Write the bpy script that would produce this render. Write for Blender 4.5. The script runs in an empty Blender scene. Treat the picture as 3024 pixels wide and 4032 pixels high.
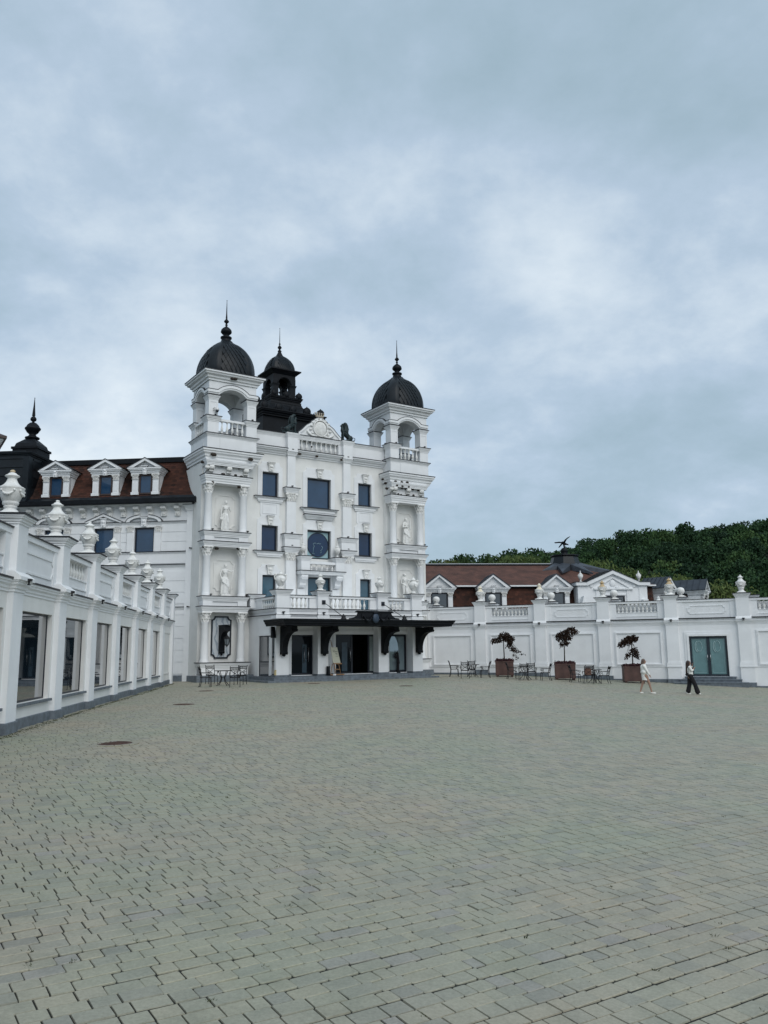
import bpy, math, random
import numpy as np
from mathutils import Vector, Matrix

random.seed(7); np.random.seed(7)
SC = bpy.context.scene
C = SC.collection
R = math.radians
PI = math.pi

# ------------------------------------------------------------------ camera
CAM_H = 1.65
cam_d = bpy.data.cameras.new('camera'); cam = bpy.data.objects.new('camera', cam_d); C.objects.link(cam)
cam_d.sensor_fit = 'VERTICAL'; cam_d.sensor_height = 36.0; cam_d.lens = 36.0 * 3170.0 / 4032.0
cam_d.clip_start = 0.1; cam_d.clip_end = 3000.0
TILT = math.atan(540.0 / 3170.0)
cam.matrix_world = Matrix.Translation((0, 0, CAM_H)) @ Matrix.Rotation(PI / 2 + TILT, 4, 'X') @ Matrix.Rotation(R(-0.6), 4, 'Z')
SC.camera = cam

# ------------------------------------------------------------------ sky and light
SUN_EL, SUN_AZ = 42.0, 150.0      # azimuth measured from +Y towards +X
w = bpy.data.worlds.new('World'); SC.world = w; w.use_nodes = True
nt = w.node_tree; N = nt.nodes; L = nt.links
for n in list(N): N.remove(n)
out = N.new('ShaderNodeOutputWorld')
sky = N.new('ShaderNodeTexSky'); sky.sky_type = 'NISHITA'; sky.sun_disc = False
sky.sun_elevation = R(SUN_EL); sky.sun_rotation = R(SUN_AZ)
bg1 = N.new('ShaderNodeBackground'); bg1.inputs[1].default_value = 0.10
L.new(sky.outputs[0], bg1.inputs[0])
tc = N.new('ShaderNodeTexCoord'); sep = N.new('ShaderNodeSeparateXYZ'); L.new(tc.outputs['Generated'], sep.inputs[0])
def wmath(op, a, b=None, clamp=False):
    n = N.new('ShaderNodeMath'); n.operation = op; n.use_clamp = clamp
    for i, v in enumerate((a, b)):
        if v is None: continue
        if isinstance(v, (int, float)): n.inputs[i].default_value = v
        else: L.new(v, n.inputs[i])
    return n.outputs[0]
zc = wmath('ADD', wmath('MAXIMUM', sep.outputs[2], 0.0), 0.42)
cx = wmath('DIVIDE', sep.outputs[0], zc); cy = wmath('DIVIDE', sep.outputs[1], zc)
comb = N.new('ShaderNodeCombineXYZ'); L.new(cx, comb.inputs[0]); L.new(cy, comb.inputs[1])
comb.inputs[2].default_value = 3.7
def wnoise(scale, detail, rough, dist, off):
    mp = N.new('ShaderNodeMapping'); L.new(comb.outputs[0], mp.inputs[0]); mp.inputs['Location'].default_value = off
    n = N.new('ShaderNodeTexNoise'); n.inputs['Scale'].default_value = scale; n.inputs['Detail'].default_value = detail
    n.inputs['Roughness'].default_value = rough; n.inputs['Distortion'].default_value = dist
    L.new(mp.outputs[0], n.inputs['Vector']); return n.outputs['Fac']
n1 = wnoise(1.25, 12.0, 0.54, 0.10, (35.62, 41.99, 0))
n2 = wnoise(3.4, 12.0, 0.60, 0.15, (9.13, 49.91, 0))
n3 = wnoise(0.62, 4.0, 0.5, 0.1, (9.7, 33.54, 0))
n4 = wnoise(8.5, 8.0, 0.6, 0.1, (4.59, 37.89, 0))
mixn = wmath('ADD', wmath('ADD', wmath('MULTIPLY', n1, 0.40), wmath('MULTIPLY', n2, 0.24)), wmath('ADD', wmath('MULTIPLY', n3, 0.28), wmath('MULTIPLY', n4, 0.08)))
ramp = N.new('ShaderNodeValToRGB'); cr = ramp.color_ramp; L.new(mixn, ramp.inputs[0])
cr.elements[0].position = 0.385; cr.elements[0].color = (0.310, 0.425, 0.500, 1)
cr.elements[1].position = 0.615; cr.elements[1].color = (0.800, 0.870, 0.910, 1)
e = cr.elements.new(0.450); e.color = (0.375, 0.490, 0.590, 1)
e = cr.elements.new(0.490); e.color = (0.440, 0.550, 0.670, 1)
e = cr.elements.new(0.525); e.color = (0.545, 0.645, 0.745, 1)
e = cr.elements.new(0.560); e.color = (0.640, 0.730, 0.810, 1)
bg2 = N.new('ShaderNodeBackground'); bg2.inputs[1].default_value = 0.98; L.new(ramp.outputs[0], bg2.inputs[0])
mx = N.new('ShaderNodeMixShader'); mx.inputs[0].default_value = 0.92
L.new(bg1.outputs[0], mx.inputs[1]); L.new(bg2.outputs[0], mx.inputs[2]); L.new(mx.outputs[0], out.inputs[0])

sd = bpy.data.lights.new('sun', 'SUN'); sd.energy = 1.35; sd.angle = R(50.0); sd.color = (1.0, 0.97, 0.93)
sun = bpy.data.objects.new('sun', sd); C.objects.link(sun)
sdir = Vector((math.sin(R(SUN_AZ)) * math.cos(R(SUN_EL)), math.cos(R(SUN_AZ)) * math.cos(R(SUN_EL)), math.sin(R(SUN_EL))))
sun.rotation_euler = sdir.to_track_quat('Z', 'Y').to_euler(); sun.location = (10, -20, 40)
SC.view_settings.view_transform = 'Standard'; SC.view_settings.look = 'None'
SC.view_settings.exposure = 0.20; SC.view_settings.gamma = 1.0
SC.view_settings.use_curve_mapping = False
SC.cycles.max_bounces = 8; SC.cycles.diffuse_bounces = 4; SC.cycles.glossy_bounces = 4; SC.cycles.transparent_max_bounces = 8

# ------------------------------------------------------------------ materials
MATS = {}
def mat(name, col, rough=0.8, var=0.10, scale=3.0, bump=0.0, bscale=40.0, metal=0.0, spec=0.5, streak=0.0, col2=None, detail=6.0):
    m = bpy.data.materials.new(name); m.use_nodes = True; MATS[name] = m
    t = m.node_tree; n = t.nodes; l = t.links
    b = n['Principled BSDF']; b.inputs['Roughness'].default_value = rough; b.inputs['Metallic'].default_value = metal
    b.inputs['Specular IOR Level'].default_value = spec
    c = n.new('ShaderNodeTexCoord')
    nz = n.new('ShaderNodeTexNoise'); nz.inputs['Scale'].default_value = scale; nz.inputs['Detail'].default_value = detail
    nz.inputs['Roughness'].default_value = 0.6
    l.new(c.outputs['Object'], nz.inputs['Vector'])
    r = n.new('ShaderNodeValToRGB'); l.new(nz.outputs['Fac'], r.inputs[0])
    d = tuple(x * (1 - var) for x in col) if col2 is None else col2
    u = tuple(min(1, x * (1 + var * 0.6)) for x in col)
    r.color_ramp.elements[0].position = 0.33; r.color_ramp.elements[0].color = (*d, 1)
    r.color_ramp.elements[1].position = 0.67; r.color_ramp.elements[1].color = (*u, 1)
    outc = r.outputs[0]
    if streak > 0:
        mp = n.new('ShaderNodeMapping'); mp.inputs['Scale'].default_value = (1.9, 1.9, 0.22); l.new(c.outputs['Object'], mp.inputs[0])
        s = n.new('ShaderNodeTexNoise'); s.inputs['Scale'].default_value = 1.6; s.inputs['Detail'].default_value = 5; l.new(mp.outputs[0], s.inputs['Vector'])
        sr = n.new('ShaderNodeValToRGB'); l.new(s.outputs['Fac'], sr.inputs[0])
        sr.color_ramp.elements[0].position = 0.22; sr.color_ramp.elements[0].color = (1 - streak, 1 - streak * 0.95, 1 - streak * 1.15, 1)
        sr.color_ramp.elements[1].position = 0.60; sr.color_ramp.elements[1].color = (1, 1, 1, 1)
        mm = n.new('ShaderNodeMixRGB'); mm.blend_type = 'MULTIPLY'; mm.inputs[0].default_value = 1.0
        l.new(outc, mm.inputs[1]); l.new(sr.outputs[0], mm.inputs[2]); outc = mm.outputs[0]
    l.new(outc, b.inputs['Base Color'])
    if bump > 0:
        bz = n.new('ShaderNodeTexNoise'); bz.inputs['Scale'].default_value = bscale; bz.inputs['Detail'].default_value = 4; l.new(c.outputs['Object'], bz.inputs['Vector'])
        bp = n.new('ShaderNodeBump'); bp.inputs['Strength'].default_value = bump; bp.inputs['Distance'].default_value = 0.02
        l.new(bz.outputs['Fac'], bp.inputs['Height']); l.new(bp.outputs[0], b.inputs['Normal'])
    return m
WHITE = mat('white_paint', (0.80, 0.81, 0.82), 0.75, 0.05, 1.2, 0.10, 60, streak=0.035, spec=0.3)
CREAM = mat('cream_render', (0.775, 0.772, 0.750), 0.85, 0.06, 0.9, 0.25, 70, streak=0.045, spec=0.2)
PLASTER = mat('cast_plaster', (0.79, 0.785, 0.765), 0.8, 0.12, 7.0, 0.3, 30, streak=0.10, spec=0.2)
GRANITE = mat('grey_granite', (0.135, 0.160, 0.185), 0.55, 0.35, 6.0, 0.1, 90)
FLASH = mat('dark_flashing', (0.012, 0.013, 0.017), 0.5, 0.3, 4.0, metal=0.3)
BLACK = mat('black_metal', (0.005, 0.007, 0.010), 0.55, 0.4, 3.0, 0.1, 30, spec=0.2)
IRON = mat('wrought_iron', (0.012, 0.012, 0.014), 0.5, 0.3, 8.0, metal=0.4)
SLATE = mat('dark_zinc', (0.008, 0.012, 0.016), 0.45, 0.45, 1.4, 0.12, 20, spec=0.28)
ROOFZ = mat('seamed_zinc', (0.026, 0.033, 0.044), 0.42, 0.3, 1.8, 0.1, 20, spec=0.4)
DOORGL = mat('entrance_door_glass', (0.007, 0.010, 0.014), 0.04, 0.2, 0.6, spec=0.25)
ZINC = mat('grey_zinc', (0.065, 0.075, 0.092), 0.45, 0.3, 1.8, 0.1, 20, metal=0.3)
BRONZE = mat('green_bronze', (0.016, 0.034, 0.036), 0.5, 0.5, 6.0, 0.3, 30, metal=0.4, col2=(0.010, 0.013, 0.016))
FRAME = mat('window_frame', (0.010, 0.013, 0.022), 0.4, 0.2, 5.0)
BROWNF = mat('brown_frame', (0.045, 0.026, 0.022), 0.5, 0.2, 5.0)
STEEL = mat('brushed_steel', (0.45, 0.45, 0.46), 0.3, 0.1, 9.0, metal=1.0)
WOOD = mat('easel_wood', (0.30, 0.16, 0.07), 0.6, 0.3, 12.0, 0.2, 40)
PAPER = mat('sign_board', (0.52, 0.52, 0.42), 0.7, 0.06, 2.0)
INK = mat('dark_ink', (0.03, 0.035, 0.03), 0.7, 0.1, 2.0)
RUST = mat('rust_iron', (0.085, 0.038, 0.026), 0.8, 0.4, 9.0, 0.5, 60, col2=(0.045, 0.026, 0.022))
CORTEN = mat('brown_planter', (0.082, 0.041, 0.034), 0.7, 0.3, 3.0, 0.15, 40, streak=0.2)
BARK = mat('bark', (0.030, 0.022, 0.018), 0.9, 0.4, 20.0, 0.5, 40)
REDLEAF = mat('dark_red_leaves', (0.026, 0.014, 0.008), 0.75, 0.6, 9.0, col2=(0.011, 0.006, 0.004), spec=0.2)
REDBED = mat('dark_red_bedding', (0.045, 0.008, 0.011), 0.8, 0.6, 12.0, col2=(0.020, 0.006, 0.006))
SKIN = mat('skin', (0.33, 0.20, 0.145), 0.55, 0.08, 6.0)
CLOTHW = mat('white_cloth', (0.78, 0.77, 0.73), 0.85, 0.06, 8.0, 0.3, 25)
CLOTHB = mat('black_cloth', (0.006, 0.006, 0.008), 0.9, 0.2, 8.0, 0.3, 25)
HAIRB = mat('brown_hair', (0.035, 0.016, 0.010), 0.5, 0.4, 30.0, 0.5, 60)
HAIRA = mat('fair_brown_hair', (0.13, 0.085, 0.065), 0.5, 0.4, 30.0, 0.5, 60)
STAIN = mat('cream_stained_plaster', (0.60, 0.52, 0.36), 0.7, 0.4, 10.0, col2=(0.78, 0.75, 0.68))
GOLD = mat('rust_stained_gold', (0.34, 0.20, 0.055), 0.6, 0.5, 11.0, col2=(0.58, 0.50, 0.36))
NESTM = mat('mud_nest', (0.045, 0.035, 0.028), 0.95, 0.4, 25.0, 0.6, 30)
YELLOW = mat('yellow_stained_render', (0.50, 0.37, 0.13), 0.8, 0.35, 9.0, col2=(0.66, 0.60, 0.44))
FROST = mat('frosted_film', (0.30, 0.46, 0.50), 0.35, 0.06, 3.0)
GREENGL = mat('green_door_glass', (0.125, 0.235, 0.245), 0.16, 0.12, 2.0, spec=0.8)
DOORFR = mat('dark_teal_frame', (0.012, 0.022, 0.032), 0.35, 0.2, 5.0)
ETCH = mat('etched_line', (0.30, 0.44, 0.45), 0.4, 0.1, 5.0)
CURTAIN = mat('grey_curtain', (0.22, 0.26, 0.25), 0.8, 0.15, 5.0)
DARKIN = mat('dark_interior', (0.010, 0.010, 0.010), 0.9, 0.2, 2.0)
MIRROR = mat('dark_glass', (0.010, 0.018, 0.026), 0.02, 0.2, 0.6, spec=1.0)
def coat(m, w=1.0):
    b = m.node_tree.nodes['Principled BSDF']; b.inputs['Coat Weight'].default_value = w; b.inputs['Coat Roughness'].default_value = 0.015; return m
REFL = coat(mat('reflective_glass', (0.28, 0.36, 0.39), 0.02, 0.1, 0.6, metal=0.55), 0.5)
coat(MIRROR)
NAVY = mat('navy_window_glass', (0.008, 0.028, 0.075), 0.04, 0.25, 0.7, spec=0.6)
BLUEGL = mat('blue_window_glass', (0.018, 0.055, 0.115), 0.04, 0.25, 0.7, spec=0.7)
TEALGL = mat('teal_window_glass', (0.040, 0.095, 0.135), 0.05, 0.25, 0.7, spec=0.7)
CAMW = mat('camera_white', (0.7, 0.7, 0.7), 0.4, 0.03, 5.0)
SHADEW = mat('lamp_glass', (0.16, 0.19, 0.21), 0.2, 0.1, 5.0)
def marble():
    m = mat('veined_marble', (0.50, 0.54, 0.58), 0.3, 0.16, 2.2); t = m.node_tree
    wv = t.nodes.new('ShaderNodeTexWave'); wv.inputs['Scale'].default_value = 1.1; wv.inputs['Distortion'].default_value = 9.0; wv.inputs['Detail'].default_value = 5
    c = t.nodes.new('ShaderNodeTexCoord'); t.links.new(c.outputs['Object'], wv.inputs['Vector'])
    r = t.nodes.new('ShaderNodeValToRGB'); t.links.new(wv.outputs['Fac'], r.inputs[0])
    r.color_ramp.elements[0].color = (0.30, 0.36, 0.42, 1); r.color_ramp.elements[0].position = 0.0
    r.color_ramp.elements[1].color = (0.56, 0.60, 0.63, 1); r.color_ramp.elements[1].position = 0.35
    t.links.new(r.outputs[0], t.nodes['Principled BSDF'].inputs['Base Color']); return m
MARBLE = marble()
def shingle(name, c1, c2, mortar, sx, sz, rot=None):
    m = mat(name, c1, 0.9, 0.1); t = m.node_tree; n = t.nodes; l = t.links
    c = n.new('ShaderNodeTexCoord'); s = n.new('ShaderNodeSeparateXYZ'); l.new(c.outputs['Object'], s.inputs[0])
    cb = n.new('ShaderNodeCombineXYZ'); l.new(s.outputs[0], cb.inputs[0]); l.new(s.outputs[2], cb.inputs[1])
    b = n.new('ShaderNodeTexBrick'); l.new(cb.outputs[0], b.inputs['Vector'])
    b.inputs['Color1'].default_value = (*c1, 1); b.inputs['Color2'].default_value = (*c2, 1); b.inputs['Mortar'].default_value = (*mortar, 1)
    b.inputs['Scale'].default_value = 1.0; b.inputs['Mortar Size'].default_value = 0.008; b.inputs['Brick Width'].default_value = sx; b.inputs['Row Height'].default_value = sz
    nz = n.new('ShaderNodeTexNoise'); nz.inputs['Scale'].default_value = 1.3; nz.inputs['Detail'].default_value = 7; l.new(c.outputs['Object'], nz.inputs['Vector'])
    r = n.new('ShaderNodeValToRGB'); l.new(nz.outputs['Fac'], r.inputs[0]); r.color_ramp.elements[0].position = 0.3; r.color_ramp.elements[0].color = (0.6, 0.6, 0.6, 1); r.color_ramp.elements[1].position = 0.7; r.color_ramp.elements[1].color = (1.15, 1.12, 1.1, 1)
    mm = n.new('ShaderNodeMixRGB'); mm.blend_type = 'MULTIPLY'; mm.inputs[0].default_value = 1; l.new(b.outputs['Color'], mm.inputs[1]); l.new(r.outputs[0], mm.inputs[2])
    l.new(mm.outputs[0], n['Principled BSDF'].inputs['Base Color'])
    bp = n.new('ShaderNodeBump'); bp.inputs['Strength'].default_value = 0.6; bp.inputs['Distance'].default_value = 0.02; bp.invert = True
    l.new(b.outputs['Fac'], bp.inputs['Height']); l.new(bp.outputs[0], n['Principled BSDF'].inputs['Normal'])
    return m
SHINGLE = shingle('brown_shingles', (0.060, 0.026, 0.018), (0.034, 0.017, 0.013), (0.012, 0.008, 0.007), 0.26, 0.15)
SHINGLE2 = shingle('red_brown_shingles', (0.135, 0.060, 0.042), (0.105, 0.047, 0.034), (0.06, 0.028, 0.022), 0.30, 0.07)

def paver_mat():
    m = bpy.data.materials.new('concrete_paver'); m.use_nodes = True; t = m.node_tree; n = t.nodes; l = t.links
    b = n['Principled BSDF']; b.inputs['Roughness'].default_value = 0.62; b.inputs['Specular IOR Level'].default_value = 0.5
    g = n.new('ShaderNodeNewGeometry'); at = n.new('ShaderNodeAttribute'); at.attribute_name = 'tone'
    def nz(scale, detail, rough=0.6, off=0.0):
        k = n.new('ShaderNodeTexNoise'); k.inputs['Scale'].default_value = scale; k.inputs['Detail'].default_value = detail; k.inputs['Roughness'].default_value = rough
        mp = n.new('ShaderNodeMapping'); mp.inputs['Location'].default_value = (off, off * 1.7, 0); l.new(g.outputs['Position'], mp.inputs[0]); l.new(mp.outputs[0], k.inputs['Vector']); return k.outputs['Fac']
    def rp(fac, stops):
        r = n.new('ShaderNodeValToRGB'); l.new(fac, r.inputs[0]); el = r.color_ramp.elements
        el[0].position, el[0].color = stops[0][0], (*stops[0][1], 1); el[1].position, el[1].color = stops[-1][0], (*stops[-1][1], 1)
        for p, c in stops[1:-1]:
            e = el.new(p); e.color = (*c, 1)
        return r.outputs[0]
    def mix(kind, fac, a, c):
        k = n.new('ShaderNodeMixRGB'); k.blend_type = kind
        if isinstance(fac, float): k.inputs[0].default_value = fac
        else: l.new(fac, k.inputs[0])
        l.new(a, k.inputs[1]); l.new(c, k.inputs[2]); return k.outputs[0]
    base = rp(at.outputs['Fac'], [(0.0, (0.262, 0.256, 0.214)), (0.25, (0.305, 0.295, 0.234)), (0.6, (0.328, 0.312, 0.241)), (0.9, (0.346, 0.319, 0.243)), (1.0, (0.300, 0.284, 0.247))])
    patch = rp(nz(0.33, 3, 0.5, 3.0), [(0.36, (0.94, 1.0, 0.96)), (0.52, (1.0, 1.0, 1.0)), (0.68, (1.06, 0.99, 0.96))])
    fine = rp(nz(38, 6, 0.7), [(0.3, (0.80, 0.80, 0.80)), (0.7, (1.14, 1.14, 1.14))])
    blot = rp(nz(2.6, 5, 0.6, 9.0), [(0.30, (0.84, 0.86, 0.86)), (0.55, (1.02, 1.02, 1.02))])
    c = mix('MULTIPLY', 1.0, base, patch); c = mix('MULTIPLY', 1.0, c, fine); c = mix('MULTIPLY', 1.0, c, blot)
    l.new(c, b.inputs['Base Color'])
    bp = n.new('ShaderNodeBump'); bp.inputs['Strength'].default_value = 0.35; bp.inputs['Distance'].default_value = 0.004; l.new(nz(90, 5, 0.7), bp.inputs['Height']); l.new(bp.outputs[0], b.inputs['Normal'])
    return m
PAVER = paver_mat()
JOINT = mat('joint_soil', (0.016, 0.017, 0.013), 0.95, 0.4, 3.0, 0.4, 50)
FIELD = mat('meadow_ground', (0.040, 0.055, 0.022), 0.95, 0.3, 0.2)
MOSS = mat('moss', (0.050, 0.060, 0.022), 0.95, 0.4, 6.0, 0.5, 60)

# ------------------------------------------------------------------ mesh builder
class MB:
    def __init__(s): s.v = []; s.f = []; s.m = []; s.sm = []; s.cur = 0; s.smooth = False
    def add(s, vs, fs, smooth=None):
        o = len(s.v); s.v.extend(tuple(p) for p in vs)
        sm = s.smooth if smooth is None else smooth
        for f in fs: s.f.append(tuple(i + o for i in f)); s.m.append(s.cur); s.sm.append(sm)
        return s
    def box(s, x0, x1, y0, y1, z0, z1):
        return s.add([(x0, y0, z0), (x1, y0, z0), (x1, y1, z0), (x0, y1, z0), (x0, y0, z1), (x1, y0, z1), (x1, y1, z1), (x0, y1, z1)],
                     [(0, 3, 2, 1), (4, 5, 6, 7), (0, 1, 5, 4), (1, 2, 6, 5), (2, 3, 7, 6), (3, 0, 4, 7)], False)
    def frustum(s, cx, cy, z0, z1, a0, b0, a1, b1):
        v = [(cx + sx * a, cy + sy * b, z) for a, b, z in ((a0, b0, z0), (a1, b1, z1)) for sx, sy in ((-1, -1), (1, -1), (1, 1), (-1, 1))]
        return s.add(v, [(0, 3, 2, 1), (4, 5, 6, 7), (0, 1, 5, 4), (1, 2, 6, 5), (2, 3, 7, 6), (3, 0, 4, 7)], False)
    def prism(s, pts, a, b, ax='y'):
        n = len(pts)
        if ax == 'y': f = lambda p, d: (p[0], d, p[1])
        elif ax == 'z': f = lambda p, d: (p[0], p[1], d)
        else: f = lambda p, d: (d, p[0], p[1])
        v = [f(p, a) for p in pts] + [f(p, b) for p in pts]
        fs = [tuple(range(n)), tuple(range(2 * n - 1, n - 1, -1))] + [(i, n + i, n + (i + 1) % n, (i + 1) % n) for i in range(n)]
        return s.add(v, fs, False)
    def strip(s, outer, inner, a, b, ax='y'):     # band between two polylines of equal length, thickness a..b
        n = len(outer)
        for i in range(n - 1):
            s.prism([outer[i], outer[i + 1], inner[i + 1], inner[i]], a, b, ax)
        return s
    def lathe(s, prof, cx=0, cy=0, z0=0, n=12, smooth=True, sq=None):
        v = []; k = len(prof)
        for r, z in prof:
            for i in range(n):
                a = 2 * PI * i / n + (PI / n if sq else 0)
                rr = r / math.cos(PI / n) if sq else r
                v.append((cx + rr * math.cos(a), cy + rr * math.sin(a), z0 + z))
        fs = [(j * n + i, j * n + (i + 1) % n, (j + 1) * n + (i + 1) % n, (j + 1) * n + i) for j in range(k - 1) for i in range(n)]
        fs.append(tuple(range(n - 1, -1, -1))); fs.append(tuple((k - 1) * n + i for i in range(n)))
        return s.add(v, fs, smooth)
    def sweep(s, prof, path, closed=False):
        P = [Vector(p) for p in path]; n = len(P); k = len(prof); v = []
        segs = n if closed else n - 1
        nor = []
        for i in range(segs):
            d = (P[(i + 1) % n] - P[i]).normalized(); nor.append(Vector((d.y, -d.x)))
        for i in range(n):
            if closed: a, b = nor[i - 1], nor[i]
            else: a, b = nor[max(i - 1, 0)], nor[min(i, segs - 1)]
            m = (a + b) / max(0.2, 1 + a.dot(b))
            for o, z in prof: v.append((P[i].x + m.x * o, P[i].y + m.y * o, z))
        fs = []
        for i in range(segs):
            j = (i + 1) % n
            for q in range(k - 1): fs.append((i * k + q, j * k + q, j * k + q + 1, i * k + q + 1))
        if not closed:
            fs.append(tuple(range(k))); fs.append(tuple((n - 1) * k + q for q in range(k - 1, -1, -1)))
        return s.add(v, fs, False)
    def tube(s, pts, r, n=6, smooth=True):
        P = [Vector(p) for p in pts]; v = []; k = len(P)
        rs = r if isinstance(r, (list, tuple)) else [r] * k
        up = None
        for i in range(k):
            d = (P[min(i + 1, k - 1)] - P[max(i - 1, 0)]).normalized()
            a = Vector((0, 0, 1)) if abs(d.z) < 0.9 else Vector((1, 0, 0))
            if up is None: u = d.cross(a).normalized()
            else: u = (up - d * up.dot(d)).normalized()
            up = u; w_ = d.cross(u)
            for q in range(n):
                t = 2 * PI * q / n; v.append(P[i] + (u * math.cos(t) + w_ * math.sin(t)) * rs[i])
        fs = [(i * n + q, i * n + (q + 1) % n, (i + 1) * n + (q + 1) % n, (i + 1) * n + q) for i in range(k - 1) for q in range(n)]
        fs.append(tuple(range(n - 1, -1, -1))); fs.append(tuple((k - 1) * n + q for q in range(n)))
        return s.add(v, fs, smooth)
    def ball(s, c, r, n=10, m=7):
        rx, ry, rz = (r, r, r) if isinstance(r, (int, float)) else r
        v = [(c[0], c[1], c[2] - rz)]
        for j in range(1, m):
            t = -PI / 2 + PI * j / m
            for i in range(n):
                a = 2 * PI * i / n; v.append((c[0] + rx * math.cos(t) * math.cos(a), c[1] + ry * math.cos(t) * math.sin(a), c[2] + rz * math.sin(t)))
        v.append((c[0], c[1], c[2] + rz)); fs = []
        for i in range(n):
            fs.append((0, 1 + (i + 1) % n, 1 + i)); top = len(v) - 1; b = 1 + (m - 2) * n; fs.append((top, b + i, b + (i + 1) % n))
        for j in range(m - 2):
            for i in range(n): fs.append((1 + j * n + i, 1 + j * n + (i + 1) % n, 1 + (j + 1) * n + (i + 1) % n, 1 + (j + 1) * n + i))
        return s.add(v, fs, True)
    def capsule(s, p, q, r1, r2, n=10):
        p = Vector(p); q = Vector(q); d = (q - p); Ld = d.length; d = d.normalized() if Ld > 1e-6 else Vector((0, 0, 1))
        pts = []; rs = []
        for a in (80, 50, 20): pts.append(p - d * r1 * math.sin(R(a))); rs.append(r1 * math.cos(R(a)))
        pts.append(p); rs.append(r1); pts.append(q); rs.append(r2)
        for a in (20, 50, 80): pts.append(q + d * r2 * math.sin(R(a))); rs.append(r2 * math.cos(R(a)))
        return s.tube(pts, rs, n)
    def mesh(s, name, mats):
        me = bpy.data.meshes.new(name); me.from_pydata(s.v, [], s.f)
        for m_ in (mats if isinstance(mats, (list, tuple)) else [mats]): me.materials.append(m_)
        me.polygons.foreach_set('material_index', s.m); me.polygons.foreach_set('use_smooth', s.sm); me.update(); return me

def obj(name, mb, mats, parent=None, loc=None, rotz=None):
    me = mb.mesh(name, mats) if isinstance(mb, MB) else mb
    o = bpy.data.objects.new(name, me); C.objects.link(o)
    if parent: o.parent = parent
    if loc: o.location = loc
    if rotz is not None: o.rotation_euler = (0, 0, rotz)
    return o
def tag(o, label=None, cat=None, group=None, kind=None):
    if label: o['label'] = label
    if cat: o['category'] = cat
    if group: o['group'] = group
    if kind: o['kind'] = kind
    return o
def thing(name, label, cat, loc=(0, 0, 0), rotz=0.0, group=None):
    o = bpy.data.objects.new(name, None); C.objects.link(o); o.location = loc; o.rotation_euler = (0, 0, rotz); o.empty_display_size = 0.3
    return tag(o, label, cat, group)
def copy_tree(o, parent=None):
    c = o.copy(); C.objects.link(c)
    if parent: c.parent = parent
    for ch in list(o.children): copy_tree(ch, c)
    return c
def dup(root, loc, rotz, label, group=None):
    c = copy_tree(root); c.location = loc; c.rotation_euler = (0, 0, rotz); c['label'] = label
    if group: c['group'] = group
    return c
class Fr:
    def __init__(s, ox, oy, ang): s.o = Vector((ox, oy)); s.a = R(ang); s.u = Vector((math.cos(s.a), math.sin(s.a))); s.n = Vector((-math.sin(s.a), math.cos(s.a)))
    def w(s, u, v, z): p = s.o + s.u * u + s.n * v; return (p.x, p.y, z)

def gz(x, y):                                  # height of the paved court: flat at the left, falling to the right and front
    s = (x - 6.15) * 0.916 - (y - 52.64) * 0.402 - 1.5
    s = np.minimum(s, 22.0)
    return -0.02 - 0.045 * np.where(s > 20, s, np.log1p(np.exp(np.minimum(s, 20))))
def ray(px, py):                               # photograph pixel -> world direction with unit depth
    d = cam.matrix_world.to_3x3() @ Vector(((px - 1512.0) / 3170.0, -(py - 2016.0) / 3170.0, -1.0)); return d / d.y
def on_ground(px, py):
    d = ray(px, py); y = 40.0
    for _ in range(40): y += 0.6 * ((float(gz(d.x * y, y)) - CAM_H) / d.z - y)
    return Vector((d.x * y, y, float(gz(d.x * y, y))))
def at_depth(px, py, y): return Vector((0, 0, CAM_H)) + ray(px, py) * y

# ------------------------------------------------------------------ architectural pieces
def cprof(z0, z1, o):
    h = z1 - z0
    return [(-0.02, z0), (.18 * o, z0), (.18 * o, z0 + .18 * h), (.40 * o, z0 + .28 * h), (.46 * o, z0 + .46 * h), (.78 * o, z0 + .62 * h), (.80 * o, z0 + .76 * h), (o, z0 + .82 * h), (o, z1), (-0.02, z1)]
def cornice(mb, path, z0, z1, o, closed=False, flash=True):
    c = mb.cur; mb.sweep(cprof(z0, z1, o), path, closed)
    if flash:
        mb.cur = 1; mb.sweep([(-0.03, z1 + .002), (o + .028, z1 + .002), (o + .028, z1 + .040), (-0.03, z1 + .046)], path, closed); mb.cur = c
def ledge(mb, x0, x1, y0, y1, z0, z1, o, flash=True):
    p = [(x0, y1), (x0, y0), (x1, y0), (x1, y1)]; cornice(mb, p, z0, z1, o, False, flash)
    mb.box(x0 + .003, x1 - .003, y0 + .003, y1, z0 + .003, z1 - .003)
    if flash: c = mb.cur; mb.cur = 1; mb.box(x0 - .01, x1 + .01, y0 - .01, y1, z1 + .004, z1 + .038); mb.cur = c
def capstone(mb, x0, x1, y0, y1, z0, z1, o, flash=True):
    p = [(x0, y1), (x0, y0), (x1, y0), (x1, y1)]; cornice(mb, p, z0, z1, o, True, flash)
    mb.box(x0 + .003, x1 - .003, y0 + .003, y1 - .003, z0 + .003, z1 - .003)
    if flash: c = mb.cur; mb.cur = 1; mb.box(x0 - .01, x1 + .01, y0 - .01, y1 + .01, z1 + .004, z1 + .038); mb.cur = c
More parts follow.
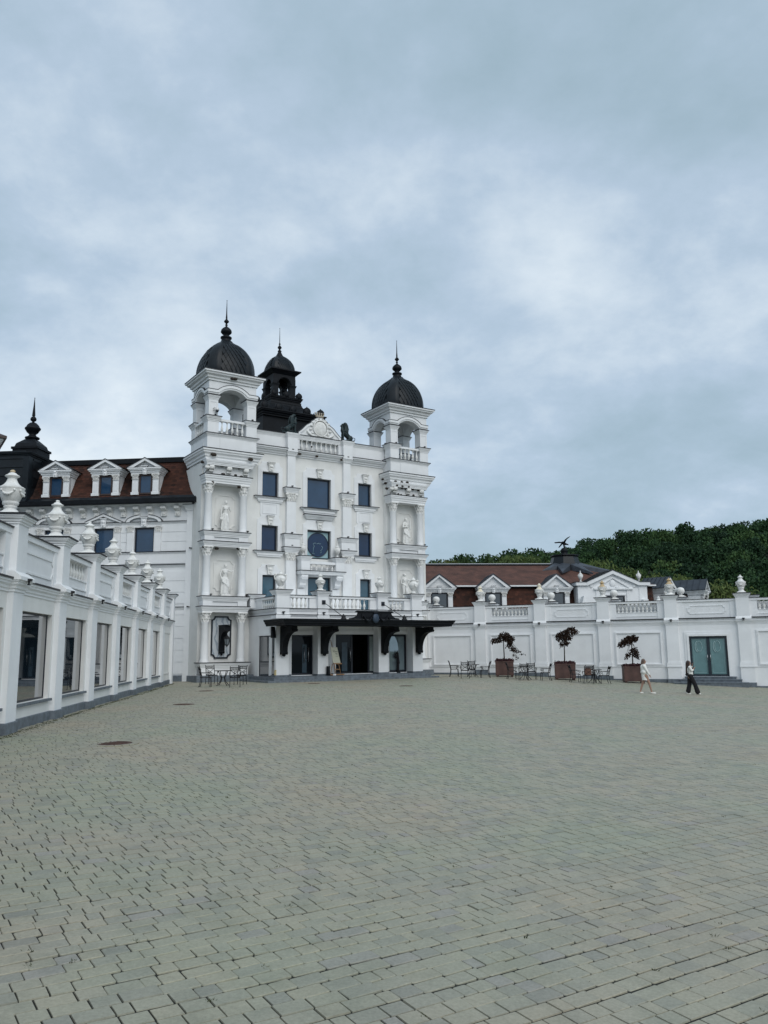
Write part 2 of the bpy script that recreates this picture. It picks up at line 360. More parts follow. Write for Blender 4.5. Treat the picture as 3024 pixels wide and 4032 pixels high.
def wall(mb, x0, x1, z0, z1, yf, yb, holes, reveal=0.25, back=True):
    xs = sorted({x0, x1, *[h[0] for h in holes], *[h[1] for h in holes]}); zs = sorted({z0, z1, *[h[2] for h in holes], *[h[3] for h in holes]})
    for i in range(len(xs) - 1):
        for j in range(len(zs) - 1):
            a, b, c, d = xs[i], xs[i + 1], zs[j], zs[j + 1]; mx_, mz = (a + b) / 2, (c + d) / 2
            if any(h[0] < mx_ < h[1] and h[2] < mz < h[3] for h in holes): continue
            mb.add([(a, yf, c), (b, yf, c), (b, yf, d), (a, yf, d)], [(0, 1, 2, 3)], False)
    for a, b, c, d in holes:
        y = yf + reveal
        mb.add([(a, yf, c), (a, y, c), (a, y, d), (a, yf, d)], [(0, 1, 2, 3)], False); mb.add([(b, yf, c), (b, yf, d), (b, y, d), (b, y, c)], [(0, 1, 2, 3)], False)
        mb.add([(a, yf, d), (a, y, d), (b, y, d), (b, yf, d)], [(0, 1, 2, 3)], False); mb.add([(a, yf, c), (b, yf, c), (b, y, c), (a, y, c)], [(0, 1, 2, 3)], False)
    mb.add([(x0, yf, z1), (x1, yf, z1), (x1, yb, z1), (x0, yb, z1)], [(0, 1, 2, 3)], False)
    mb.add([(x0, yf, z0), (x0, yf, z1), (x0, yb, z1), (x0, yb, z0)], [(0, 1, 2, 3)], False)
    mb.add([(x1, yf, z0), (x1, yb, z0), (x1, yb, z1), (x1, yf, z1)], [(0, 1, 2, 3)], False)
    if back: mb.add([(x0, yb, z0), (x0, yb, z1), (x1, yb, z1), (x1, yb, z0)], [(0, 1, 2, 3)], False)
def rectframe(mb, x0, x1, z0, z1, wd, y0, y1, bottom=True):
    mb.box(x0, x0 + wd, y0, y1, z0, z1); mb.box(x1 - wd, x1, y0, y1, z0, z1)
    mb.box(x0 + wd, x1 - wd, y0 + .001, y1, z1 - wd, z1)
    if bottom: mb.box(x0 + wd, x1 - wd, y0 + .001, y1, z0, z0 + wd)
def scoop(x0, x1, z0, z1, r, n=5):            # rectangle with concave quarter-round corners (xz outline)
    p = []
    for cx_, cz_, a0 in ((x0, z0, 90), (x1, z0, 180), (x1, z1, 270), (x0, z1, 0)):
        for i in range(n + 1):
            a = R(a0 - 90.0 * i / n); p.append((cx_ + r * math.cos(a), cz_ + r * math.sin(a)))
    return p
def moulding(mb, x0, x1, z0, z1, r, wd, y0, y1):   # scooped picture-frame moulding
    o = scoop(x0, x1, z0, z1, r); i = scoop(x0 + wd, x1 - wd, z0 + wd, z1 - wd, r); o.append(o[0]); i.append(i[0]); mb.strip(o, i, y0, y1)
BALP = [(.055, 0), (.055, .05), (.035, .07), (.045, .10), (.075, .20), (.078, .26), (.060, .34), (.034, .45), (.030, .55), (.038, .62), (.05, .64), (.05, .66)]
_bal = {}
def baluster(parent, x, y, z, h):
    k = round(h, 2)
    if k not in _bal:
        m = MB(); f = h / 0.72
        m.box(-.062, .062, -.062, .062, 0, .05 * f); m.lathe([(r, zz * f + .03 * f) for r, zz in BALP], n=10); m.box(-.062, .062, -.062, .062, .67 * f, h)
        _bal[k] = m.mesh('baluster', PLASTER)
    return obj('baluster', _bal[k], None, parent, (x, y, z))
_cap = {}
def capital_mesh(r, h):                        # leafy column capital
    k = (round(r, 2), round(h, 2))
    if k in _cap: return _cap[k]
    m = MB(); m.lathe([(r * .93, 0), (r * 1.02, .03), (r * .9, .05), (r * .92, h * .55), (r * 1.25, h * .86)], n=14)
    for ring, (zz, hh, ro, cnt, of) in enumerate(((.04, .38, .98, 8, 0), (.30, .40, 1.05, 8, .5))):
        for i in range(cnt):
            a = 2 * PI * (i + of) / cnt; ca, sa = math.cos(a), math.sin(a)
            base = Vector((ca, sa, 0)) * r * ro; tip = Vector((ca, sa, 0)) * r * (ro + .42)
            m.capsule((base.x, base.y, h * zz), (base.x * 1.08, base.y * 1.08, h * (zz + hh * .7)), r * .20, r * .17, 6)
            m.ball((tip.x, tip.y, h * (zz + hh * .8)), r * .15, 6, 4)
    for a in (45, 135, 225, 315):
        ca, sa = math.cos(R(a)), math.sin(R(a)); m.capsule((ca * r * 1.1, sa * r * 1.1, h * .62), (ca * r * 1.5, sa * r * 1.5, h * .80), r * .13, r * .20, 7)
        m.ball((ca * r * 1.5, sa * r * 1.5, h * .76), r * .24, 8, 5)
    for a in (0, 90, 180, 270): m.ball((math.cos(R(a)) * r * 1.2, math.sin(R(a)) * r * 1.2, h * .86), r * .18, 6, 4)
    q = r * 1.42; m.box(-q, q, -q, q, h * .88, h)
    _cap[k] = m.mesh('capital', PLASTER); return _cap[k]
_pcap = {}
def pilcap_mesh(wd, h, d):                     # leafy capital on a flat pilaster, front towards -y
    k = (round(wd, 2), round(h, 2), round(d, 2))
    if k in _pcap: return _pcap[k]
    m = MB(); m.box(-wd / 2, wd / 2, -d, 0, 0, h); m.box(-wd / 2 - .02, wd / 2 + .02, -d - .02, 0, 0, .04)
    for zz, cnt in ((.12, 4), (.42, 3), (.62, 4)):
        for i in range(cnt):
            x = -wd / 2 + wd * (i + .5) / cnt; m.capsule((x, -d - .005, h * zz), (x, -d - .03, h * (zz + .17)), wd * .075, wd * .09, 6); m.ball((x, -d - .055, h * (zz + .2)), wd * .07, 6, 4)
    for sx in (-1, 1):
        m.ball((sx * (wd / 2 + .03), -d - .03, h * .78), wd * .15, 8, 5); m.capsule((sx * wd * .4, -d, h * .35), (sx * (wd / 2 + .03), -d - .02, h * .7), wd * .06, wd * .1, 6)
    m.box(-wd / 2 - .06, wd / 2 + .06, -d - .06, 0, h * .9, h)
    _pcap[k] = m.mesh('capital', PLASTER); return _pcap[k]
def keystone(mb, cx_, z0, z1, w0, w1, y, d):
    mb.prism([(cx_ - w0 / 2, z0), (cx_ + w0 / 2, z0), (cx_ + w1 / 2, z1), (cx_ - w1 / 2, z1)], y - d, y)
    mb.ball((cx_, y - d, z0 + (z1 - z0) * .28), (w0 * .30, .05, (z1 - z0) * .2), 8, 5); mb.ball((cx_, y - d - .01, z0 + (z1 - z0) * .62), (w1 * .34, .06, (z1 - z0) * .18), 8, 5)
    for s_ in (-1, 1): mb.ball((cx_ + s_ * w1 * .42, y - d * .8, z1 - .08), .055, 6, 4)
    mb.box(cx_ - w1 / 2 - .05, cx_ + w1 / 2 + .05, y - d - .05, y, z1, z1 + .05)
    c = mb.cur; mb.cur = 1; mb.box(cx_ - w1 / 2 - .06, cx_ + w1 / 2 + .06, y - d - .06, y, z1 + .052, z1 + .07); mb.cur = c
def window(parent, x0, x1, z0, z1, yf, pane=BLUEGL, frame=FRAME, rev=.16, fw=.09, mull=(), name='window', fd=.06):
    m = MB(); rectframe(m, x0 + .004, x1 - .004, z0 + .004, z1 - .004, fw, yf + rev - fd, yf + rev + .06)
    for q in mull: m.box(q - .04, q + .04, yf + rev - .05, yf + rev + .05, z0 + fw, z1 - fw)
    f = obj(name, m, frame, parent)
    p = MB(); p.add([(x0 + fw * .8, yf + rev, z0 + fw * .8), (x1 - fw * .8, yf + rev, z0 + fw * .8), (x1 - fw * .8, yf + rev, z1 - fw * .8), (x0 + fw * .8, yf + rev, z1 - fw * .8)], [(0, 1, 2, 3)], False)
    obj('pane', p, pane, f); return f
def surround(f, x0, x1, z0, z1, yf, sw=.28, up=.34, up2=.62, key=True, sill=True, sillw=.5):
    m = MB(); o = yf - .05; cxm = (x0 + x1) / 2
    m.box(x0 - sw, x0 - .004, o, yf + .002, z0, z1 + .002); m.box(x1 + .004, x1 + sw, o, yf + .002, z0, z1 + .002)
    q = .24; t = [(x0 - sw, z1), (x1 + sw, z1), (x1 + sw, z1 + up)]
    for i in range(1, 6): a = R(90 * i / 5); t.append((x1 + sw - q * math.sin(a) * .95, z1 + up + (up2 - up) * (1 - math.cos(a))))
    for i in range(5, 0, -1): a = R(90 * i / 5); t.append((x0 - sw + q * math.sin(a) * .95, z1 + up + (up2 - up) * (1 - math.cos(a))))
    t.append((x0 - sw, z1 + up)); m.prism(t, o - .001, yf + .002)
    for k_, (a, b) in enumerate(((.0, .07), (.07, .15))):
        e_ = .035 - .015 * k_; m.box(x0 - b, x0 - a - .002, o - e_, o, z0, z1 + b); m.box(x1 + a + .002, x1 + b, o - e_, o, z0, z1 + b); m.box(x0 - a, x1 + a, o - e_ - .001, o, z1 + a + .002, z1 + b)
    obj('surround', m, WHITE, f)
    if key:
        m = MB(); keystone(m, cxm, z1 + .02, z1 + .50, .26, .36, yf - .05, .16); obj('keystone', m, [PLASTER, FLASH], f)
    if sill:
        m = MB(); a, b = x0 - sillw, x1 + sillw
        ledge(m, a + .14, b - .14, yf - .08, yf, z0 - .16, z0 - .05, .14); m.box(a + .20, b - .20, yf - .13, yf, z0 - .27, z0 - .16); m.box(a + .26, b - .26, yf - .09, yf, z0 - .36, z0 - .27)
        obj('sill', m, [WHITE, FLASH], f)
# ================================================================== PALACE
B = Fr(-10.374, 44.898, 33.0)
pal = thing('palace_building', 'white three storey palace with two domed towers, black lantern roof and entrance canopy', 'palace', B.w(0, 0, 0), B.a)
WF = [WHITE, FLASH]
# --- facade wall
FV = .30
m = MB()
holes = [(3.86, 4.92, 10.75, 12.25), (3.86, 4.92, 7.48, 9.0), (3.95, 4.85, 3.95, 6.04), (6.88, 8.55, 10.3, 12.2), (6.9, 8.56, 7.15, 8.93), (6.95, 8.57, 3.95, 6.03),
         (10.55, 11.55, 10.75, 12.22), (10.57, 11.57, 7.5, 9.02), (10.66, 11.48, 3.95, 6.04)]
wall(m, 3.0, 12.7, -.4, 13.5, FV, 1.3, holes)
fw = obj('facade_wall', m, CREAM, pal)
for a, b, c, d in holes:
    big = b - a > 1.4
    if c == 7.15:
        f = window(pal, a, b, c, d, FV, FROST, FRAME)
        q = MB(); q.prism([(7.73 + .72 * math.cos(2 * PI * i / 40), 8.05 + .73 * math.sin(2 * PI * i / 40)) for i in range(40)], FV + .135, FV + .15); obj('disc', q, NAVY, f)
        q = MB(); pr = [(7.73 + .73 * math.cos(2 * PI * i / 40), FV + .13, 8.05 + .74 * math.sin(2 * PI * i / 40)) for i in range(41)]; q.tube(pr, .022, 5); obj('ring', q, FRAME, f)
        q = MB(); px0, pz0 = 7.33, 7.5          # outlined emblem on the disc
        for pts in ([(.08, 0), (.10, .35), (.16, .45), (.08, .62), (.22, .66), (.30, .62)], [(.34, .60), (.44, .66), (.54, .62), (.62, .64)], [(.66, .5), (.74, .42), (.70, .28), (.60, .2), (.68, .12), (.56, .05)], [(.02, .02), (.2, -.02)]):
            q.tube([(px0 + x, FV + .128, pz0 + z) for x, z in pts], .012, 4)
        obj('emblem', q, FROST, f)
    else:
        f = window(pal, a, b, c, d, FV, TEALGL if c < 5 else (BLUEGL if c > 9 else NAVY), FRAME, mull=((7.75,) if (big and c < 5) else ()))
    surround(f, a, b, c, d, FV, key=(not (big and c < 5)), sill=(c > 5 and c != 7.15), sillw=.50 if not big else .46)
    if c > 9 and not big:                       # blank panel under the upper window
        q = MB(); q.box(a - .1, b + .1, FV - .04, FV + .002, 9.62, 10.42); rectframe(q, a + .06, b - .06, 9.70, 10.32, .04, FV - .065, FV - .035); obj('panel', q, WHITE, pal)
q = MB(); ledge(q, 6.85, 8.58, FV - .10, FV, 9.60, 9.84, .20); obj('ledge', q, WF, pal)
# --- giant pilasters
for cxp in (5.74, 9.66):
    q = MB(); q.box(cxp - .32, cxp + .32, .08, FV, 3.9, 6.95); q.box(cxp - .31, cxp + .31, .085, FV, 8.5, 10.56); q.box(cxp - .36, cxp + .36, .05, FV, 8.5, 8.66); q.box(cxp - .26, cxp + .26, .11, FV, 11.35, 13.45); q.box(cxp - .33, cxp + .33, .07, FV, 11.42, 11.52)
    q.box(cxp - .50, cxp + .50, -.06, FV, 7.74, 8.30)
    ledge(q, cxp - .42, cxp + .42, .02, FV, 7.42, 7.72, .14); ledge(q, cxp - .52, cxp + .52, -.08, FV, 8.28, 8.50, .10); ledge(q, cxp - .38, cxp + .38, .04, FV, 11.08, 11.36, .12); ledge(q, cxp - .28, cxp + .28, .08, FV, 13.42, 13.64, .10)
    p = obj('pilaster', q, WF, pal)
    obj('capital', pilcap_mesh(.64, .47, .22), None, p, (cxp, FV, 6.95)); obj('capital', pilcap_mesh(.62, .50, .22), None, p, (cxp, FV, 10.57))
    q = MB(); q.box(cxp - .36, cxp + .36, -.06, .56, 13.64, 14.55); capstone(q, cxp - .36, cxp + .36, -.06, .56, 14.55, 14.80, .09, False); obj('pedestal', q, WF, pal)
# --- top cornice and parapet
q = MB()
for a, b in ((3.05, 5.42), (6.06, 9.34), (9.98, 12.62)): cornice(q, [(a, FV), (b, FV)], 13.40, 13.79, .36)
obj('cornice', q, WF, pal)
q = MB(); q.box(3.1, 5.40, .27, .70, 13.80, 14.56); q.box(10.0, 12.6, .27, .70, 13.80, 14.56); q.box(5.4, 10.0, .48, .72, 13.80, 14.56); q.box(6.1, 6.32, .2, .48, 13.8, 14.54); q.box(9.08, 9.3, .2, .48, 13.8, 14.54)
cornice(q, [(3.1, .27), (5.38, .27)], 14.56, 14.77, .10); cornice(q, [(10.02, .27), (12.6, .27)], 14.56, 14.77, .10); cornice(q, [(6.1, .2), (9.3, .2)], 14.54, 14.80, .08); q.box(6.1, 9.3, .2, .7, 14.55, 14.79); q.box(3.1, 5.38, .27, .7, 14.56, 14.765); q.box(10.02, 12.6, .27, .7, 14.56, 14.765)
par = obj('parapet', q, WF, pal)
for i in range(8): baluster(par, 6.50 + .342 * i, .28, 13.82, .72)
# --- scrolled pediment with blank cartouche
half = [(.0, 16.16), (.14, 16.15), (.28, 16.09), (.43, 15.98), (.58, 15.83), (.72, 15.71), (.86, 15.63), (.98, 15.55), (1.10, 15.42), (1.22, 15.29), (1.36, 15.16), (1.52, 15.04), (1.53, 14.83)]
pts = [(7.78 - x, z) for x, z in reversed(half)] + [(7.78 + x, z) for x, z in half[1:]]
q = MB(); q.prism(pts, .32, .62)
inn = [(7.78 + (x - 7.78) * .90, 14.83 + (z - 14.83) * .86) for x, z in pts]; q.strip(pts, inn, .25, .33)
q.cur = 1; top = [(7.78 + (x - 7.78) * 1.02, 14.83 + (z - 14.83) * 1.025) for x, z in pts]; q.strip(top, pts, .23, .66)
ped = obj('pediment', q, WF, pal)
q = MB(); q.ball((7.82, .28, 15.46), (.44, .10, .46), 24, 12); ring = [(7.82 + .50 * math.cos(2 * PI * i / 28), .24, 15.46 + .52 * math.sin(2 * PI * i / 28)) for i in range(29)]; q.tube(ring, .05, 6)
for s_ in (-1, 1):
    for i in range(9): a = R(-75 + 22 * i); q.ball((7.82 + s_ * (.66 + .05 * (i % 2)) * math.cos(a), .26, 15.44 + .64 * math.sin(a)), (.10, .06, .08), 6, 4)
    q.tube([(7.82 + s_ * .25, .25, 14.95), (7.82 + s_ * .6, .24, 14.92), (7.82 + s_ * .85, .25, 15.05), (7.82 + s_ * .98, .26, 15.22)], [.06, .08, .06, .03], 6)
obj('cartouche', q, PLASTER, ped)
q = MB(); q.box(7.64, 7.94, .3, .5, 16.12, 16.26)
for i in range(5): x = 7.57 + .11 * i; q.capsule((x, .36, 16.24), (x + (x - 7.79) * .35, .36, 16.42), .055, .035, 6); q.ball((x + (x - 7.79) * .4, .36, 16.47), .055, 6, 4)
obj('crown', q, mat('stained_crown', (0.20, 0.15, 0.09), .7, .5, 9.0, col2=(0.60, 0.57, 0.50)), ped)
# --- little balcony with consoles
q = MB(); ledge(q, 6.18, 9.12, -.42, FV, 6.13, 6.32, .08)
for cxp in (6.46, 8.84): q.box(cxp - .29, cxp + .29, -.44, FV, 6.34, 6.95); capstone(q, cxp - .29, cxp + .29, -.44, FV - .01, 6.95, 7.20, .13)
q.box(6.75, 8.55, -.36, -.14, 6.36, 6.40); q.box(6.75, 8.55, -.37, -.13, 6.76, 6.92)
bal = obj('balcony', q, WF, pal)
for i in range(5): baluster(bal, 6.93 + .36 * i, -.25, 6.37, .39)
for cxp in (6.45, 8.85):
    q = MB(); pr = [(FV, 6.12), (-.36, 6.12), (-.40, 5.98), (-.34, 5.82), (-.18, 5.74), (-.10, 5.62), (-.12, 5.50), (-.02, 5.38), (.12, 5.34), (FV, 5.34)]
    q.prism(pr, cxp - .20, cxp + .20, 'x'); q.tube([(cxp - .21, -.27, 5.93), (cxp + .21, -.27, 5.93)], .11, 8); q.box(cxp - .24, cxp + .24, .14, FV, 3.9, 5.3); obj('console', q, WHITE, pal)
# ------------------------------------------------------------------ towers
PH = ((.25, -.48), (2.36, -.48))
tw = []
q = MB(); q.box(0, 3.12, 0, 3.2, -.4, 12.3); q.box(-.04, 3.16, -.001, .5, .30, .42)
for z0, z1 in ((4.98, 6.75), (8.56, 10.5)): moulding(q, .84, 2.06, z0, z1, .17, .05, -.04, .002)
tower = obj('tower', q, CREAM, pal); tw.append(tower)
q = MB(); q.box(-.27, 3.03, -.82, 0.0, -.4, .33); q.box(-.06, 3.18, -.06, 3.3, -.4, .30); obj('plinth', q, GRANITE, tower)
q = MB(); q.box(.0, 2.70, -.74, .0, .33, .72); ledge(q, .0, 2.70, -.74, .0, .70, .99, .12)
for a in (.0, 2.12): q.box(a, a + .58, -.76, -.1, .34, .72)
obj('pedestal', q, WF, tower)
def stage(zb, zc, zt, slab, fr, cap):
    for x, y in PH:
        c_ = MB(); h = zc - zb
        c_.lathe([(.27, 0), (.27, .05), (.235, .07), (.26, .11), (.225, .15), (.215, .18), (.212, h * .35), (.19, h - .06), (.21, h - .03), (.21, h)], n=18)
        o = obj('column', c_, WHITE, tower, (x, y, zb)); obj('capital', capital_mesh(.20, zt - zc), None, tower, (x, y, zc))
    c_ = MB(); ledge(c_, .02, 2.62, -.70, .0, zt, slab, .14)
    if fr:
        c_.box(.06, 2.58, -.60, 0, slab, fr + .01)
        for a in (.02, 2.06): c_.box(a, a + .56, -.68, -.1, slab + .03, fr)
        ledge(c_, .04, 2.60, -.66, 0, fr, cap, .13)
    obj('entablature', c_, WF, tower)
stage(1.02, 3.23, 3.76, 4.06, 4.36, 4.62); stage(4.65, 6.92, 7.42, 7.69, 7.97, 8.26); stage(8.29, 10.46, 11.03, 11.48, None, None)
q = MB(); q.box(.12, 2.72, -.44, .0, 11.48, 12.06); obj('frieze', q, WHITE, tower)
for cxp in (.34, 1.40, 2.44):
    q = MB(); q.prism([(-.44, 12.04), (-.72, 12.04), (-.75, 11.94), (-.70, 11.82), (-.60, 11.78), (-.62, 11.70), (-.54, 11.64), (-.44, 11.64)], cxp - .13, cxp + .13, 'x'); q.tube([(cxp - .14, -.65, 11.90), (cxp + .14, -.65, 11.90)], .09, 8); q.box(cxp - .15, cxp + .15, -.50, -.44, 11.5, 11.64); obj('corbel', q, PLASTER, tower)
q = MB(); q.prism([(-.44, 12.04), (-.75, 12.04), (-.6, 11.75), (-.44, 11.64)], .02, .12, 'x'); q.ball((.1, -.6, 11.9), (.16, .14, .13), 8, 5); obj('corbel', q, PLASTER, tower)
q = MB(); ledge(q, .05, 2.80, -.70, .0, 12.06, 12.34, .10, False)
q.box(.04, 3.08, -.56, 2.2, 12.33, 12.99); cornice(q, [(-.0, 2.4), (-.0, -.02), (.02, -.58), (3.10, -.58), (3.10, .6)], 12.40, 12.97, .30); obj('cornice', q, WF, tower)
# belvedere block
bx0, bx1, by0, by1 = .07, 3.10, -.55, 2.15; dcx, dcy = (bx0 + bx1) / 2, (by0 + by1) / 2
q = MB(); q.box(bx0, bx1, by0, by1, 12.97, 13.77); q.box(bx0 + .75, bx1 - .70, by0 - .03, by0 + .01, 13.05, 13.72); q.box(bx0 - .03, bx0 + .01, by0 + .55, by1 - .55, 13.05, 13.72)
capstone(q, bx0, bx1, by0, by1, 13.76, 13.93, .11)
PW = .66
for sx in (0, 1):
    for sy in (0, 1):
        x0 = bx0 if sx == 0 else bx1 - PW; y0 = by0 if sy == 0 else by1 - PW
        q.box(x0, x0 + PW, y0, y0 + PW, 13.94, 14.66); capstone(q, x0, x0 + PW, y0, y0 + PW, 14.65, 14.94, .13)
        a, b = x0 + .05, x0 + PW - .05; c_, d_ = y0 + .05, y0 + PW - .05
        q.box(a, b, c_, d_, 14.95, 16.0); rectframe(q, a + .0, b - .0, 15.0, 15.90, .09, c_ - .018, c_ + .01); rectframe(q, a, b, 15.0, 15.9, .09, d_ - .01, d_ + .018)
        capstone(q, a, b, c_, d_, 15.96, 16.21, .11)
for y in (by0 + .1, by1 - .1):
    q.box(bx0 + PW, bx1 - PW, y - .10, y + .10, 14.72, 14.85); q.box(bx0 + PW, bx1 - PW, y - .08, y + .08, 13.94, 14.0)
for x in (bx0 + .1, bx1 - .1):
    q.box(x - .10, x + .10, by0 + PW, by1 - PW, 14.72, 14.85); q.box(x - .08, x + .08, by0 + PW, by1 - PW, 13.94, 14.0)
bv = obj('belvedere', q, WF, tower)
def arch_side(mb, p0, p1, c0, c1, ax):
    w2 = (p1 - p0) / 2 - PW + .05; cxm = (p0 + p1) / 2; n = 16; hr = .46; Rr = (w2 * w2 + hr * hr) / (2 * hr); zc_ = 16.21 + hr - Rr
    inn_ = [(cxm + (2 * i / n - 1) * w2, zc_ + math.sqrt(Rr * Rr - ((2 * i / n - 1) * w2) ** 2)) for i in range(n + 1)]
    mb.strip([(x, 17.12) for x, z in inn_], inn_, c0, c1, ax); mb.prism([(p0 + .05, 16.21), (cxm - w2, 16.21), (cxm - w2, 17.12), (p0 + .05, 17.12)], c0, c1, ax); mb.prism([(cxm + w2, 16.21), (p1 - .05, 16.21), (p1 - .05, 17.12), (cxm + w2, 17.12)], c0, c1, ax)
    def line(off, zh):
        r = Rr + off; xe = math.sqrt(max(.01, r * r - (zh - zc_) ** 2)); m_ = [(cxm + (2 * i / n - 1) * xe, zc_ + math.sqrt(r * r - ((2 * i / n - 1) * xe) ** 2)) for i in range(n + 1)]
        return [(p0 - .02, zh)] + m_ + [(p1 + .02, zh)]
    def band(mb, l0, l1, y0, y1): mb.strip(line(*l1), line(*l0), y0, y1, ax)
    return band
q = MB()
for y0, y1, of in ((by0 + .05, by0 + .55, -1), (by1 - .55, by1 - .05, 1)):
    bnd = arch_side(q, bx0, bx1, y0, y1, 'y'); f0 = y0 if of < 0 else y1
    bnd(q, (.02, 16.30), (.12, 16.40), *sorted((f0, f0 + of * .06))); bnd(q, (.11, 16.39), (.27, 16.55), *sorted((f0 - of * .01, f0 + of * .11)))
    q.cur = 1; bnd(q, (.272, 16.552), (.295, 16.575), *sorted((f0 - of * .01, f0 + of * .13))); q.cur = 0
for x0, x1, of in ((bx0 + .054, bx0 + .55, -1), (bx1 - .55, bx1 - .054, 1)):
    bnd = arch_side(q, by0 + .006, by1 - .006, x0, x1, 'x'); f0 = x0 if of < 0 else x1
    bnd(q, (.02, 16.30), (.12, 16.40), *sorted((f0, f0 + of * .06))); bnd(q, (.11, 16.39), (.27, 16.55), *sorted((f0 - of * .01, f0 + of * .11)))
    q.cur = 1; bnd(q, (.272, 16.552), (.295, 16.575), *sorted((f0 - of * .01, f0 + of * .13))); q.cur = 0
capstone(q, bx0 + .05, bx1 - .05, by0 + .05, by1 - .05, 17.10, 17.62, .42); q.cur = 1; q.box(dcx - 1.72, dcx + 1.72, dcy - 1.55, dcy + 1.55, 17.63, 17.70); q.cur = 0
obj('arcade', q, WF, tower)
for i in range(5): baluster(tower, .97 + .313 * i, by0 + .1, 13.99, .73)
for i in range(4): baluster(tower, bx0 + .1, by0 + .86 + .32 * i, 13.99, .73); baluster(tower, bx1 - .1, by0 + .86 + .32 * i, 13.99, .73)
# dome
dcx, dcy = (bx0 + bx1) / 2, (by0 + by1) / 2
DP = [(1.53, 0), (1.57, .2)] + [(1.58 * math.sqrt(1 - (t / 2.02) ** 2), .36 + t) for t in (0, .3, .6, .9, 1.15, 1.4, 1.6, 1.75, 1.87)] + [(.44, 2.33), (.34, 2.48)]
def dome_r(prof, t):
    zs_ = [p[1] for p in prof]; return float(np.interp(t, zs_, [p[0] for p in prof]))
def dome(parent, prof, cx_, cy_, z0, rows, cols, mt, ribw=14):
    g = MB(); n = 64; vs = []
    zz = np.linspace(0, prof[-1][1], 22)
    for z in zz:
        r = dome_r(prof, z)
        for i in range(n):
            a = 360.0 * i / n; d45 = abs((a % 90) - 45); k = 1.075 if d45 < ribw else (1.0 - .02 * max(0, math.cos(R((d45 - ribw) / (45 - ribw) * 180)))); kk = 1.0 / (math.cos(R(45 - d45)) ** .5) ; kk = min(kk, 1.09)
            vs.append((cx_ + r * k * kk * .965 * math.cos(R(a)), cy_ + r * k * kk * .965 * math.sin(R(a)), z0 + z))
    fs = [(j * n + i, j * n + (i + 1) % n, (j + 1) * n + (i + 1) % n, (j + 1) * n + i) for j in range(len(zz) - 1) for i in range(n)] + [tuple((len(zz) - 1) * n + i for i in range(n))]
    g.add(vs, fs, True); d = obj('dome', g, mt, parent)
    s = MB()
    for face in range(4):
        for j in range(rows):
            for i in range(cols):
                t = (j + .5) / rows * prof[-1][1] * .93; off = .5 * (j % 2); h = prof[-1][1] * .93 / rows * 1.0; aw = 62.0 / cols
                a = face * 90 - 31 + (i + off) * aw
                if a < face * 90 - 31 + .1 or a > face * 90 + 31 - .1: continue
                P_ = []
                for da, dt, lift in ((0, -h, .075), (aw / 2, 0, .028), (0, h, .004), (-aw / 2, 0, .028)):
                    tt = min(max(t + dt, 0), prof[-1][1]); r = dome_r(prof, tt) * .965 * min(1.0 / math.cos(R(abs(a + da - face * 90))) ** .5, 1.09) + lift
                    P_.append((cx_ + r * math.cos(R(a + da)), cy_ + r * math.sin(R(a + da)), z0 + tt))
                s.add(P_, [(0, 1, 2, 3)], False)
    tag(obj('scales', s, mt, parent), kind='stuff')
    return d
dome(tower, DP, dcx, dcy, 17.64, 9, 6, SLATE)
q = MB()
q.lathe([(.36, 2.40), (.30, 2.55), (.27, 2.66), (.34, 2.70), (.34, 2.78), (.20, 2.82), (.15, 2.90), (.24, 2.98), (.33, 3.08), (.335, 3.14), (.30, 3.26), (.18, 3.38), (.07, 3.46), (.05, 3.52), (.09, 3.57), (.05, 3.62), (.06, 3.68), (.15, 3.77), (.15, 3.82), (.07, 3.92), (.04, 3.97), (.055, 4.0), (.035, 4.3), (.012, 5.12), (.03, 5.15), (.0, 5.19)], dcx, dcy, 17.64, n=14)
obj('finial', q, BLACK, tower)
t2 = copy_tree(tower, pal); t2.location = (12.5, 0, 0)
for ch in t2.children:
    pass
# marble plaque (left tower only)
q = MB(); o_ = scoop(.78, 1.97, 1.23, 3.57, .19); q.prism(o_, -.035, .003); mp = obj('marble_plaque', q, MARBLE, tower)
q = MB(); i_ = scoop(.86, 1.89, 1.31, 3.49, .17); o2 = o_ + [o_[0]]; i2 = i_ + [i_[0]]; q.strip(o2, i2, -.07, -.03); obj('plaque_frame', q, FRAME, pal)
# ------------------------------------------------------------------ roof lantern
lc = (7.72, 6.2); lx, ly = lc
q = MB(); q.box(lx - 2.1, lx + 2.1, ly - 2.0, ly + 2.0, 13.4, 17.2); q.frustum(lx, ly, 13.9, 14.9, 3.9, 4.6, 2.2, 2.2); q.box(3.4, 12.2, 1.2, 10.5, 13.3, 13.9)
for k in range(4): q.tube([(3.5 + k * .18, 1.0 + .25 * k, 14.55 + .07 * k), (6.0, 1.0 + .25 * k, 14.55 + .07 * k)], .06, 6)
roof = obj('attic_roof', q, BLACK, pal)
q = MB(); capstone(q, lx - 2.1, lx + 2.1, ly - 2.1, ly + 2.1, 17.05, 17.46, .36, False)
prev = None
for k in range(7):
    t = k / 6; h = 2.2 - 1.06 * (1 - (1 - t) ** 2); z = 17.46 + 1.08 * t
    if prev: q.frustum(lx, ly, prev[1], z, prev[0], prev[0], h, h); q.box(lx - h - .03, lx + h + .03, ly - h - .03, ly + h + .03, z - .02, z)
    prev = (h, z)
capstone(q, lx - 1.08, lx + 1.08, ly - 1.08, ly + 1.08, 18.50, 18.86, .17, False)
for sx in (-1, 1):
    for sy in (-1, 1):
        a, b = lx + sx * .65, ly + sy * .65; q.box(a - .20, a + .20, b - .20, b + .20, 18.8, 20.3); capstone(q, a - .20, a + .20, b - .20, b + .20, 19.66, 19.84, .07, False)
n_ = 10
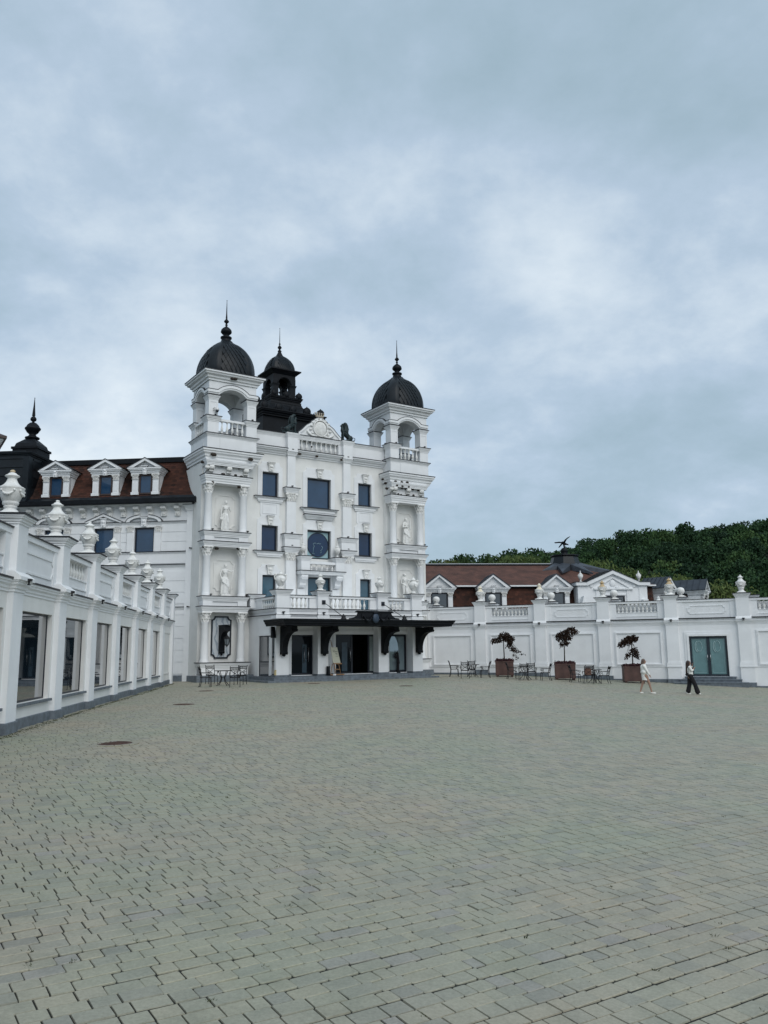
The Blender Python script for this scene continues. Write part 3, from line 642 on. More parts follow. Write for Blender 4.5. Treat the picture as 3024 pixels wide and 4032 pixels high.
for y0 in (ly - .84, ly + .44):
    i_ = [(lx - .46 * math.cos(PI * i / n_), 19.84 + .46 * math.sin(PI * i / n_)) for i in range(n_ + 1)]; q.strip([(x, 20.62) for x, z in i_], i_, y0, y0 + .4); q.box(lx - .84, lx - .46, y0 + .002, y0 + .398, 19.84, 20.62); q.box(lx + .46, lx + .84, y0 + .002, y0 + .398, 19.84, 20.62)
    q.tube([(x, y0 - .02 if y0 < ly else y0 + .42, z) for x, z in [(lx + (x - lx) * 1.12, 19.84 + (z - 19.84) * 1.12) for x, z in i_]], .035, 5)
for x0 in (lx - .84, lx + .44):
    i_ = [(ly - .46 * math.cos(PI * i / n_), 19.84 + .46 * math.sin(PI * i / n_)) for i in range(n_ + 1)]; q.strip([(x, 20.61) for x, z in i_], i_, x0 + .001, x0 + .399, 'x'); q.box(x0 + .003, x0 + .397, ly - .83, ly - .46, 19.85, 20.61); q.box(x0 + .003, x0 + .397, ly + .46, ly + .83, 19.85, 20.61)
q.frustum(lx, ly, 20.55, 20.78, .88, .88, 1.12, 1.12); q.box(lx - 1.15, lx + 1.15, ly - 1.15, ly + 1.15, 20.78, 20.86)
lant = obj('roof_lantern', q, BLACK, pal)
dome(lant, [(.98, 0), (1.0, .12), (.97, .35), (.88, .62), (.72, .88), (.50, 1.10), (.28, 1.25), (.2, 1.3)], lx, ly, 20.86, 8, 7, SLATE, 9)
q = MB(); q.lathe([(.30, 1.18), (.30, 1.24), (.20, 1.40), (.12, 1.58), (.10, 1.62), (.15, 1.66), (.08, 1.74), (.06, 1.80), (.14, 1.90), (.145, 1.96), (.06, 2.08), (.03, 2.12), (.08, 2.20), (.03, 2.27), (.025, 2.5), (.01, 3.35), (.03, 3.38), (0, 3.42)], lx, ly, 20.86, n=12); obj('finial', q, BLACK, lant)
def roundel(x, y, z, r, ax):
    q = MB(); d = .07
    if ax == 'y': pr = [(x + r * math.cos(2 * PI * i / 18), z + r * math.sin(2 * PI * i / 18)) for i in range(18)]; q.prism(pr, y - d, y + d); q.ball((x, y - d, z), (r * .8, .05, r * .8), 10, 6)
    else: pr = [(y + r * math.cos(2 * PI * i / 18), z + r * math.sin(2 * PI * i / 18)) for i in range(18)]; q.prism(pr, x - d, x + d, 'x'); q.ball((x - d, y, z), (.05, r * .8, r * .8), 10, 6)
    q.ball((x, y, z + r + .03), .05, 6, 4)
    obj('roundel', q, BLACK, lant)
for i in range(5): roundel(lx - 2.1 + 1.05 * i, ly - 2.2, 17.68, .28, 'y')
for i in range(1, 5): roundel(lx - 2.2, ly - 2.1 + 1.05 * i, 17.68, .28, 'x'); roundel(lx + 2.2, ly - 2.1 + 1.05 * i, 17.68, .28, 'x')
for i in range(3): roundel(lx - .95 + .95 * i, ly - 1.18, 19.0, .23, 'y')
for i in range(1, 3): roundel(lx - 1.18, ly - .95 + .95 * i, 19.0, .23, 'x'); roundel(lx + 1.18, ly - .95 + .95 * i, 19.0, .23, 'x')
# ------------------------------------------------------------------ entrance porch
PY = -3.70; DY = -3.10
doors = [(4.22, 5.62, .30, 2.49), (6.98, 9.98, .30, 2.52), (10.58, 11.93, .30, 2.53)]
q = MB(); wall(q, 3.06, 12.58, -.3, 3.40, DY, DY + .35, doors, .3, False)
q.box(3.05, 12.59, -3.66, .28, 2.92, 3.52)
pw = obj('porch_wall', q, WHITE, pal)
q = MB(); q.box(3.06, 3.30, -3.49, .28, 2.44, 2.94); q.box(3.06, 3.30, -1.5, .28, -.2, 2.44); q.box(3.06, 3.30, -3.49, -1.5, -.2, .24); q.box(3.0, 3.06, -1.50, -1.34, .24, 2.58); q.box(3.0, 3.06, -3.49, -1.50, 2.44, 2.58)
obj('flank_wall', q, WHITE, pal)
q = MB(); q.box(12.34, 12.58, DY, .28, -.2, 2.94); obj('flank_wall', q, WHITE, pal)
q = MB(); q.box(3.05, 3.09, -3.49, -3.45, .24, 2.44); q.box(3.05, 3.09, -1.55, -1.5, .24, 2.44); q.box(3.051, 3.089, -3.45, -1.55, .24, .30); q.box(3.051, 3.089, -3.45, -1.55, 2.38, 2.44); f = obj('window', q, FRAME, pal)
q = MB(); q.add([(3.068, -1.5, .25), (3.068, -3.49, .25), (3.068, -3.49, 2.43), (3.068, -1.5, 2.43)], [(0, 1, 2, 3)]); obj('pane', q, MIRROR, f)
q = MB(); q.box(3.0, 12.7, -3.75, -.8, -.4, .26); q.box(2.75, 12.9, -4.08, -.8, -.4, .245); obj('step', q, GRANITE, pal)
q = MB(); q.box(2.25, 13.25, -4.45, -.84, -.5, .07); obj('step', q, GRANITE, pal)
pill = [(3.03, 3.79), (5.55, 6.20), (9.50, 10.15), (11.90, 12.60)]
for k, (a, b) in enumerate(pill):
    q = MB(); yb_ = DY - .02 if k else -3.50; q.box(a, b, PY, yb_, .34, 4.62); q.box(a - .05, b + .05, PY - .05, DY - .02, 3.34, 3.54); q.prism([(PY - .05, 3.54), (PY - .0, 3.64), (DY - .1, 3.64), (DY - .1, 3.54)], a - .0, b + .0, 'x'); capstone(q, a, b, PY, DY - .06, 4.60, 4.86, .13)
    p = obj('pillar', q, WF, pal)
    q = MB(); q.box(a - .03, b + .03, PY - .03, DY, .20, .345); obj('pillar_base', q, GRANITE, p)
q = MB(); q.box(3.022, 3.06, PY - .004, -3.50, .345, .62); obj('stained_patch', q, YELLOW, pal)
# balcony over the porch
q = MB(); q.box(3.12, 12.52, -3.60, .28, 3.50, 3.86)
cornice(q, [(3.08, .26), (3.08, -3.62), (12.56, -3.62), (12.56, .26)], 3.74, 3.87, .06); cornice(q, [(3.08, .26), (3.08, -3.62), (12.56, -3.62), (12.56, .26)], 3.36, 3.53, .10)
segs = [(3.79, 5.55), (6.20, 9.50), (10.15, 11.90)]
for a, b in segs:
    q.box(a, b, -3.52, -3.26, 4.49, 4.61); q.cur = 1; q.box(a, b, -3.55, -3.23, 4.612, 4.64); q.cur = 0
    q.box(b - .42, b, -3.48, -3.30, 3.88, 4.49); q.box(a, a + .2, -3.48, -3.3, 3.88, 4.49)
q.box(3.10, 3.34, -3.1, .28, 4.42, 4.54); q.cur = 1; q.box(3.07, 3.37, -3.1, .28, 4.542, 4.57); q.cur = 0
q.box(3.12, 3.32, -1.6, -.84, 3.88, 4.42); q.box(12.26, 12.5, -3.1, .28, 4.42, 4.54)
balc = obj('balcony', q, WF, pal)
for i in range(4): baluster(balc, 4.14 + .26 * i, -3.39, 3.88, .61)
for i in range(9): baluster(balc, 6.56 + .272 * i, -3.39, 3.88, .61)
for i in range(4): baluster(balc, 10.42 + .27 * i, -3.39, 3.88, .61)
for i in range(6): baluster(balc, 3.22, -3.0 + .26 * i, 3.88, .54); baluster(balc, 12.4, -3.0 + .26 * i, 3.88, .54)
q = MB(); ledge(q, 2.75, 3.6, -.72, .2, 4.58, 4.78, .10); q.box(2.82, 3.5, -.66, .2, 4.0, 4.6); obj('pedestal', q, WF, pal)
# doors
q = MB()
for a, b, c_, d_ in doors:
    rectframe(q, a - .17, b + .17, c_ - .02, d_ + .15, .17, DY - .06, DY + .004, False); q.box(a - .21, b + .21, DY - .10, DY + .003, d_ + .152, d_ + .20)
obj('door_surround', q, WHITE, pal)
q = MB()
for a, b, c_, d_ in doors: q.box(a - .24, a - .02, DY - .08, DY, .25, .36); q.box(b + .02, b + .24, DY - .08, DY, .25, .36)
obj('skirting', q, GRANITE, pal)
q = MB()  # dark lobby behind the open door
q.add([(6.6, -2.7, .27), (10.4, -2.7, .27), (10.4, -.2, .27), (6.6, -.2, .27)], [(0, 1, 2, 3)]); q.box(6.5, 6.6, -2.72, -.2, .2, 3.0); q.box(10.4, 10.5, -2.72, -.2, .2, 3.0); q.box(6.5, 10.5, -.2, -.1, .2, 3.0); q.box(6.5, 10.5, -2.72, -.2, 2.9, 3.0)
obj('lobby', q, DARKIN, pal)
def door_leaf(a, b, z0, z1, y, fr, pane, handles=(), curtain=None, fwd=.09):
    q = MB(); rectframe(q, a, b, z0, z1, fwd, y - .03, y + .03); d = obj('door', q, fr, pal)
    q = MB(); q.add([(a + fwd * .8, y, z0 + fwd * .8), (b - fwd * .8, y, z0 + fwd * .8), (b - fwd * .8, y, z1 - fwd * .8), (a + fwd * .8, y, z1 - fwd * .8)], [(0, 1, 2, 3)]); obj('pane', q, pane, d)
    for hx in handles:
        q = MB(); q.tube([(hx, y - .10, 1.0), (hx, y - .10, 1.78)], .020, 8); q.tube([(hx, y - .10, 1.12), (hx, y, 1.12)], .012, 6); q.tube([(hx, y - .10, 1.66), (hx, y, 1.66)], .012, 6); obj('handle', q, STEEL, d)
    if curtain:
        q = MB(); x0, x1, z0c, z1c, mt = curtain; n = 24
        vs = []; 
        for i in range(n + 1): x = x0 + (x1 - x0) * i / n; yy = y - .012 + .006 * math.sin(i * 1.3); vs += [(x, yy, z0c), (x, yy, z1c)]
        q.add(vs, [(2 * i, 2 * i + 2, 2 * i + 3, 2 * i + 1) for i in range(n)], True); obj('curtain', q, mt, d)
    return d
STRIP = mat('teal_strip_film', (0.030, 0.060, 0.085), 0.25, 0.3, 2.0)  # wavy teal strip just in front of the door pane
door_leaf(4.23, 5.60, .30, 2.48, DY + .18, FRAME, DOORGL, (5.07, 5.32), (4.98, 5.26, .42, 1.95, STRIP))
door_leaf(6.99, 8.20, .30, 2.50, DY + .18, FRAME, DOORGL, (8.02,), (7.50, 7.86, .44, 2.06, STRIP))
door_leaf(9.15, 9.96, .30, 2.50, DY + .05, FRAME, MIRROR, (9.74, 9.90), (9.28, 9.80, .42, 2.39, CURTAIN), .10)
door_leaf(10.60, 11.91, .32, 2.51, DY + .16, FRAME, REFL, (), None, .12)
# ------------------------------------------------------------------ canopy
q = MB(); cx0, cx1, cyf = 2.42, 13.05, -6.02
cprofile = [(-.05, 2.90), (.0, 2.90), (.02, 2.99), (.07, 3.02), (.08, 3.10), (.13, 3.13), (.15, 3.20), (.15, 3.24), (-.05, 3.24)]
q.sweep(cprofile, [(cx0, PY), (cx0, cyf), (cx1, cyf), (cx1, PY)]); q.box(cx0 + .002, cx1 - .002, cyf + .002, PY - .002, 2.93, 3.21); can = obj('canopy', q, BLACK, pal)
for a, b in pill:
    cxp = (a + b) / 2; q = MB(); pr = [(PY, 1.42), (PY - .30, 1.42), (PY - .34, 1.50), (PY - .30, 1.60)]
    for i in range(9): t = R(90 * i / 8); pr.append((PY - .30 - .98 * (1 - math.cos(t)), 1.62 + .98 * math.sin(t)))
    pr += [(PY - 1.42, 2.62), (PY - 1.42, 2.90), (PY, 2.90)]
    q.prism(pr, cxp - .16, cxp + .16, 'x'); q.ball((cxp, PY - .17, 1.40), (.10, .12, .09), 8, 5); q.tube([(cxp - .17, PY - 1.40, 2.68), (cxp + .17, PY - 1.40, 2.68)], .07, 8); obj('bracket', q, BLACK, pal)
q = MB(); q.prism([(PY + .1, 2.3), (PY - .14, 2.3), (PY - .1, 2.6), (PY - .0, 2.9), (PY + .1, 2.9)], 2.75, 2.95, 'x'); obj('bracket', q, BLACK, pal)
yc = cyf - .13
out_ = [(6.15, 3.25), (6.2, 3.30), (6.45, 3.33), (6.62, 3.42), (6.70, 3.55), (6.70, 3.60), (6.55, 3.62), (6.58, 3.67), (6.66, 3.70), (8.84, 3.70), (8.92, 3.67), (8.95, 3.62), (8.80, 3.60), (8.80, 3.55), (8.88, 3.42), (9.05, 3.33), (9.30, 3.30), (9.35, 3.25)]
q = MB(); q.prism(out_, yc, yc + .16); q.box(6.6, 8.9, yc - .05, yc + .2, 3.62, 3.66); q.box(6.85, 7.40, yc - .03, yc, 3.36, 3.56); q.box(8.10, 8.65, yc - .03, yc, 3.36, 3.56); cr_ = obj('crest', q, BLACK, can)
q = MB(); q.ball((7.75, yc - .04, 3.30), (.22, .10, .26), 16, 10); obj('shield', q, mat('dull_blue_metal', (0.035, 0.055, 0.085), 0.5, 0.3, 8.0, metal=.3), can)
q = MB()
for s_ in (-1, 1):
    sw = [(7.75 + s_ * (.16 + .075 * i), yc - .06, 3.50 - .42 * math.sin(PI * i / 9) * .85) for i in range(10)]; q.tube(sw, [.03, .04, .05, .06, .065, .065, .06, .05, .04, .03], 6)
    for i in range(1, 9): q.ball((sw[i][0], sw[i][1] - .03, sw[i][2]), .05, 6, 4)
    q.tube([(7.75 + s_ * .84, yc - .04, 3.5), (7.75 + s_ * .86, yc - .04, 3.22)], .03, 5)
q.ball((7.75, yc - .05, 3.60), (.16, .06, .07), 8, 5); obj('swag', q, BLACK, can)
for cxp in (5.9, 9.82):
    q = MB(); q.box(cxp - .11, cxp + .11, PY - .03, PY, 4.14, 4.37); obj('wall_plate', q, FRAME, pal)
    q = MB(); q.tube([(cxp, PY - .03, 4.25), (cxp, -5.9, 3.36)], .018, 6); q.lathe([(.16, 0), (.16, .04), (.10, .10), (.13, .14), (.09, .19), (.03, .22), (.05, .25), (0, .3)], cxp, -5.9, 3.23, 10); obj('tie_rod', q, IRON, can)
# ------------------------------------------------------------------ far flank of the palace roof, seen past the right tower
q = MB(); q.prism([(15.2, 9.6), (15.85, 9.75), (16.05, 10.0), (15.7, 10.45), (15.2, 11.0)], 1.6, 11.0); fl = obj('eave', q, BLACK, pal)
q = MB(); q.box(13.2, 15.3, 2.4, 11.0, -.3, 9.8); q.box(13.5, 15.0, 2.5, 10.9, 9.7, 12.5); obj('rear_wing_wall', q, CREAM, pal)
q = MB(); q.box(3.0, 12.7, 1.25, 10.9, -.3, 13.4); obj('main_block', q, CREAM, pal)
# ================================================================== LEFT WING WITH MANSARD
jw = B.w(0, 1.45, 0); W = Fr(jw[0], jw[1], -5.4)
wing = thing('wing_building', 'long white wing with brown mansard roof and three dormers, left of the domed palace', 'building', W.w(0, 0, 0), W.a)
WH = [(-3.40, -2.21, 7.30, 8.78), (-5.84, -4.66, 7.30, 8.78), (-8.90, -7.72, 7.30, 8.76), (-3.40, -2.21, 4.25, 5.75), (-5.84, -4.66, 4.25, 5.75), (-8.90, -7.72, 4.25, 5.75)]
q = MB(); wall(q, -17.0, .25, -.4, 10.1, 0, 1.0, WH, .2); obj('wall', q, WHITE, wing)
q = MB(); q.box(-17, .3, -.09, .0, -.4, .32); obj('plinth', q, GRANITE, wing)
def rows(z0, z1, dz, gap=.05):
    z = z0
    while z < z1 - .1:
        zt = min(z + dz, z1); xs = [-17.0]
        cut = sorted([(a - .46, b + .46) for a, b, c, d in WH if c < zt and d > z])
        for a, b in cut: xs += [a, b]
        xs.append(-.28)
        for i in range(0, len(xs), 2):
            if xs[i + 1] - xs[i] > .1: q.box(xs[i], xs[i + 1], -.035, .0, z + gap, zt)
        z = zt
q = MB(); rows(.35, 3.9, .66); rows(4.28, 6.2, .66); rows(6.6, 7.25, .62); rows(7.32, 9.0, .56)
obj('rustication', q, WHITE, wing)
q = MB()
cornice(q, [(-17, 0), (-.28, 0)], 8.94, 9.08, .12); cornice(q, [(-17, 0), (-.28, 0)], 7.16, 7.31, .10); cornice(q, [(-17, 0), (-.28, 0)], 6.42, 6.56, .10); cornice(q, [(-17, 0), (-.28, 0)], 3.96, 4.12, .08)
cornice(q, [(-17, 0), (.1, 0)], 9.98, 10.12, .42, flash=False); obj('cornice', q, WF, wing)
q = MB(); q.box(-.26, .10, -.10, .05, -.3, 9.72); ledge(q, -.28, .12, -.12, .05, 9.70, 10.03, .16); obj('pilaster', q, WF, wing)
x = -.83
while x > -16.5:
    q = MB(); q.prism([(0, 9.98), (-.34, 9.98), (-.36, 9.84), (-.26, 9.76), (-.12, 9.70), (-.12, 9.42), (0, 9.42)], x - .15, x + .15, 'x'); q.ball((x, -.13, 9.55), (.08, .04, .09), 8, 5); obj('modillion', q, PLASTER, wing); x -= .815
for k, (a, b, c, d) in enumerate(WH):
    f = window(wing, a, b, c, d, 0, BLUEGL if k < 3 else MIRROR, FRAME, .14, .08)
    if k < 3:
        q = MB(); cxm = (a + b) / 2
        for s_ in (a - .42, b + .08): q.box(s_, s_ + .34, -.09, .0, 7.32, 8.5); obj('capital', pilcap_mesh(.34, .36, .10), None, f, (s_ + .17, 0, 8.5))
        rectframe(q, a - .08, b + .08, c, d + .08, .08, -.05, .0, False)
        if k == 1:
            for s_ in (-1, 1): q.prism([(cxm, 9.62), (cxm, 9.46), (cxm + s_ * 1.0, 9.09), (cxm + s_ * 1.1, 9.09), (cxm + s_ * 1.1, 9.14)], -.20, .0)
            q.prism([(cxm - .95, 9.085), (cxm + .95, 9.085), (cxm, 9.44)], -.06, .0)
            q.cur = 1
            for s_ in (-1, 1): q.prism([(cxm, 9.65), (cxm, 9.62), (cxm + s_ * 1.12, 9.14), (cxm + s_ * 1.12, 9.17)], -.23, .0)
            q.cur = 0
        else:
            n_ = 12; ar = lambda r, dz: [(cxm - r * math.cos(PI * i / n_), 9.09 + dz * math.sin(PI * i / n_)) for i in range(n_ + 1)]
            o_, i_ = ar(1.08, .42), ar(.86, .28)
            for lo, hi in ((0, 5), (7, 12)): q.strip(o_[lo:hi + 1], i_[lo:hi + 1], -.18, .0); q.cur = 1; q.strip(ar(1.11, .45)[lo:hi + 1], o_[lo:hi + 1], -.21, .0); q.cur = 0
        keystone(q, cxm, 8.82, 9.32, .26, .34, -.02, .16); obj('pediment', q, WF, f)
# mansard
q = MB(); prof = [(-.42, 10.40), (-.10, 10.62), (.22, 10.95), (.55, 11.5), (1.25, 12.95), (1.3, 13.0)]
q.prism(prof + [(3.5, 13.0), (3.5, 10.40)], -9.95, .35, 'x'); mr = obj('mansard_roof', q, SHINGLE, wing)
def tone_mat(name, stops, rough=.85):
    m = bpy.data.materials.new(name); m.use_nodes = True; t = m.node_tree; b = t.nodes['Principled BSDF']; b.inputs['Roughness'].default_value = rough; b.inputs['Specular IOR Level'].default_value = .25
    a = t.nodes.new('ShaderNodeAttribute'); a.attribute_name = 'tone'; r = t.nodes.new('ShaderNodeValToRGB'); t.links.new(a.outputs['Fac'], r.inputs[0]); r.color_ramp.elements[0].color = (*stops[0], 1); r.color_ramp.elements[1].color = (*stops[1], 1); t.links.new(r.outputs[0], b.inputs['Base Color']); return m
TILE = tone_mat('brown_roof_tile', ((0.026, 0.014, 0.011), (0.092, 0.036, 0.024)))
def tiles(parent, prof, x0, x1, tw, rh):
    """overlapping tongue-ended tiles laid in rows up a roof profile given as (y, z) points"""
    P = np.array(prof); d = np.hypot(*np.diff(P, axis=0).T); S = np.concatenate([[0], np.cumsum(d)]); g = np.random.default_rng(3); V, F, T = [], [], []
    at = lambda s_: (np.interp(s_, S, P[:, 0]), np.interp(s_, S, P[:, 1]))
    n_ = int(S[-1] / rh)
    for j in range(n_):
        s0, s1 = j * rh, min((j + 1.25) * rh, S[-1]); (ya, za), (yb, zb) = at(s0), at(s1); L_ = math.hypot(yb - ya, zb - za); ny, nz = -(zb - za) / L_, (yb - ya) / L_; ym, zm = at(s0 + rh * .35)
        x = x0 + (tw / 2 if j % 2 else 0); row = g.normal(0, .06)
        while x < x1:
            xe = min(x + tw - .012, x1); lf = .022 + g.uniform(0, .012); k = len(V); cxm = (x + xe) / 2
            V += [(x, ym + ny * lf * .8, zm + nz * lf * .8), (cxm, ya + ny * lf, za + nz * lf), (xe, ym + ny * lf * .8, zm + nz * lf * .8), (xe, yb + ny * .006, zb + nz * .006), (x, yb + ny * .006, zb + nz * .006)]
            F.append((k, k + 1, k + 2, k + 3, k + 4)); T += [float(np.clip(.42 + row + g.normal(0, .20) + .22 * math.sin(x * .9 + j * .23), 0, 1))] * 5; x += tw
    me = bpy.data.meshes.new('shingles'); me.from_pydata(V, [], F); me.materials.append(TILE); a = me.attributes.new('tone', 'FLOAT', 'POINT'); a.data.foreach_set('value', np.array(T, dtype=np.float32)); me.update()
    return tag(obj('shingles', me, None, parent), kind='stuff')
tiles(mr, prof[:5], -9.9, .32, .26, .17)
q = MB(); q.box(-17, .42, -.62, -.30, 10.12, 10.40); q.box(-17, .42, -.62, .2, 10.11, 10.16); q.prism([(1.12, 12.92), (1.36, 13.02), (1.36, 13.22), (1.12, 13.22)], -10, .45, 'x'); q.box(-10, .45, 1.3, 6.0, 13.0, 13.2)
q.prism([(-.46, 10.40), (-.46, 10.47), (.02, 10.80), (.02, 10.70)], .30, .46, 'x'); obj('gutter', q, BLACK, wing)
q = MB(); q.add([(-9.9, -.43, 10.425), (.3, -.43, 10.425), (.3, -.12, 10.64), (-9.9, -.12, 10.64)], [(0, 1, 2, 3)]); obj('eave_flashing', q, SLATE, wing)
def dormer(parent, x, y, z, wn, hn, ew, ph, depth, slate=True, name='dormer', rot=0.0, mtp=BLUEGL, fr=BROWNF, back=True):
    """window wn x hn with side pilasters, entablature ew wide, pediment ph high"""
    d = MB(); hw = wn / 2; pwid = .36
    for s_ in (-1, 1):
        c_ = s_ * (hw + .04 + pwid / 2); d.box(c_ - pwid / 2, c_ + pwid / 2, -.02, .22, 0, hn + .12); d.box(c_ - pwid / 2 - .05, c_ + pwid / 2 + .05, -.08, .22, -.02, .14); d.box(c_ - pwid / 2 + .06, c_ + pwid / 2 - .06, -.04, .0, .22, hn * .66)
        xo = s_ * (hw + .04 + pwid); d.prism([(.02, 0), (.2, 0), (depth, hn + .3), (.02, hn + .3)], *sorted((xo - s_ * .08, xo)), 'x')
    zt = hn + .12
    ledge(d, -ew / 2 + .24, ew / 2 - .24, -.06, depth * .7, zt, zt + .34, .22, False)
    d.prism([(-ew / 2, zt + .34), (ew / 2, zt + .34), (0, zt + .34 + ph)], -.02, .3)
    for s_ in (-1, 1): d.prism([(0, zt + .34 + ph + .03), (0, zt + .34 + ph - .13), (s_ * (ew / 2 - .32), zt + .345), (s_ * (ew / 2 + .03), zt + .345)], -.24, .3)
    keystone(d, 0, zt - .06, zt + .42, .20, .28, -.10, .14)
    d.cur = 1; d.box(-ew / 2, ew / 2, -.27, .05, zt + .342, zt + .36)
    o = obj(name, d, WF, parent, (x, y, z), rot); rf = MB()
    for s_ in (-1, 1): rf.prism([(0, zt + .37 + ph + .04), (0, zt + .37 + ph), (s_ * (ew / 2 + .05), zt + .34), (s_ * (ew / 2 + .09), zt + .37)], -.27, depth)
    obj('roof', rf, ROOFZ if slate else FLASH, o)
    for s_ in (-1, 1): obj('capital', pilcap_mesh(.34, .30, .05), None, o, (s_ * (hw + .04 + pwid / 2), .0, hn - .19))
    g = MB(); rectframe(g, -hw, hw, 0.02, hn + .1, .09, .02, .12); wf = obj('window', g, fr, o)
    g = MB(); g.add([(-hw, .07, .04), (hw, .07, .04), (hw, .07, hn), (-hw, .07, hn)], [(0, 1, 2, 3)]); obj('pane', g, mtp, wf)
    if slate:
        g = MB(); nse = 6
        for s_ in (-1, 1):
            for i in range(nse + 1):
                y_ = -.2 + (depth + .2) * i / nse; g.prism([(0, zt + .42 + ph), (0, zt + .47 + ph), (s_ * (ew / 2 + .08), zt + .42), (s_ * (ew / 2 + .08), zt + .37)], y_ - .02, y_ + .02)
        obj('standing_seam', g, ROOFZ, o)
    return o
for x in (-8.32, -5.26, -2.84): dormer(wing, x, -.06, 10.74, .80, 1.10, 2.10, .56, 1.15, False)
# slate corner pavilion
q = MB(); q.box(-16.5, -9.93, -.38, 5.2, 10.3, 13.2)
z = 10.45
while z < 13.1:
    q.prism([(-.44 - .02, z), (-.44 + .02, z + .50), (-.3, z + .50), (-.3, z)], -16.5, -10.2, 'x'); q.prism([(-9.90, z), (-9.94, z + .5), (-10.1, z + .5), (-10.1, z)], .1, 5.1); z += .52
q.box(-10.26, -9.88, -.46, -.1, 10.4, 13.2); q.prism([(-.62, 10.41), (-.46, 10.6), (-.4, 10.8), (-.3, 10.41)], -16.5, -9.9, 'x')
cornice(q, [(-16.5, -.38), (-9.93, -.38), (-9.93, 5.2)], 13.14, 13.46, .22, flash=False); q.box(-16.4, -9.95, -.36, 5.2, 13.3, 13.44); q.frustum(-12.2, 2.4, 13.44, 13.75, 2.5, 2.95, 1.2, 1.2)
pv = obj('corner_pavilion_roof', q, SLATE, wing)
q = MB(); fx, fy = -11.4, 2.4; q.box(fx - .80, fx + .80, fy - .80, fy + .80, 13.5, 14.35); q.box(fx - .87, fx + .87, fy - .87, fy + .87, 14.22, 14.36); q.frustum(fx, fy, 14.36, 14.62, .74, .74, .66, .66); q.frustum(fx, fy, 14.62, 14.95, .66, .66, .32, .32)
q.lathe([(.30, 14.9), (.30, 15.0), (.44, 15.04), (.44, 15.12), (.26, 15.2), (.20, 15.32), (.34, 15.44), (.42, 15.58), (.48, 15.66), (.48, 15.74), (.42, 15.78), (.36, 15.92), (.22, 16.06), (.08, 16.12), (.07, 16.16), (.17, 16.24), (.19, 16.34), (.15, 16.44), (.06, 16.52), (.10, 16.55), (.10, 16.58), (.05, 17.2), (.015, 17.7), (.035, 17.73), (0, 17.78)], fx, fy, 0, 14); obj('finial', q, BLACK, pv)
# eave corner of another tower, cut by the picture's left edge
ft = thing('corner_tower', 'white tower whose dark eave corner just shows at the upper left picture edge', 'tower', (-19.28, 40.0, 0), R(32))
q = MB(); q.box(-5, -.7, .7, 5, -.3, 12.2); cornice(q, [(-5, .7), (-.7, .7), (-.7, 5)], 11.95, 12.5, .55, flash=False); obj('wall', q, WHITE, ft)
q = MB(); q.box(-5, 0, 0, 5, 12.5, 12.62); q.frustum(-2.5, 2.5, 12.62, 13.3, 2.5, 2.5, 1.2, 1.2); obj('roof', q, BROWNF, ft)
# ================================================================== ARCADE WALL AT THE LEFT
LW = Fr(-7.98, 17.25, 97.2)
aw = thing('arcade_wall', 'long white one storey wall with seven tall shop windows, on the left of the court', 'wall', LW.w(0, 0, 0), LW.a)
ks = list(range(-4, 7)); pu = lambda k: .13 + 3.71 * k
YF = .13; E1 = 26.55
def zig(y0, y1, xa, xb, pil, w_):
    p = [(xa, y0)]
    for k in pil:
        a, b = k, k + w_
        if a <= xa or b >= xb: continue
        p += [(a, y0), (a, y1), (b, y1), (b, y0)]
    p.append((xb, y0)); return p
q = MB(); wall(q, pu(-4), E1, -.5, 2.98, YF, 1.2, [(pu(k) + .98, pu(k) + 3.54, .52, 2.60) for k in range(-4, 6)], .16)
q.box(pu(6) + 1.0, pu(6) + 3.3, YF - .02, YF + .01, .5, .54); rectframe(q, pu(6) + .95, pu(6) + 3.4, .52, 2.62, .06, YF - .03, YF + .005)
obj('wall_field', q, CREAM, aw)
for k in ks:
    q = MB(); a = pu(k); q.box(a, a + .68, 0, YF + .1, .19, 2.97); q.box(a, a + .68, -.02, YF + .3, 3.22, 4.46); q.prism([(-.185, 3.205), (-.185, 3.28), (-.02, 3.40), (.3, 3.40), (.3, 3.205)], a - .17, a + .85, 'x'); capstone(q, a - .0, a + .68, -.02, .66, 4.44, 4.63, .13); q.box(a + .003, a + .677, YF + .3, .65, 3.2, 4.45); obj('pilaster', q, WF, aw)
q = MB(); q.box(E1 - .5, E1, .0, 1.2, -.2, 4.45); capstone(q, E1 - .5, E1, 0, 1.2, 4.44, 4.63, .13); obj('end_pier', q, WF, aw)
q = MB(); q.sweep([(-.3, -.5), (.045, -.5), (.045, .18), (.03, .195), (-.3, .195)], zig(YF, 0, pu(-4) - 1, E1 + .05, [pu(k) for k in ks], .68)); obj('plinth', q, GRANITE, aw)
q = MB(); cornice(q, zig(YF, 0, pu(-4) - 1, E1, [pu(k) for k in ks], .68), 2.96, 3.22, .14); q.box(pu(-4) - 1, E1, YF, 1.2, 2.97, 3.21); obj('cornice', q, WF, aw)
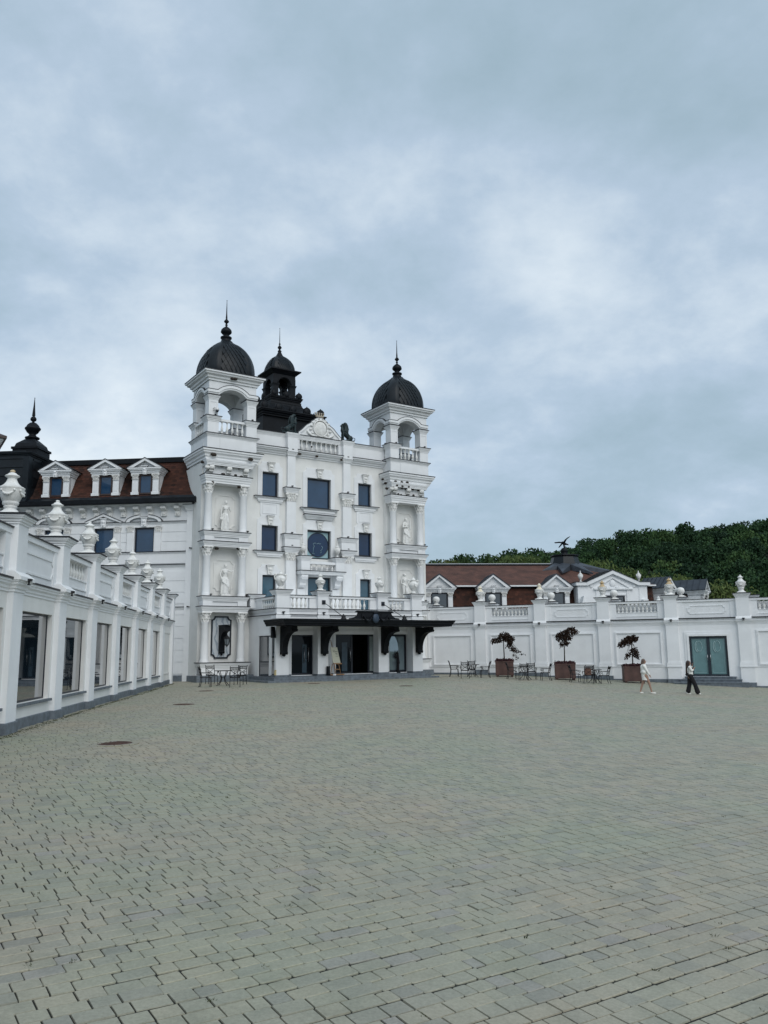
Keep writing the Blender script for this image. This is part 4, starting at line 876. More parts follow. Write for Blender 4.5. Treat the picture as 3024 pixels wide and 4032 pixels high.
for k in ks:
    a, b = pu(k) + .68, pu(k + 1); b = min(b, E1 - .5)
    q = MB(); x0, x1 = a + .40, b - .34
    q.box(a, b, YF - .02, .58, 4.22, 4.35); q.cur = 1; q.box(a, b, YF - .06, .6, 4.352, 4.375); q.cur = 0
    if k % 2 == 0:
        q.box(a, b, YF + .04, .5, 3.215, 4.225); q.box(a, a + .32, YF, .3, 3.22, 4.22); q.box(b - .26, b, YF, .3, 3.22, 4.22)
        moulding(q, x0 - .08, x1 + .1, 3.47, 3.99, .11, .05, YF + .015, YF + .042); o = obj('parapet_panel', q, WF, aw)
    else:
        q.box(a, b, YF + .04, .5, 3.215, 3.72); q.box(a, x0, YF, .5, 3.22, 4.22); q.box(x1, b, YF, .5, 3.22, 4.22); q.box(x0, x1, .40, .5, 3.7, 4.22); rectframe(q, x0 - .02, x1 + .02, 3.44, 3.74, .035, YF + .01, YF + .042); o = obj('parapet_panel', q, WF, aw)
        for i in range(7): baluster(o, x0 + .17 + (x1 - x0 - .34) * i / 6, .27, 3.72, .50)
for k in range(-4, 6):
    f = window(aw, pu(k) + .98, pu(k) + 3.54, .52, 2.60, YF, MIRROR, FRAME, .12, .045, fd=.012)
    q = MB(); q.box(pu(k) + .90, pu(k) + 3.62, YF - .09, YF + .15, .455, .515); obj('sill', q, GRANITE, f)
# ================================================================== COURT WALL AT THE RIGHT
RW = Fr(6.15, 52.64, -23.7)
cw = thing('court_wall', 'long white panelled court wall with balustrades and a green glass door, right of the canopy', 'wall', RW.w(0, 0, 0), RW.a)
ks2 = list(range(-1, 7)); pv_ = lambda k: -.31 + 3.9 * k
XA, XB = -5.2, pv_(6) + .9
slope = lambda u: -.045 * max(0.0, u + .2)     # ground falls along the wall
q = MB(); DH = (12.62, 14.66, -.075, 2.20); wall(q, XA, XB, -1.6, 2.90, 0, 1.0, [DH], .16); obj('wall_field', q, WHITE, cw)
for k in ks2:
    a = pv_(k); g = slope(a)
    q = MB(); q.box(a, a + .68, -.15, .1, g + .25, 2.88)
    for z0, z1, o_ in ((.44, .52, .07), (.52, .66, .05), (.66, .74, .03)): q.box(a - o_, a + .68 + o_, -.15 - o_, .1, z0, z1)
    q.box(a - .03, a + .71, -.18, .1, g + .27, .44)
    q.box(a - .01, a + .69, -.17, .3, 3.2, 4.42); q.prism([(-.24, 3.12), (-.24, 3.18), (-.17, 3.30), (.3, 3.30), (.3, 3.12)], a - .07, a + .75, 'x'); capstone(q, a - .01, a + .69, -.17, .5, 4.38, 4.59, .12); q.box(a, a + .68, .3, .49, 3.2, 4.4); obj('pilaster', q, WF, cw)
    q = MB(); q.box(a - .06, a + .74, -.22, .08, -1.7, g + .29); q.box(a + .66, pv_(k + 1) + .02, -.06, .08, -1.7, g + .10); obj('plinth', q, GRANITE, cw)
q = MB(); q.box(XA, pv_(-1) + .1, -.06, .08, -1.7, .16); obj('plinth', q, GRANITE, cw)
q = MB(); cornice(q, zig(0, -.15, XA, XB, [pv_(k) for k in ks2], .68), 2.87, 3.10, .10, flash=False); cornice(q, [(XA, 0), (XB, 0)], 3.08, 3.20, .12); q.cur = 1; q.box(XA, XB, -.155, .0, 3.203, 3.262); q.cur = 0; q.box(XA, XB, .0, 1.0, 2.89, 3.19); obj('cornice', q, WF, cw)
for k in [-2] + ks2:
    a, b = pv_(k) + .68, pv_(k + 1)
    if k == -2: a = XA
    q = MB(); x0, x1 = a + .42, b - .42
    q.box(a, b, -.04, .42, 4.20, 4.32); q.cur = 1; q.box(a, b, -.07, .45, 4.322, 4.345); q.cur = 0
    if k % 2:
        q.box(a, b, .03, .4, 3.2, 4.21); q.box(a, a + .34, .0, .3, 3.2, 4.2); q.box(b - .34, b, .0, .3, 3.2, 4.2)
        if x1 - x0 > 1: moulding(q, x0 + .15, x1 - .15, 3.48, 3.98, .12, .045, .005, .032)
        o = obj('parapet_panel', q, WF, cw)
    else:
        q.box(a, b, .03, .4, 3.2, 3.66); q.box(a, x0, .0, .4, 3.2, 4.2); q.box(x1, b, .0, .4, 3.2, 4.2); rectframe(q, x0 - .02, x1 + .02, 3.42, 3.68, .03, .005, .032); o = obj('parapet_panel', q, WF, cw)
        for i in range(10): baluster(o, x0 + .13 + (x1 - x0 - .26) * i / 9, .2, 3.66, .54)
    if k >= -1 and k != 3:
        q = MB(); rectframe(q, a + .24, b - .24, .52, 2.54, .13, -.05, .002); rectframe(q, a + .30, b - .30, .58, 2.48, .05, -.075, -.045); q.box(a + .02, b - .02, -.035, .003, .455, .51); obj('wall_panel', q, WHITE, cw)
# green double door with steps
q = MB(); a, b, c, d = DH; rectframe(q, a - .25, b + .25, c - .0, d + .26, .25, -.05, .002, False); rectframe(q, a - .12, b + .12, c, d + .13, .12, -.09, -.045, False); obj('door_surround', q, WHITE, cw)
q = MB(); rectframe(q, a + .01, b - .01, c, d - .01, .12, .02, .14, True); q.box((a + b) / 2 - .09, (a + b) / 2 + .09, .021, .139, c + .05, d - .05); q.box(a, b, .0, .15, c - .0, c + .12); dfr = obj('door_frame', q, DOORFR, cw)
for s_ in (0, 1):
    x0 = a + .13 if s_ == 0 else (a + b) / 2 + .09; x1 = (a + b) / 2 - .09 if s_ == 0 else b - .13
    q = MB(); q.add([(x0, .09, c + .12), (x1, .09, c + .12), (x1, .09, d - .12), (x0, .09, d - .12)], [(0, 1, 2, 3)]); rectframe(q, x0, x1, c + .12, d - .12, .035, .05, .092); lf = obj('door_leaf', q, [GREENGL], cw)
    q = MB(); rectframe(q, x0 + .07, x1 - .07, c + .20, d - .18, .012, .078, .086); q.tube([((x0 + x1) / 2 + .15 * math.cos(2 * PI * i / 24), .08, 1.62 + .30 * math.sin(2 * PI * i / 24)) for i in range(25)], .018, 5); q.tube([((x0 + x1) / 2 - .06 + .17 * math.cos(R(110 + 14 * i)), .08, 1.60 + .33 * math.sin(R(110 + 14 * i))) for i in range(11)], .028, 5); obj('etched_ornament', q, ETCH, lf)
    q = MB(); q.tube([((a + b) / 2 + (.13 if s_ else -.13) * .6, .0, .8), ((a + b) / 2 + (.13 if s_ else -.13) * .6, .0, 1.15)], .015, 6); obj('handle', q, STEEL, lf)
for k_, (x0, x1, yy, zt) in enumerate(((12.30, 15.0, -.36, -.085), (12.05, 15.28, -.68, -.225), (11.72, 15.62, -1.0, -.385))):
    q = MB(); q.box(x0, x1, yy, -.03 + .01 * k_, -1.7, zt - .05); q.box(x0 - .03, x1 + .03, yy - .03, -.02 + .01 * k_, zt - .05, zt); obj('step', q, GRANITE, cw)
# rear pedestals that carry stone balls
for k in range(-1, 6):
    q = MB(); x = pv_(k) + .90; q.box(x - .26, x + .26, .62, 1.16, 3.0, 4.32); capstone(q, x - .26, x + .26, .62, 1.16, 4.30, 4.50, .12); obj('rear_pedestal', q, WF, cw)
q = MB(); q.box(XA, XB, .7, 1.08, 3.0, 4.15); obj('rear_parapet', q, WHITE, cw)
# ================================================================== LOW HOUSE BEHIND THE COURT WALL
RB = Fr(4.0, 62.0, 5.0)
hs = thing('low_house', 'low white house with red brown shingle roof and pediment dormers behind the right court wall', 'house', RB.w(0, 0, 0), RB.a)
q = MB(); q.box(-5.5, 17.2, .4, 9.0, -1.0, 4.0); obj('wall', q, WHITE, hs)
q = MB(); q.prism([(.10, 3.6), (.75, 6.42), (9.0, 6.42), (9.0, 3.6)], -5.5, 17.4, 'x'); mr = obj('mansard_roof', q, SHINGLE, hs); tiles(mr, [(.10, 3.6), (.75, 6.42)], -5.4, 17.3, .28, .19)
q = MB(); v_ = [(-5.6, .42, 6.46), (17.6, .42, 6.46), (16.9, 4.8, 7.2), (11.6, 5.0, 8.52), (-5.6, 5.0, 8.52), (-5.6, 9.6, 6.46), (17.6, 9.6, 6.46)]
q.add(v_, [(0, 1, 2, 3, 4), (4, 3, 2, 6, 5), (1, 6, 2)]); obj('upper_roof', q, SHINGLE2, hs)
q = MB(); q.box(-5.6, 17.6, .36, .46, 6.36, 6.47); obj('gutter', q, WHITE, hs)
q = MB(); q.box(-5.6, 17.5, .47, .9, 6.30, 6.45); q.box(-5.6, 10.9, 4.8, 5.2, 8.46, 8.60); obj('ridge_cap_and_eave_shade', q, BLACK, hs)  # lower black box stands in for shade under the eave; upper one caps the ridge
q = MB(); q.box(-5.6, 10.9, 4.78, 4.82, 8.58, 8.64); obj('ridge_trim', q, STEEL, hs)
for x, rz in ((.18, 0), (4.38, 0), (9.36, 0)): dormer(hs, x, -.05, 4.55, 1.26, 1.22, 2.62, .98, 1.9, True, 'dormer', rz, MIRROR, FRAME)
tx, ty = 11.75, 5.0
q = MB(); n_ = 8
q.lathe([(1.25, 8.35), (1.18, 8.62), (.98, 9.22)], tx, ty, 0, n_, False, True); q.cur = 1; q.lathe([(1.08, 9.22), (1.10, 9.26), (1.08, 9.34), (.9, 9.36)], tx, ty, 0, n_, False, True); q.lathe([(.42, 9.36), (.30, 9.42), (.26, 9.52), (.26, 9.60), (.30, 9.66), (.28, 9.84), (.18, 9.95), (.10, 9.98)], tx, ty, 0, 12)
tur = obj('turret', q, [SLATE, BLACK], hs)
q = MB()
for ang, ln, dz in ((-150, 2.7, 1.0), (-112, 2.9, 1.35), (-62, 3.1, 1.45), (-22, 4.2, 1.25), (8, 5.2, 1.0)):
    ca, sa = math.cos(R(ang)), math.sin(R(ang)); c0, c1 = math.cos(R(ang - 24)), math.sin(R(ang - 24)); d0, d1 = math.cos(R(ang + 24)), math.sin(R(ang + 24))
    A = (tx + ca * .9, ty + sa * .9, 8.78); T = (tx + ca * ln, ty + sa * ln, 8.72 - dz * .78); P0 = (tx + c0 * 1.35, ty + c1 * 1.35, 8.42); P1 = (tx + d0 * 1.35, ty + d1 * 1.35, 8.42)
    dn = lambda p, h: (p[0], p[1], p[2] - h)
    q.add([A, T, P0, P1, dn(T, .12), dn(P0, .5), dn(P1, .5)], [(0, 2, 1), (0, 1, 3), (2, 5, 4, 1), (1, 4, 6, 3)])
obj('star_ridge', q, ZINC, tur)
# pedimented gable
q = MB(); q.box(10.95, 16.42, -.5, 4.0, 2.0, 6.28); q.box(10.92, 11.55, -.54, 0, 2, 6.28); q.box(15.8, 16.45, -.54, 0, 2, 6.28)
q.prism([(11.0, 6.27), (16.4, 6.27), (16.4, 6.4), (13.72, 7.40), (11.0, 6.4)], -.5, 3.5)
for s_ in (-1, 1):
    q.prism([(13.72, 7.52), (13.72, 7.24), (13.72 + s_ * 2.05, 6.34), (13.72 + s_ * 2.1, 6.62)], -.72, -.4); q.prism([(13.72 + s_ * 2.0, 6.34), (13.72 + s_ * 2.95, 6.34), (13.72 + s_ * 2.95, 6.60), (13.72 + s_ * 2.0, 6.60)], -.70, 1.0); q.prism([(13.72, 6.98), (13.72, 6.90), (13.72 + s_ * 1.3, 6.13), (13.72 + s_ * 1.45, 6.13)], -.60, -.48)
q.box(12.2, 15.3, -.66, -.48, 6.02, 6.13); q.box(12.35, 12.65, -.56, -.48, 3, 6.02); q.box(14.8, 15.1, -.56, -.48, 3, 6.02); q.box(12.75, 14.75, -.55, -.48, 5.58, 5.68)
q.ball((13.72, -.52, 6.50), (.24, .08, .28), 12, 8)
for s_ in (-1, 1): q.tube([(13.72 + s_ * .2, -.53, 6.2), (13.72 + s_ * .45, -.53, 6.17), (13.72 + s_ * .5, -.53, 6.3)], .05, 6); q.ball((13.72 + s_ * 1.72, -.5, 6.3), (.15, .06, .17), 8, 5)
q.cur = 1
for s_ in (-1, 1): q.prism([(13.72, 7.56), (13.72, 7.52), (13.72 + s_ * 2.1, 6.62), (13.72 + s_ * 2.1, 6.66)], -.76, 3.6); q.box(*sorted((13.72 + s_ * 2.1, 13.72 + s_ * 3.0)), -.74, 1.0, 6.602, 6.63)
gb = obj('gable', q, WF, hs)
q = MB()
for s_ in (-1, 1):
    for i in range(9): y_ = -.6 + .5 * i; q.prism([(13.72, 7.57), (13.72, 7.61), (13.72 + s_ * 2.1, 6.70), (13.72 + s_ * 2.1, 6.66)], y_ - .02, y_ + .02)
obj('standing_seam', q, SLATE, gb)
window(gb, 13.1, 14.6, 3.4, 5.56, -.66, MIRROR, FRAME, .1, .1)
q = MB(); q.prism([(10.9, 4.6), (11.3, 4.6), (11.15, 5.5)], -1.2, -.6, 'y'); q.prism([(15.95, 4.6), (16.5, 4.6), (16.35, 5.25), (15.95, 5.25)], -.9, -.56, 'y'); obj('buttress', q, WHITE, gb)
# turned dormers at the right end
for x, y, z, rz, dp in ((19.47, 2.35, 4.62, R(43), 2.0), (23.4, 4.0, 4.55, R(54), 2.9)):
    o = dormer(hs, x, y, z, 1.1, 1.2, 2.5, .92, dp, True, 'dormer', rz, MIRROR, FRAME)
q = MB(); q.prism([(17.0, 2.6), (18.9, 2.5), (20.2, 3.4), (22.6, 4.2), (24.2, 5.4), (24.4, 12), (17, 12)], 2.5, 5.85, 'z'); obj('side_roof', q, SHINGLE, hs)
q = MB(); q.prism([(17.0, 2.5), (18.8, 2.4), (20.1, 3.3), (22.5, 4.1), (24.1, 5.3), (24.5, 12), (17, 12)], 5.86, 6.0, 'z'); obj('side_gutter', q, BLACK, hs)
# ================================================================== GROUND AND PAVING
def big_mesh(name, V, F, mats, attr=None, smooth=False):
    """V (n,3), F (m,k) arrays -> mesh"""
    me = bpy.data.meshes.new(name); n, m, k = len(V), len(F), F.shape[1]
    me.vertices.add(n); me.vertices.foreach_set('co', np.ascontiguousarray(V, dtype=np.float32).ravel())
    me.loops.add(m * k); me.loops.foreach_set('vertex_index', np.ascontiguousarray(F, dtype=np.int32).ravel())
    me.polygons.add(m); me.polygons.foreach_set('loop_start', np.arange(0, m * k, k, dtype=np.int32)); me.polygons.foreach_set('loop_total', np.full(m, k, dtype=np.int32))
    me.polygons.foreach_set('use_smooth', np.full(m, smooth))
    for x in (mats if isinstance(mats, (list, tuple)) else [mats]): me.materials.append(x)
    if attr is not None:
        a = me.attributes.new('tone', 'FLOAT', 'POINT'); a.data.foreach_set('value', np.ascontiguousarray(attr, dtype=np.float32))
    me.update(calc_edges=True); me.validate(); return me
gx = np.concatenate([[-900, -400, -150, -60, -30], np.arange(-20, 40.1, 1.0), [50, 80, 150, 400, 900]]); gy = np.concatenate([[-300, -80, -20], np.arange(-8, 60.1, 1.0), [70, 90, 140, 300, 700, 1500]])
X, Y = np.meshgrid(gx, gy); Z = gz(X, Y) - .0085
V = np.stack([X.ravel(), Y.ravel(), Z.ravel()], 1); nx_, ny_ = len(gx), len(gy)
idx = np.arange(nx_ * ny_).reshape(ny_, nx_); F = np.stack([idx[:-1, :-1].ravel(), idx[:-1, 1:].ravel(), idx[1:, 1:].ravel(), idx[1:, :-1].ravel()], 1)
me = big_mesh('ground', V, F, [JOINT, FIELD])
cxs = V[F].mean(1); out_m = ((cxs[:, 0] < -20) | (cxs[:, 0] > 40) | (cxs[:, 1] > 60) | (cxs[:, 1] < -8)).astype(np.int32); me.polygons.foreach_set('material_index', out_m)
ground = obj('ground', me, None); tag(ground, kind='structure')
rng = np.random.default_rng(5)
PA = R(33.0); pu_, pn_ = np.array([math.cos(PA), math.sin(PA)]), np.array([-math.sin(PA), math.cos(PA)])
CW = .157; LENS = np.array([.115, .158, .182, .238, .258])
rowsP = []
def side(Fm, P): return (P[:, 0] - Fm.o.x) * Fm.n.x + (P[:, 1] - Fm.o.y) * Fm.n.y
for j in range(-80, 420):
    v = j * CW
    ls = rng.choice(LENS, 330, p=[.12, .24, .2, .24, .2]) + rng.normal(0, .004, 330)
    e_ = np.cumsum(ls) + rng.uniform(-.2, 0) - 6.0
    c = e_ - ls / 2
    wob = .012 * np.sin(c * .35 + j * .21) + .006 * math.sin(j * 1.7)
    P = np.outer(c, pu_) + np.outer(v + wob, pn_)
    k = (P[:, 1] > 3.2) & (np.abs(P[:, 0]) < .515 * P[:, 1] + 1.2) & (P[:, 1] < 58)
    k &= (side(LW, P) < .10) | (P[:, 1] > 44.5); k &= (side(RW, P) < .0) | (P[:, 0] < 1.5); k &= (side(B, P) < .0) | (P[:, 0] < -10.5); k &= (side(W, P) < .0) | (P[:, 0] > -8)
    for p, l in zip(P[k], ls[k]): rowsP.append((p[0], p[1], l))
PV = np.array(rowsP); n = len(PV)
tone = np.clip(rng.beta(2.2, 2.0, n) + rng.normal(0, .05, n), 0, 1); tone[rng.random(n) < .06] *= .2; tone[rng.random(n) < .02] = 1.0
dist = np.hypot(PV[:, 0], PV[:, 1] ); app = PV[:, 2] * CW / dist ** 3
inview = (np.abs(PV[:, 0]) < .476 * PV[:, 1]) & (PV[:, 1] > 5.6)
order = np.argsort(-np.where(inview, app, 0)); top = set(order[:300].tolist())
zj = rng.normal(0, .0012, n); yaw = rng.normal(0, .010, n); tlt = rng.normal(0, .008, (n, 2)); gap = .0026 + rng.gamma(2.0, .0007, n)
def ring(hx, hy, c):       # octagon outline with cut corners
    return np.array([(-hx + c, -hy), (hx - c, -hy), (hx, -hy + c), (hx, hy - c), (hx - c, hy), (-hx + c, hy), (-hx, hy - c), (-hx, -hy + c)])
# single pavers in front
pm = {}
def paver_mesh(l, t):
    li = int(np.argmin(np.abs(LENS - l))); ti = int(np.clip(round(t * 6), 0, 6)); k = (li, ti)
    if k not in pm:
        hx, hy = LENS[li] / 2 - .0036, CW / 2 - .0036; V = []
        for sc, z in ((0, -.03), (0, -.004), (.004, 0.0)):
            r = ring(hx - sc, hy - sc, .010); V += [(x, y, z) for x, y in r]
        Fc = [[i, (i + 1) % 8, 8 + (i + 1) % 8, 8 + i] for i in range(8)] + [[8 + i, 8 + (i + 1) % 8, 16 + (i + 1) % 8, 16 + i] for i in range(8)]
        me = bpy.data.meshes.new('paver'); me.from_pydata(V, [], Fc + [[16 + i for i in range(8)]]); me.materials.append(PAVER); me.update()
        a = me.attributes.new('tone', 'FLOAT', 'POINT'); a.data.foreach_set('value', np.full(24, ti / 6, dtype=np.float32)); pm[k] = me
    return pm[k]
G = gz(PV[:, 0], PV[:, 1])
for i in order[:300]:
    o = bpy.data.objects.new('paver', paver_mesh(PV[i, 2], tone[i])); C.objects.link(o); o.parent = ground
    o.location = (PV[i, 0], PV[i, 1], G[i] + zj[i]); o.rotation_euler = (tlt[i, 0] - .018, tlt[i, 1] + .041 * .9, PA + yaw[i])
    o.rotation_euler = (tlt[i, 0], tlt[i, 1], PA + yaw[i])
# all the others in one mesh that follows the fall of the court
rest = np.array([i for i in range(n) if i not in top])
hx = PV[rest, 2] / 2 - gap[rest]; hy = np.full(len(rest), CW / 2) - gap[rest]
V = np.zeros((len(rest), 8, 3)); ca = np.cos(PA + yaw[rest]); sa = np.sin(PA + yaw[rest])
for q, (sx, sy) in enumerate(((-1, -1), (1, -1), (1, 1), (-1, 1))):
    for lvl, (ins, dz) in enumerate(((0, -.018), (.003, 0.0))):
        lx_ = sx * (hx - ins); ly_ = sy * (hy - ins)
        x = PV[rest, 0] + lx_ * ca - ly_ * sa; y = PV[rest, 1] + lx_ * sa + ly_ * ca
        V[:, lvl * 4 + q, 0] = x; V[:, lvl * 4 + q, 1] = y; V[:, lvl * 4 + q, 2] = gz(x, y) + dz + zj[rest] + lx_ * tlt[rest, 1] * .6 + ly_ * tlt[rest, 0] * .6
fq = np.array([(4, 5, 6, 7), (0, 1, 5, 4), (1, 2, 6, 5), (2, 3, 7, 6), (3, 0, 4, 7)])
F = (np.arange(len(rest))[:, None, None] * 8 + fq[None]).reshape(-1, 4)
o = obj('pavers', big_mesh('pavers', V.reshape(-1, 3), F, PAVER, np.repeat(tone[rest], 8)), None, ground); tag(o, kind='stuff')
# weeds and moss in the joints
wv, wf = [], []
def tuft(x, y, r, h, k):
    for _ in range(k):
        a = random.uniform(0, 2 * PI); rr = random.uniform(0, r); bx, by = x + rr * math.cos(a), y + rr * math.sin(a); z = float(gz(bx, by)) - .01; hh = h * random.uniform(.4, 1); wd = .004 + .004 * random.random(); dx, dy = random.gauss(0, hh * .6), random.gauss(0, hh * .6)
        n0 = len(wv); wv.extend([(bx - wd, by, z), (bx + wd, by + wd * .3, z), (bx + dx, by + dy, z + hh)]); wf.append((n0, n0 + 1, n0 + 2))
for _ in range(900):
    u = random.uniform(-6, 26); p = LW.w(u, -.06 - abs(random.gauss(0, .10)), 0); tuft(p[0], p[1], .05, .035, 7)
for _ in range(170):
    y = random.uniform(5, 30); x = random.uniform(-.47, .47) * y; tuft(x, y, .03, .03, 8)
for _ in range(300):
    u = random.uniform(0, 22); p = RW.w(u, -.3 - abs(random.gauss(0, .15)), 0); tuft(p[0], p[1], .08, .04, 6)
me = bpy.data.meshes.new('weeds'); me.from_pydata(wv, [], wf); me.materials.append(MOSS); me.update(); tag(obj('weeds', me, None), 'low weeds and moss in the paving joints along the walls', 'weeds', kind='stuff')
# manhole covers
def cover(px, py, r, label):
    p = on_ground(px, py); t = thing('manhole_cover', label, 'manhole cover', (p.x, p.y, p.z), 0, 'manhole covers in the paving')
    q = MB(); q.lathe([(r, -.02), (r, .006), (r - .02, .010), (r - .03, .006), (0.01, .006)], n=28, smooth=False)
    for i in range(-4, 5):
        for j in range(-4, 5):
            if i * i + j * j < 17: q.box(i * r * .19 - .02, i * r * .19 + .02, j * r * .19 - .02, j * r * .19 + .02, .006, .012)
    obj('lid', q, RUST, t)
    q = MB(); n_ = 20
    for i in range(n_):
        a0, a1 = 2 * PI * i / n_ + .02, 2 * PI * (i + 1) / n_ - .02; r0, r1 = r + .012, r + .14
        q.prism([(r0 * math.cos(a0), r0 * math.sin(a0)), (r1 * math.cos(a0), r1 * math.sin(a0)), (r1 * math.cos(a1), r1 * math.sin(a1)), (r0 * math.cos(a1), r0 * math.sin(a1))], -.02, .005, 'z')
    me_ = q.mesh('stone_ring', PAVER); a = me_.attributes.new('tone', 'FLOAT', 'POINT'); a.data.foreach_set('value', np.full(len(q.v), .35, dtype=np.float32)); obj('stone_ring', me_, None, t)
cover(450, 2927, .34, 'large rusty round manhole cover nearest the camera, at left')
cover(723, 2774, .33, 'rusty manhole cover farther off, beyond the largest cover')
cover(812, 2721, .32, 'dark manhole cover just in front of the left table set')
cover(1236, 2692, .32, 'dark manhole cover in front of the entrance steps, below the easel')
cover(1600, 2701, .34, 'dark manhole cover in front of the right end of the entrance steps')
# ================================================================== URNS, BALLS, STATUES
URN = [(.22, .06), (.20, .08), (.12, .165), (.125, .175), (.145, .20), (.145, .22), (.12, .235), (.165, .255), (.175, .29), (.175, .31), (.165, .33), (.185, .345), (.235, .46), (.268, .57), (.270, .60), (.285, .62), (.285, .635), (.265, .65)]
LID = [(.262, .652), (.215, .675), (.165, .715), (.125, .77), (.100, .83), (.095, .86), (.115, .88), (.150, .895), (.158, .91), (.145, .925), (.105, .945), (.080, .975), (.045, .990), (.045, 1.0), (.055, 1.015), (.045, 1.04), (.0, 1.055)]
def urn_meshes():
    q = MB(); q.box(-.25, .25, -.25, .25, 0, .05); q.frustum(0, 0, .05, .075, .25, .25, .20, .20); q.lathe(URN, n=22)
    for s_ in range(4):
        a0 = 90 * s_
        pts = [((.272 - .02 * abs(t)) * math.cos(R(a0 + 30 * t)), (.272 - .02 * abs(t)) * math.sin(R(a0 + 30 * t)), .545 - .085 * (1 - t * t)) for t in np.linspace(-1, 1, 7)]
        q.tube(pts, [.014, .022, .028, .030, .028, .022, .014], 6)
        for t in (-1, 1): q.ball((.272 * math.cos(R(a0 + 30 * t)), .272 * math.sin(R(a0 + 30 * t)), .56), .03, 6, 4)
    l = MB(); l.lathe(LID, n=22)
    return q.mesh('urn', PLASTER), l.mesh('lid', PLASTER), l.mesh('lid', GOLD), l.mesh('lid', STAIN)
UM, LM, LG, LS = urn_meshes()
def urn(F, u, v, z, label, gold=False, rz=0, group=None, s=1.0):
    o = obj('urn', UM, None); p = F.w(u, v, z); o.location = p; o.rotation_euler = (0, 0, F.a + rz); o.scale = (s, s, s); tag(o, label, 'urn', group)
    obj('lid', (LM, LG, LS)[int(gold)], None, o); return o
ordn = ['first', 'second', 'third', 'fourth', 'fifth', 'sixth', 'seventh', 'eighth']
for k in range(0, 7):
    lab = 'white garland urn with gold stained knob on the pier nearest the camera, left wall' if k == 0 else 'white garland urn, %s from the camera along the left arcade wall' % ordn[k]
    urn(LW, pu(k) + .34, .30, 4.655, lab, False, 0, 'garland urns on the left arcade wall')
q = MB(); q.lathe([(.048, 0), (.058, .015), (.05, .045), (.02, .06), (0, .062)], n=10); g0 = obj('knob', q, GOLD); g0.location = LW.w(pu(0) + .34, .30, 4.655 + .995); g0.parent = [o for o in C.objects if o.get('label', '').startswith('white garland urn with gold')][0]; g0.location = (0, 0, .995)
rwl = ['garland urn with cream stained neck, on the court wall pier nearest the canopy', 'garland urn with streaked gold neck on the second court wall pier from the canopy', 'garland urn with deep gold neck in front of the house gable window', 'garland urn with gold neck between the gable and the turned dormers', 'all white garland urn on the pier right of the green door', 'white garland urn on the court wall past the right picture edge']
for k in range(0, 6): urn(RW, pv_(k) + .34, .12, 4.62, rwl[k], (2, 2, 1, 1, 0, 0)[k], 0, 'garland urns on the court wall')
for (u, v), lab in (((5.88, -3.35), 'white garland urn on the balcony pier left of the middle, before the dark balcony window'), ((9.82, -3.35), 'white garland urn on the balcony pier right of the middle, by the small window')):
    urn(B, u, v, 4.89, lab, False, 0, 'garland urns on the entrance balcony', .95)
def amphora(F, u, v, z, label):
    t = thing('amphora', label, 'amphora', F.w(u, v, z), F.a, 'handled amphoras on the entrance balcony')
    q = MB(); q.box(-.25, .25, -.25, .25, 0, .05); q.lathe([(.20, .05), (.12, .15), (.10, .20), (.15, .24), (.22, .36), (.285, .52), (.29, .60), (.25, .70), (.19, .74), (.17, .78), (.20, .82), (.22, .84)], n=20); q.prism([(-.12, .62), (.12, .62), (.09, .48), (0, .42), (-.09, .48)], -.31, -.24); obj('body', q, PLASTER, t)
    q = MB(); q.lathe([(.215, .845), (.12, .90), (.10, .96), (.04, 1.0), (.05, 1.03), (0, 1.08)], n=16); obj('lid', q, PLASTER, t)
    for s_ in (-1, 1):
        q = MB(); q.tube([(s_ * .26, 0, .50), (s_ * .34, 0, .60), (s_ * .36, 0, .72), (s_ * .32, 0, .82), (s_ * .25, 0, .84), (s_ * .22, 0, .78)], .04, 8); q.ball((s_ * .34, 0, .84), .06, 8, 5); obj('handle', q, PLASTER, t)
amphora(B, 3.41, -3.35, 4.89, 'white amphora with scroll handles at the left end of the entrance balcony'); amphora(B, 12.25, -3.35, 4.89, 'white amphora with scroll handles at the right end of the entrance balcony')
def slim(F, u, v, z, label, s=1.0):
    t = thing('slim_urn', label, 'urn', F.w(u, v, z), F.a); t.scale = (s, s, s)
    q = MB(); q.box(-.15, .15, -.15, .15, 0, .04); q.lathe([(.13, .04), (.06, .12), (.05, .16), (.09, .22), (.16, .40), (.175, .52), (.17, .60), (.14, .62), (.13, .66)], n=16)
    for i in range(16): a = 2 * PI * i / 16; q.tube([(.10 * math.cos(a), .10 * math.sin(a), .24), (.165 * math.cos(a), .165 * math.sin(a), .42), (.172 * math.cos(a), .172 * math.sin(a), .58)], .012, 4)
    obj('body', q, PLASTER, t); q = MB(); q.lathe([(.145, .662), (.12, .72), (.05, .76), (.04, .80), (.06, .83), (.03, .90), (.0, .98)], n=14); obj('lid', q, PLASTER, t)
    for s_ in (-1, 1):
        q = MB(); q.tube([(s_ * .165, 0, .42), (s_ * .20, 0, .52), (s_ * .19, 0, .62), (s_ * .14, 0, .65)], .022, 6); obj('handle', q, PLASTER, t)
slim(B, 6.46, -.07, 7.23, 'slim fluted white urn left of the round disc window'); slim(B, 8.84, -.07, 7.23, 'slim fluted white urn right of the round disc window')
slim(RB, 11.28, -.25, 6.62, 'slim white urn on the left shoulder of the house gable', .95); slim(RB, 15.95, -.25, 6.62, 'slim white urn on the right shoulder of the house gable', .95)
bl = ['stone ball on low pedestal before the first house dormer', 'stone ball on low pedestal before the second house dormer', 'stone ball with rusty top before the third house dormer', 'stone ball half hidden by the gold necked urn at the gable', 'stone ball half hidden by the gold necked urn near the turned dormers', 'stone ball behind the court wall, right of the green door', 'stone ball behind the court wall past the right edge']
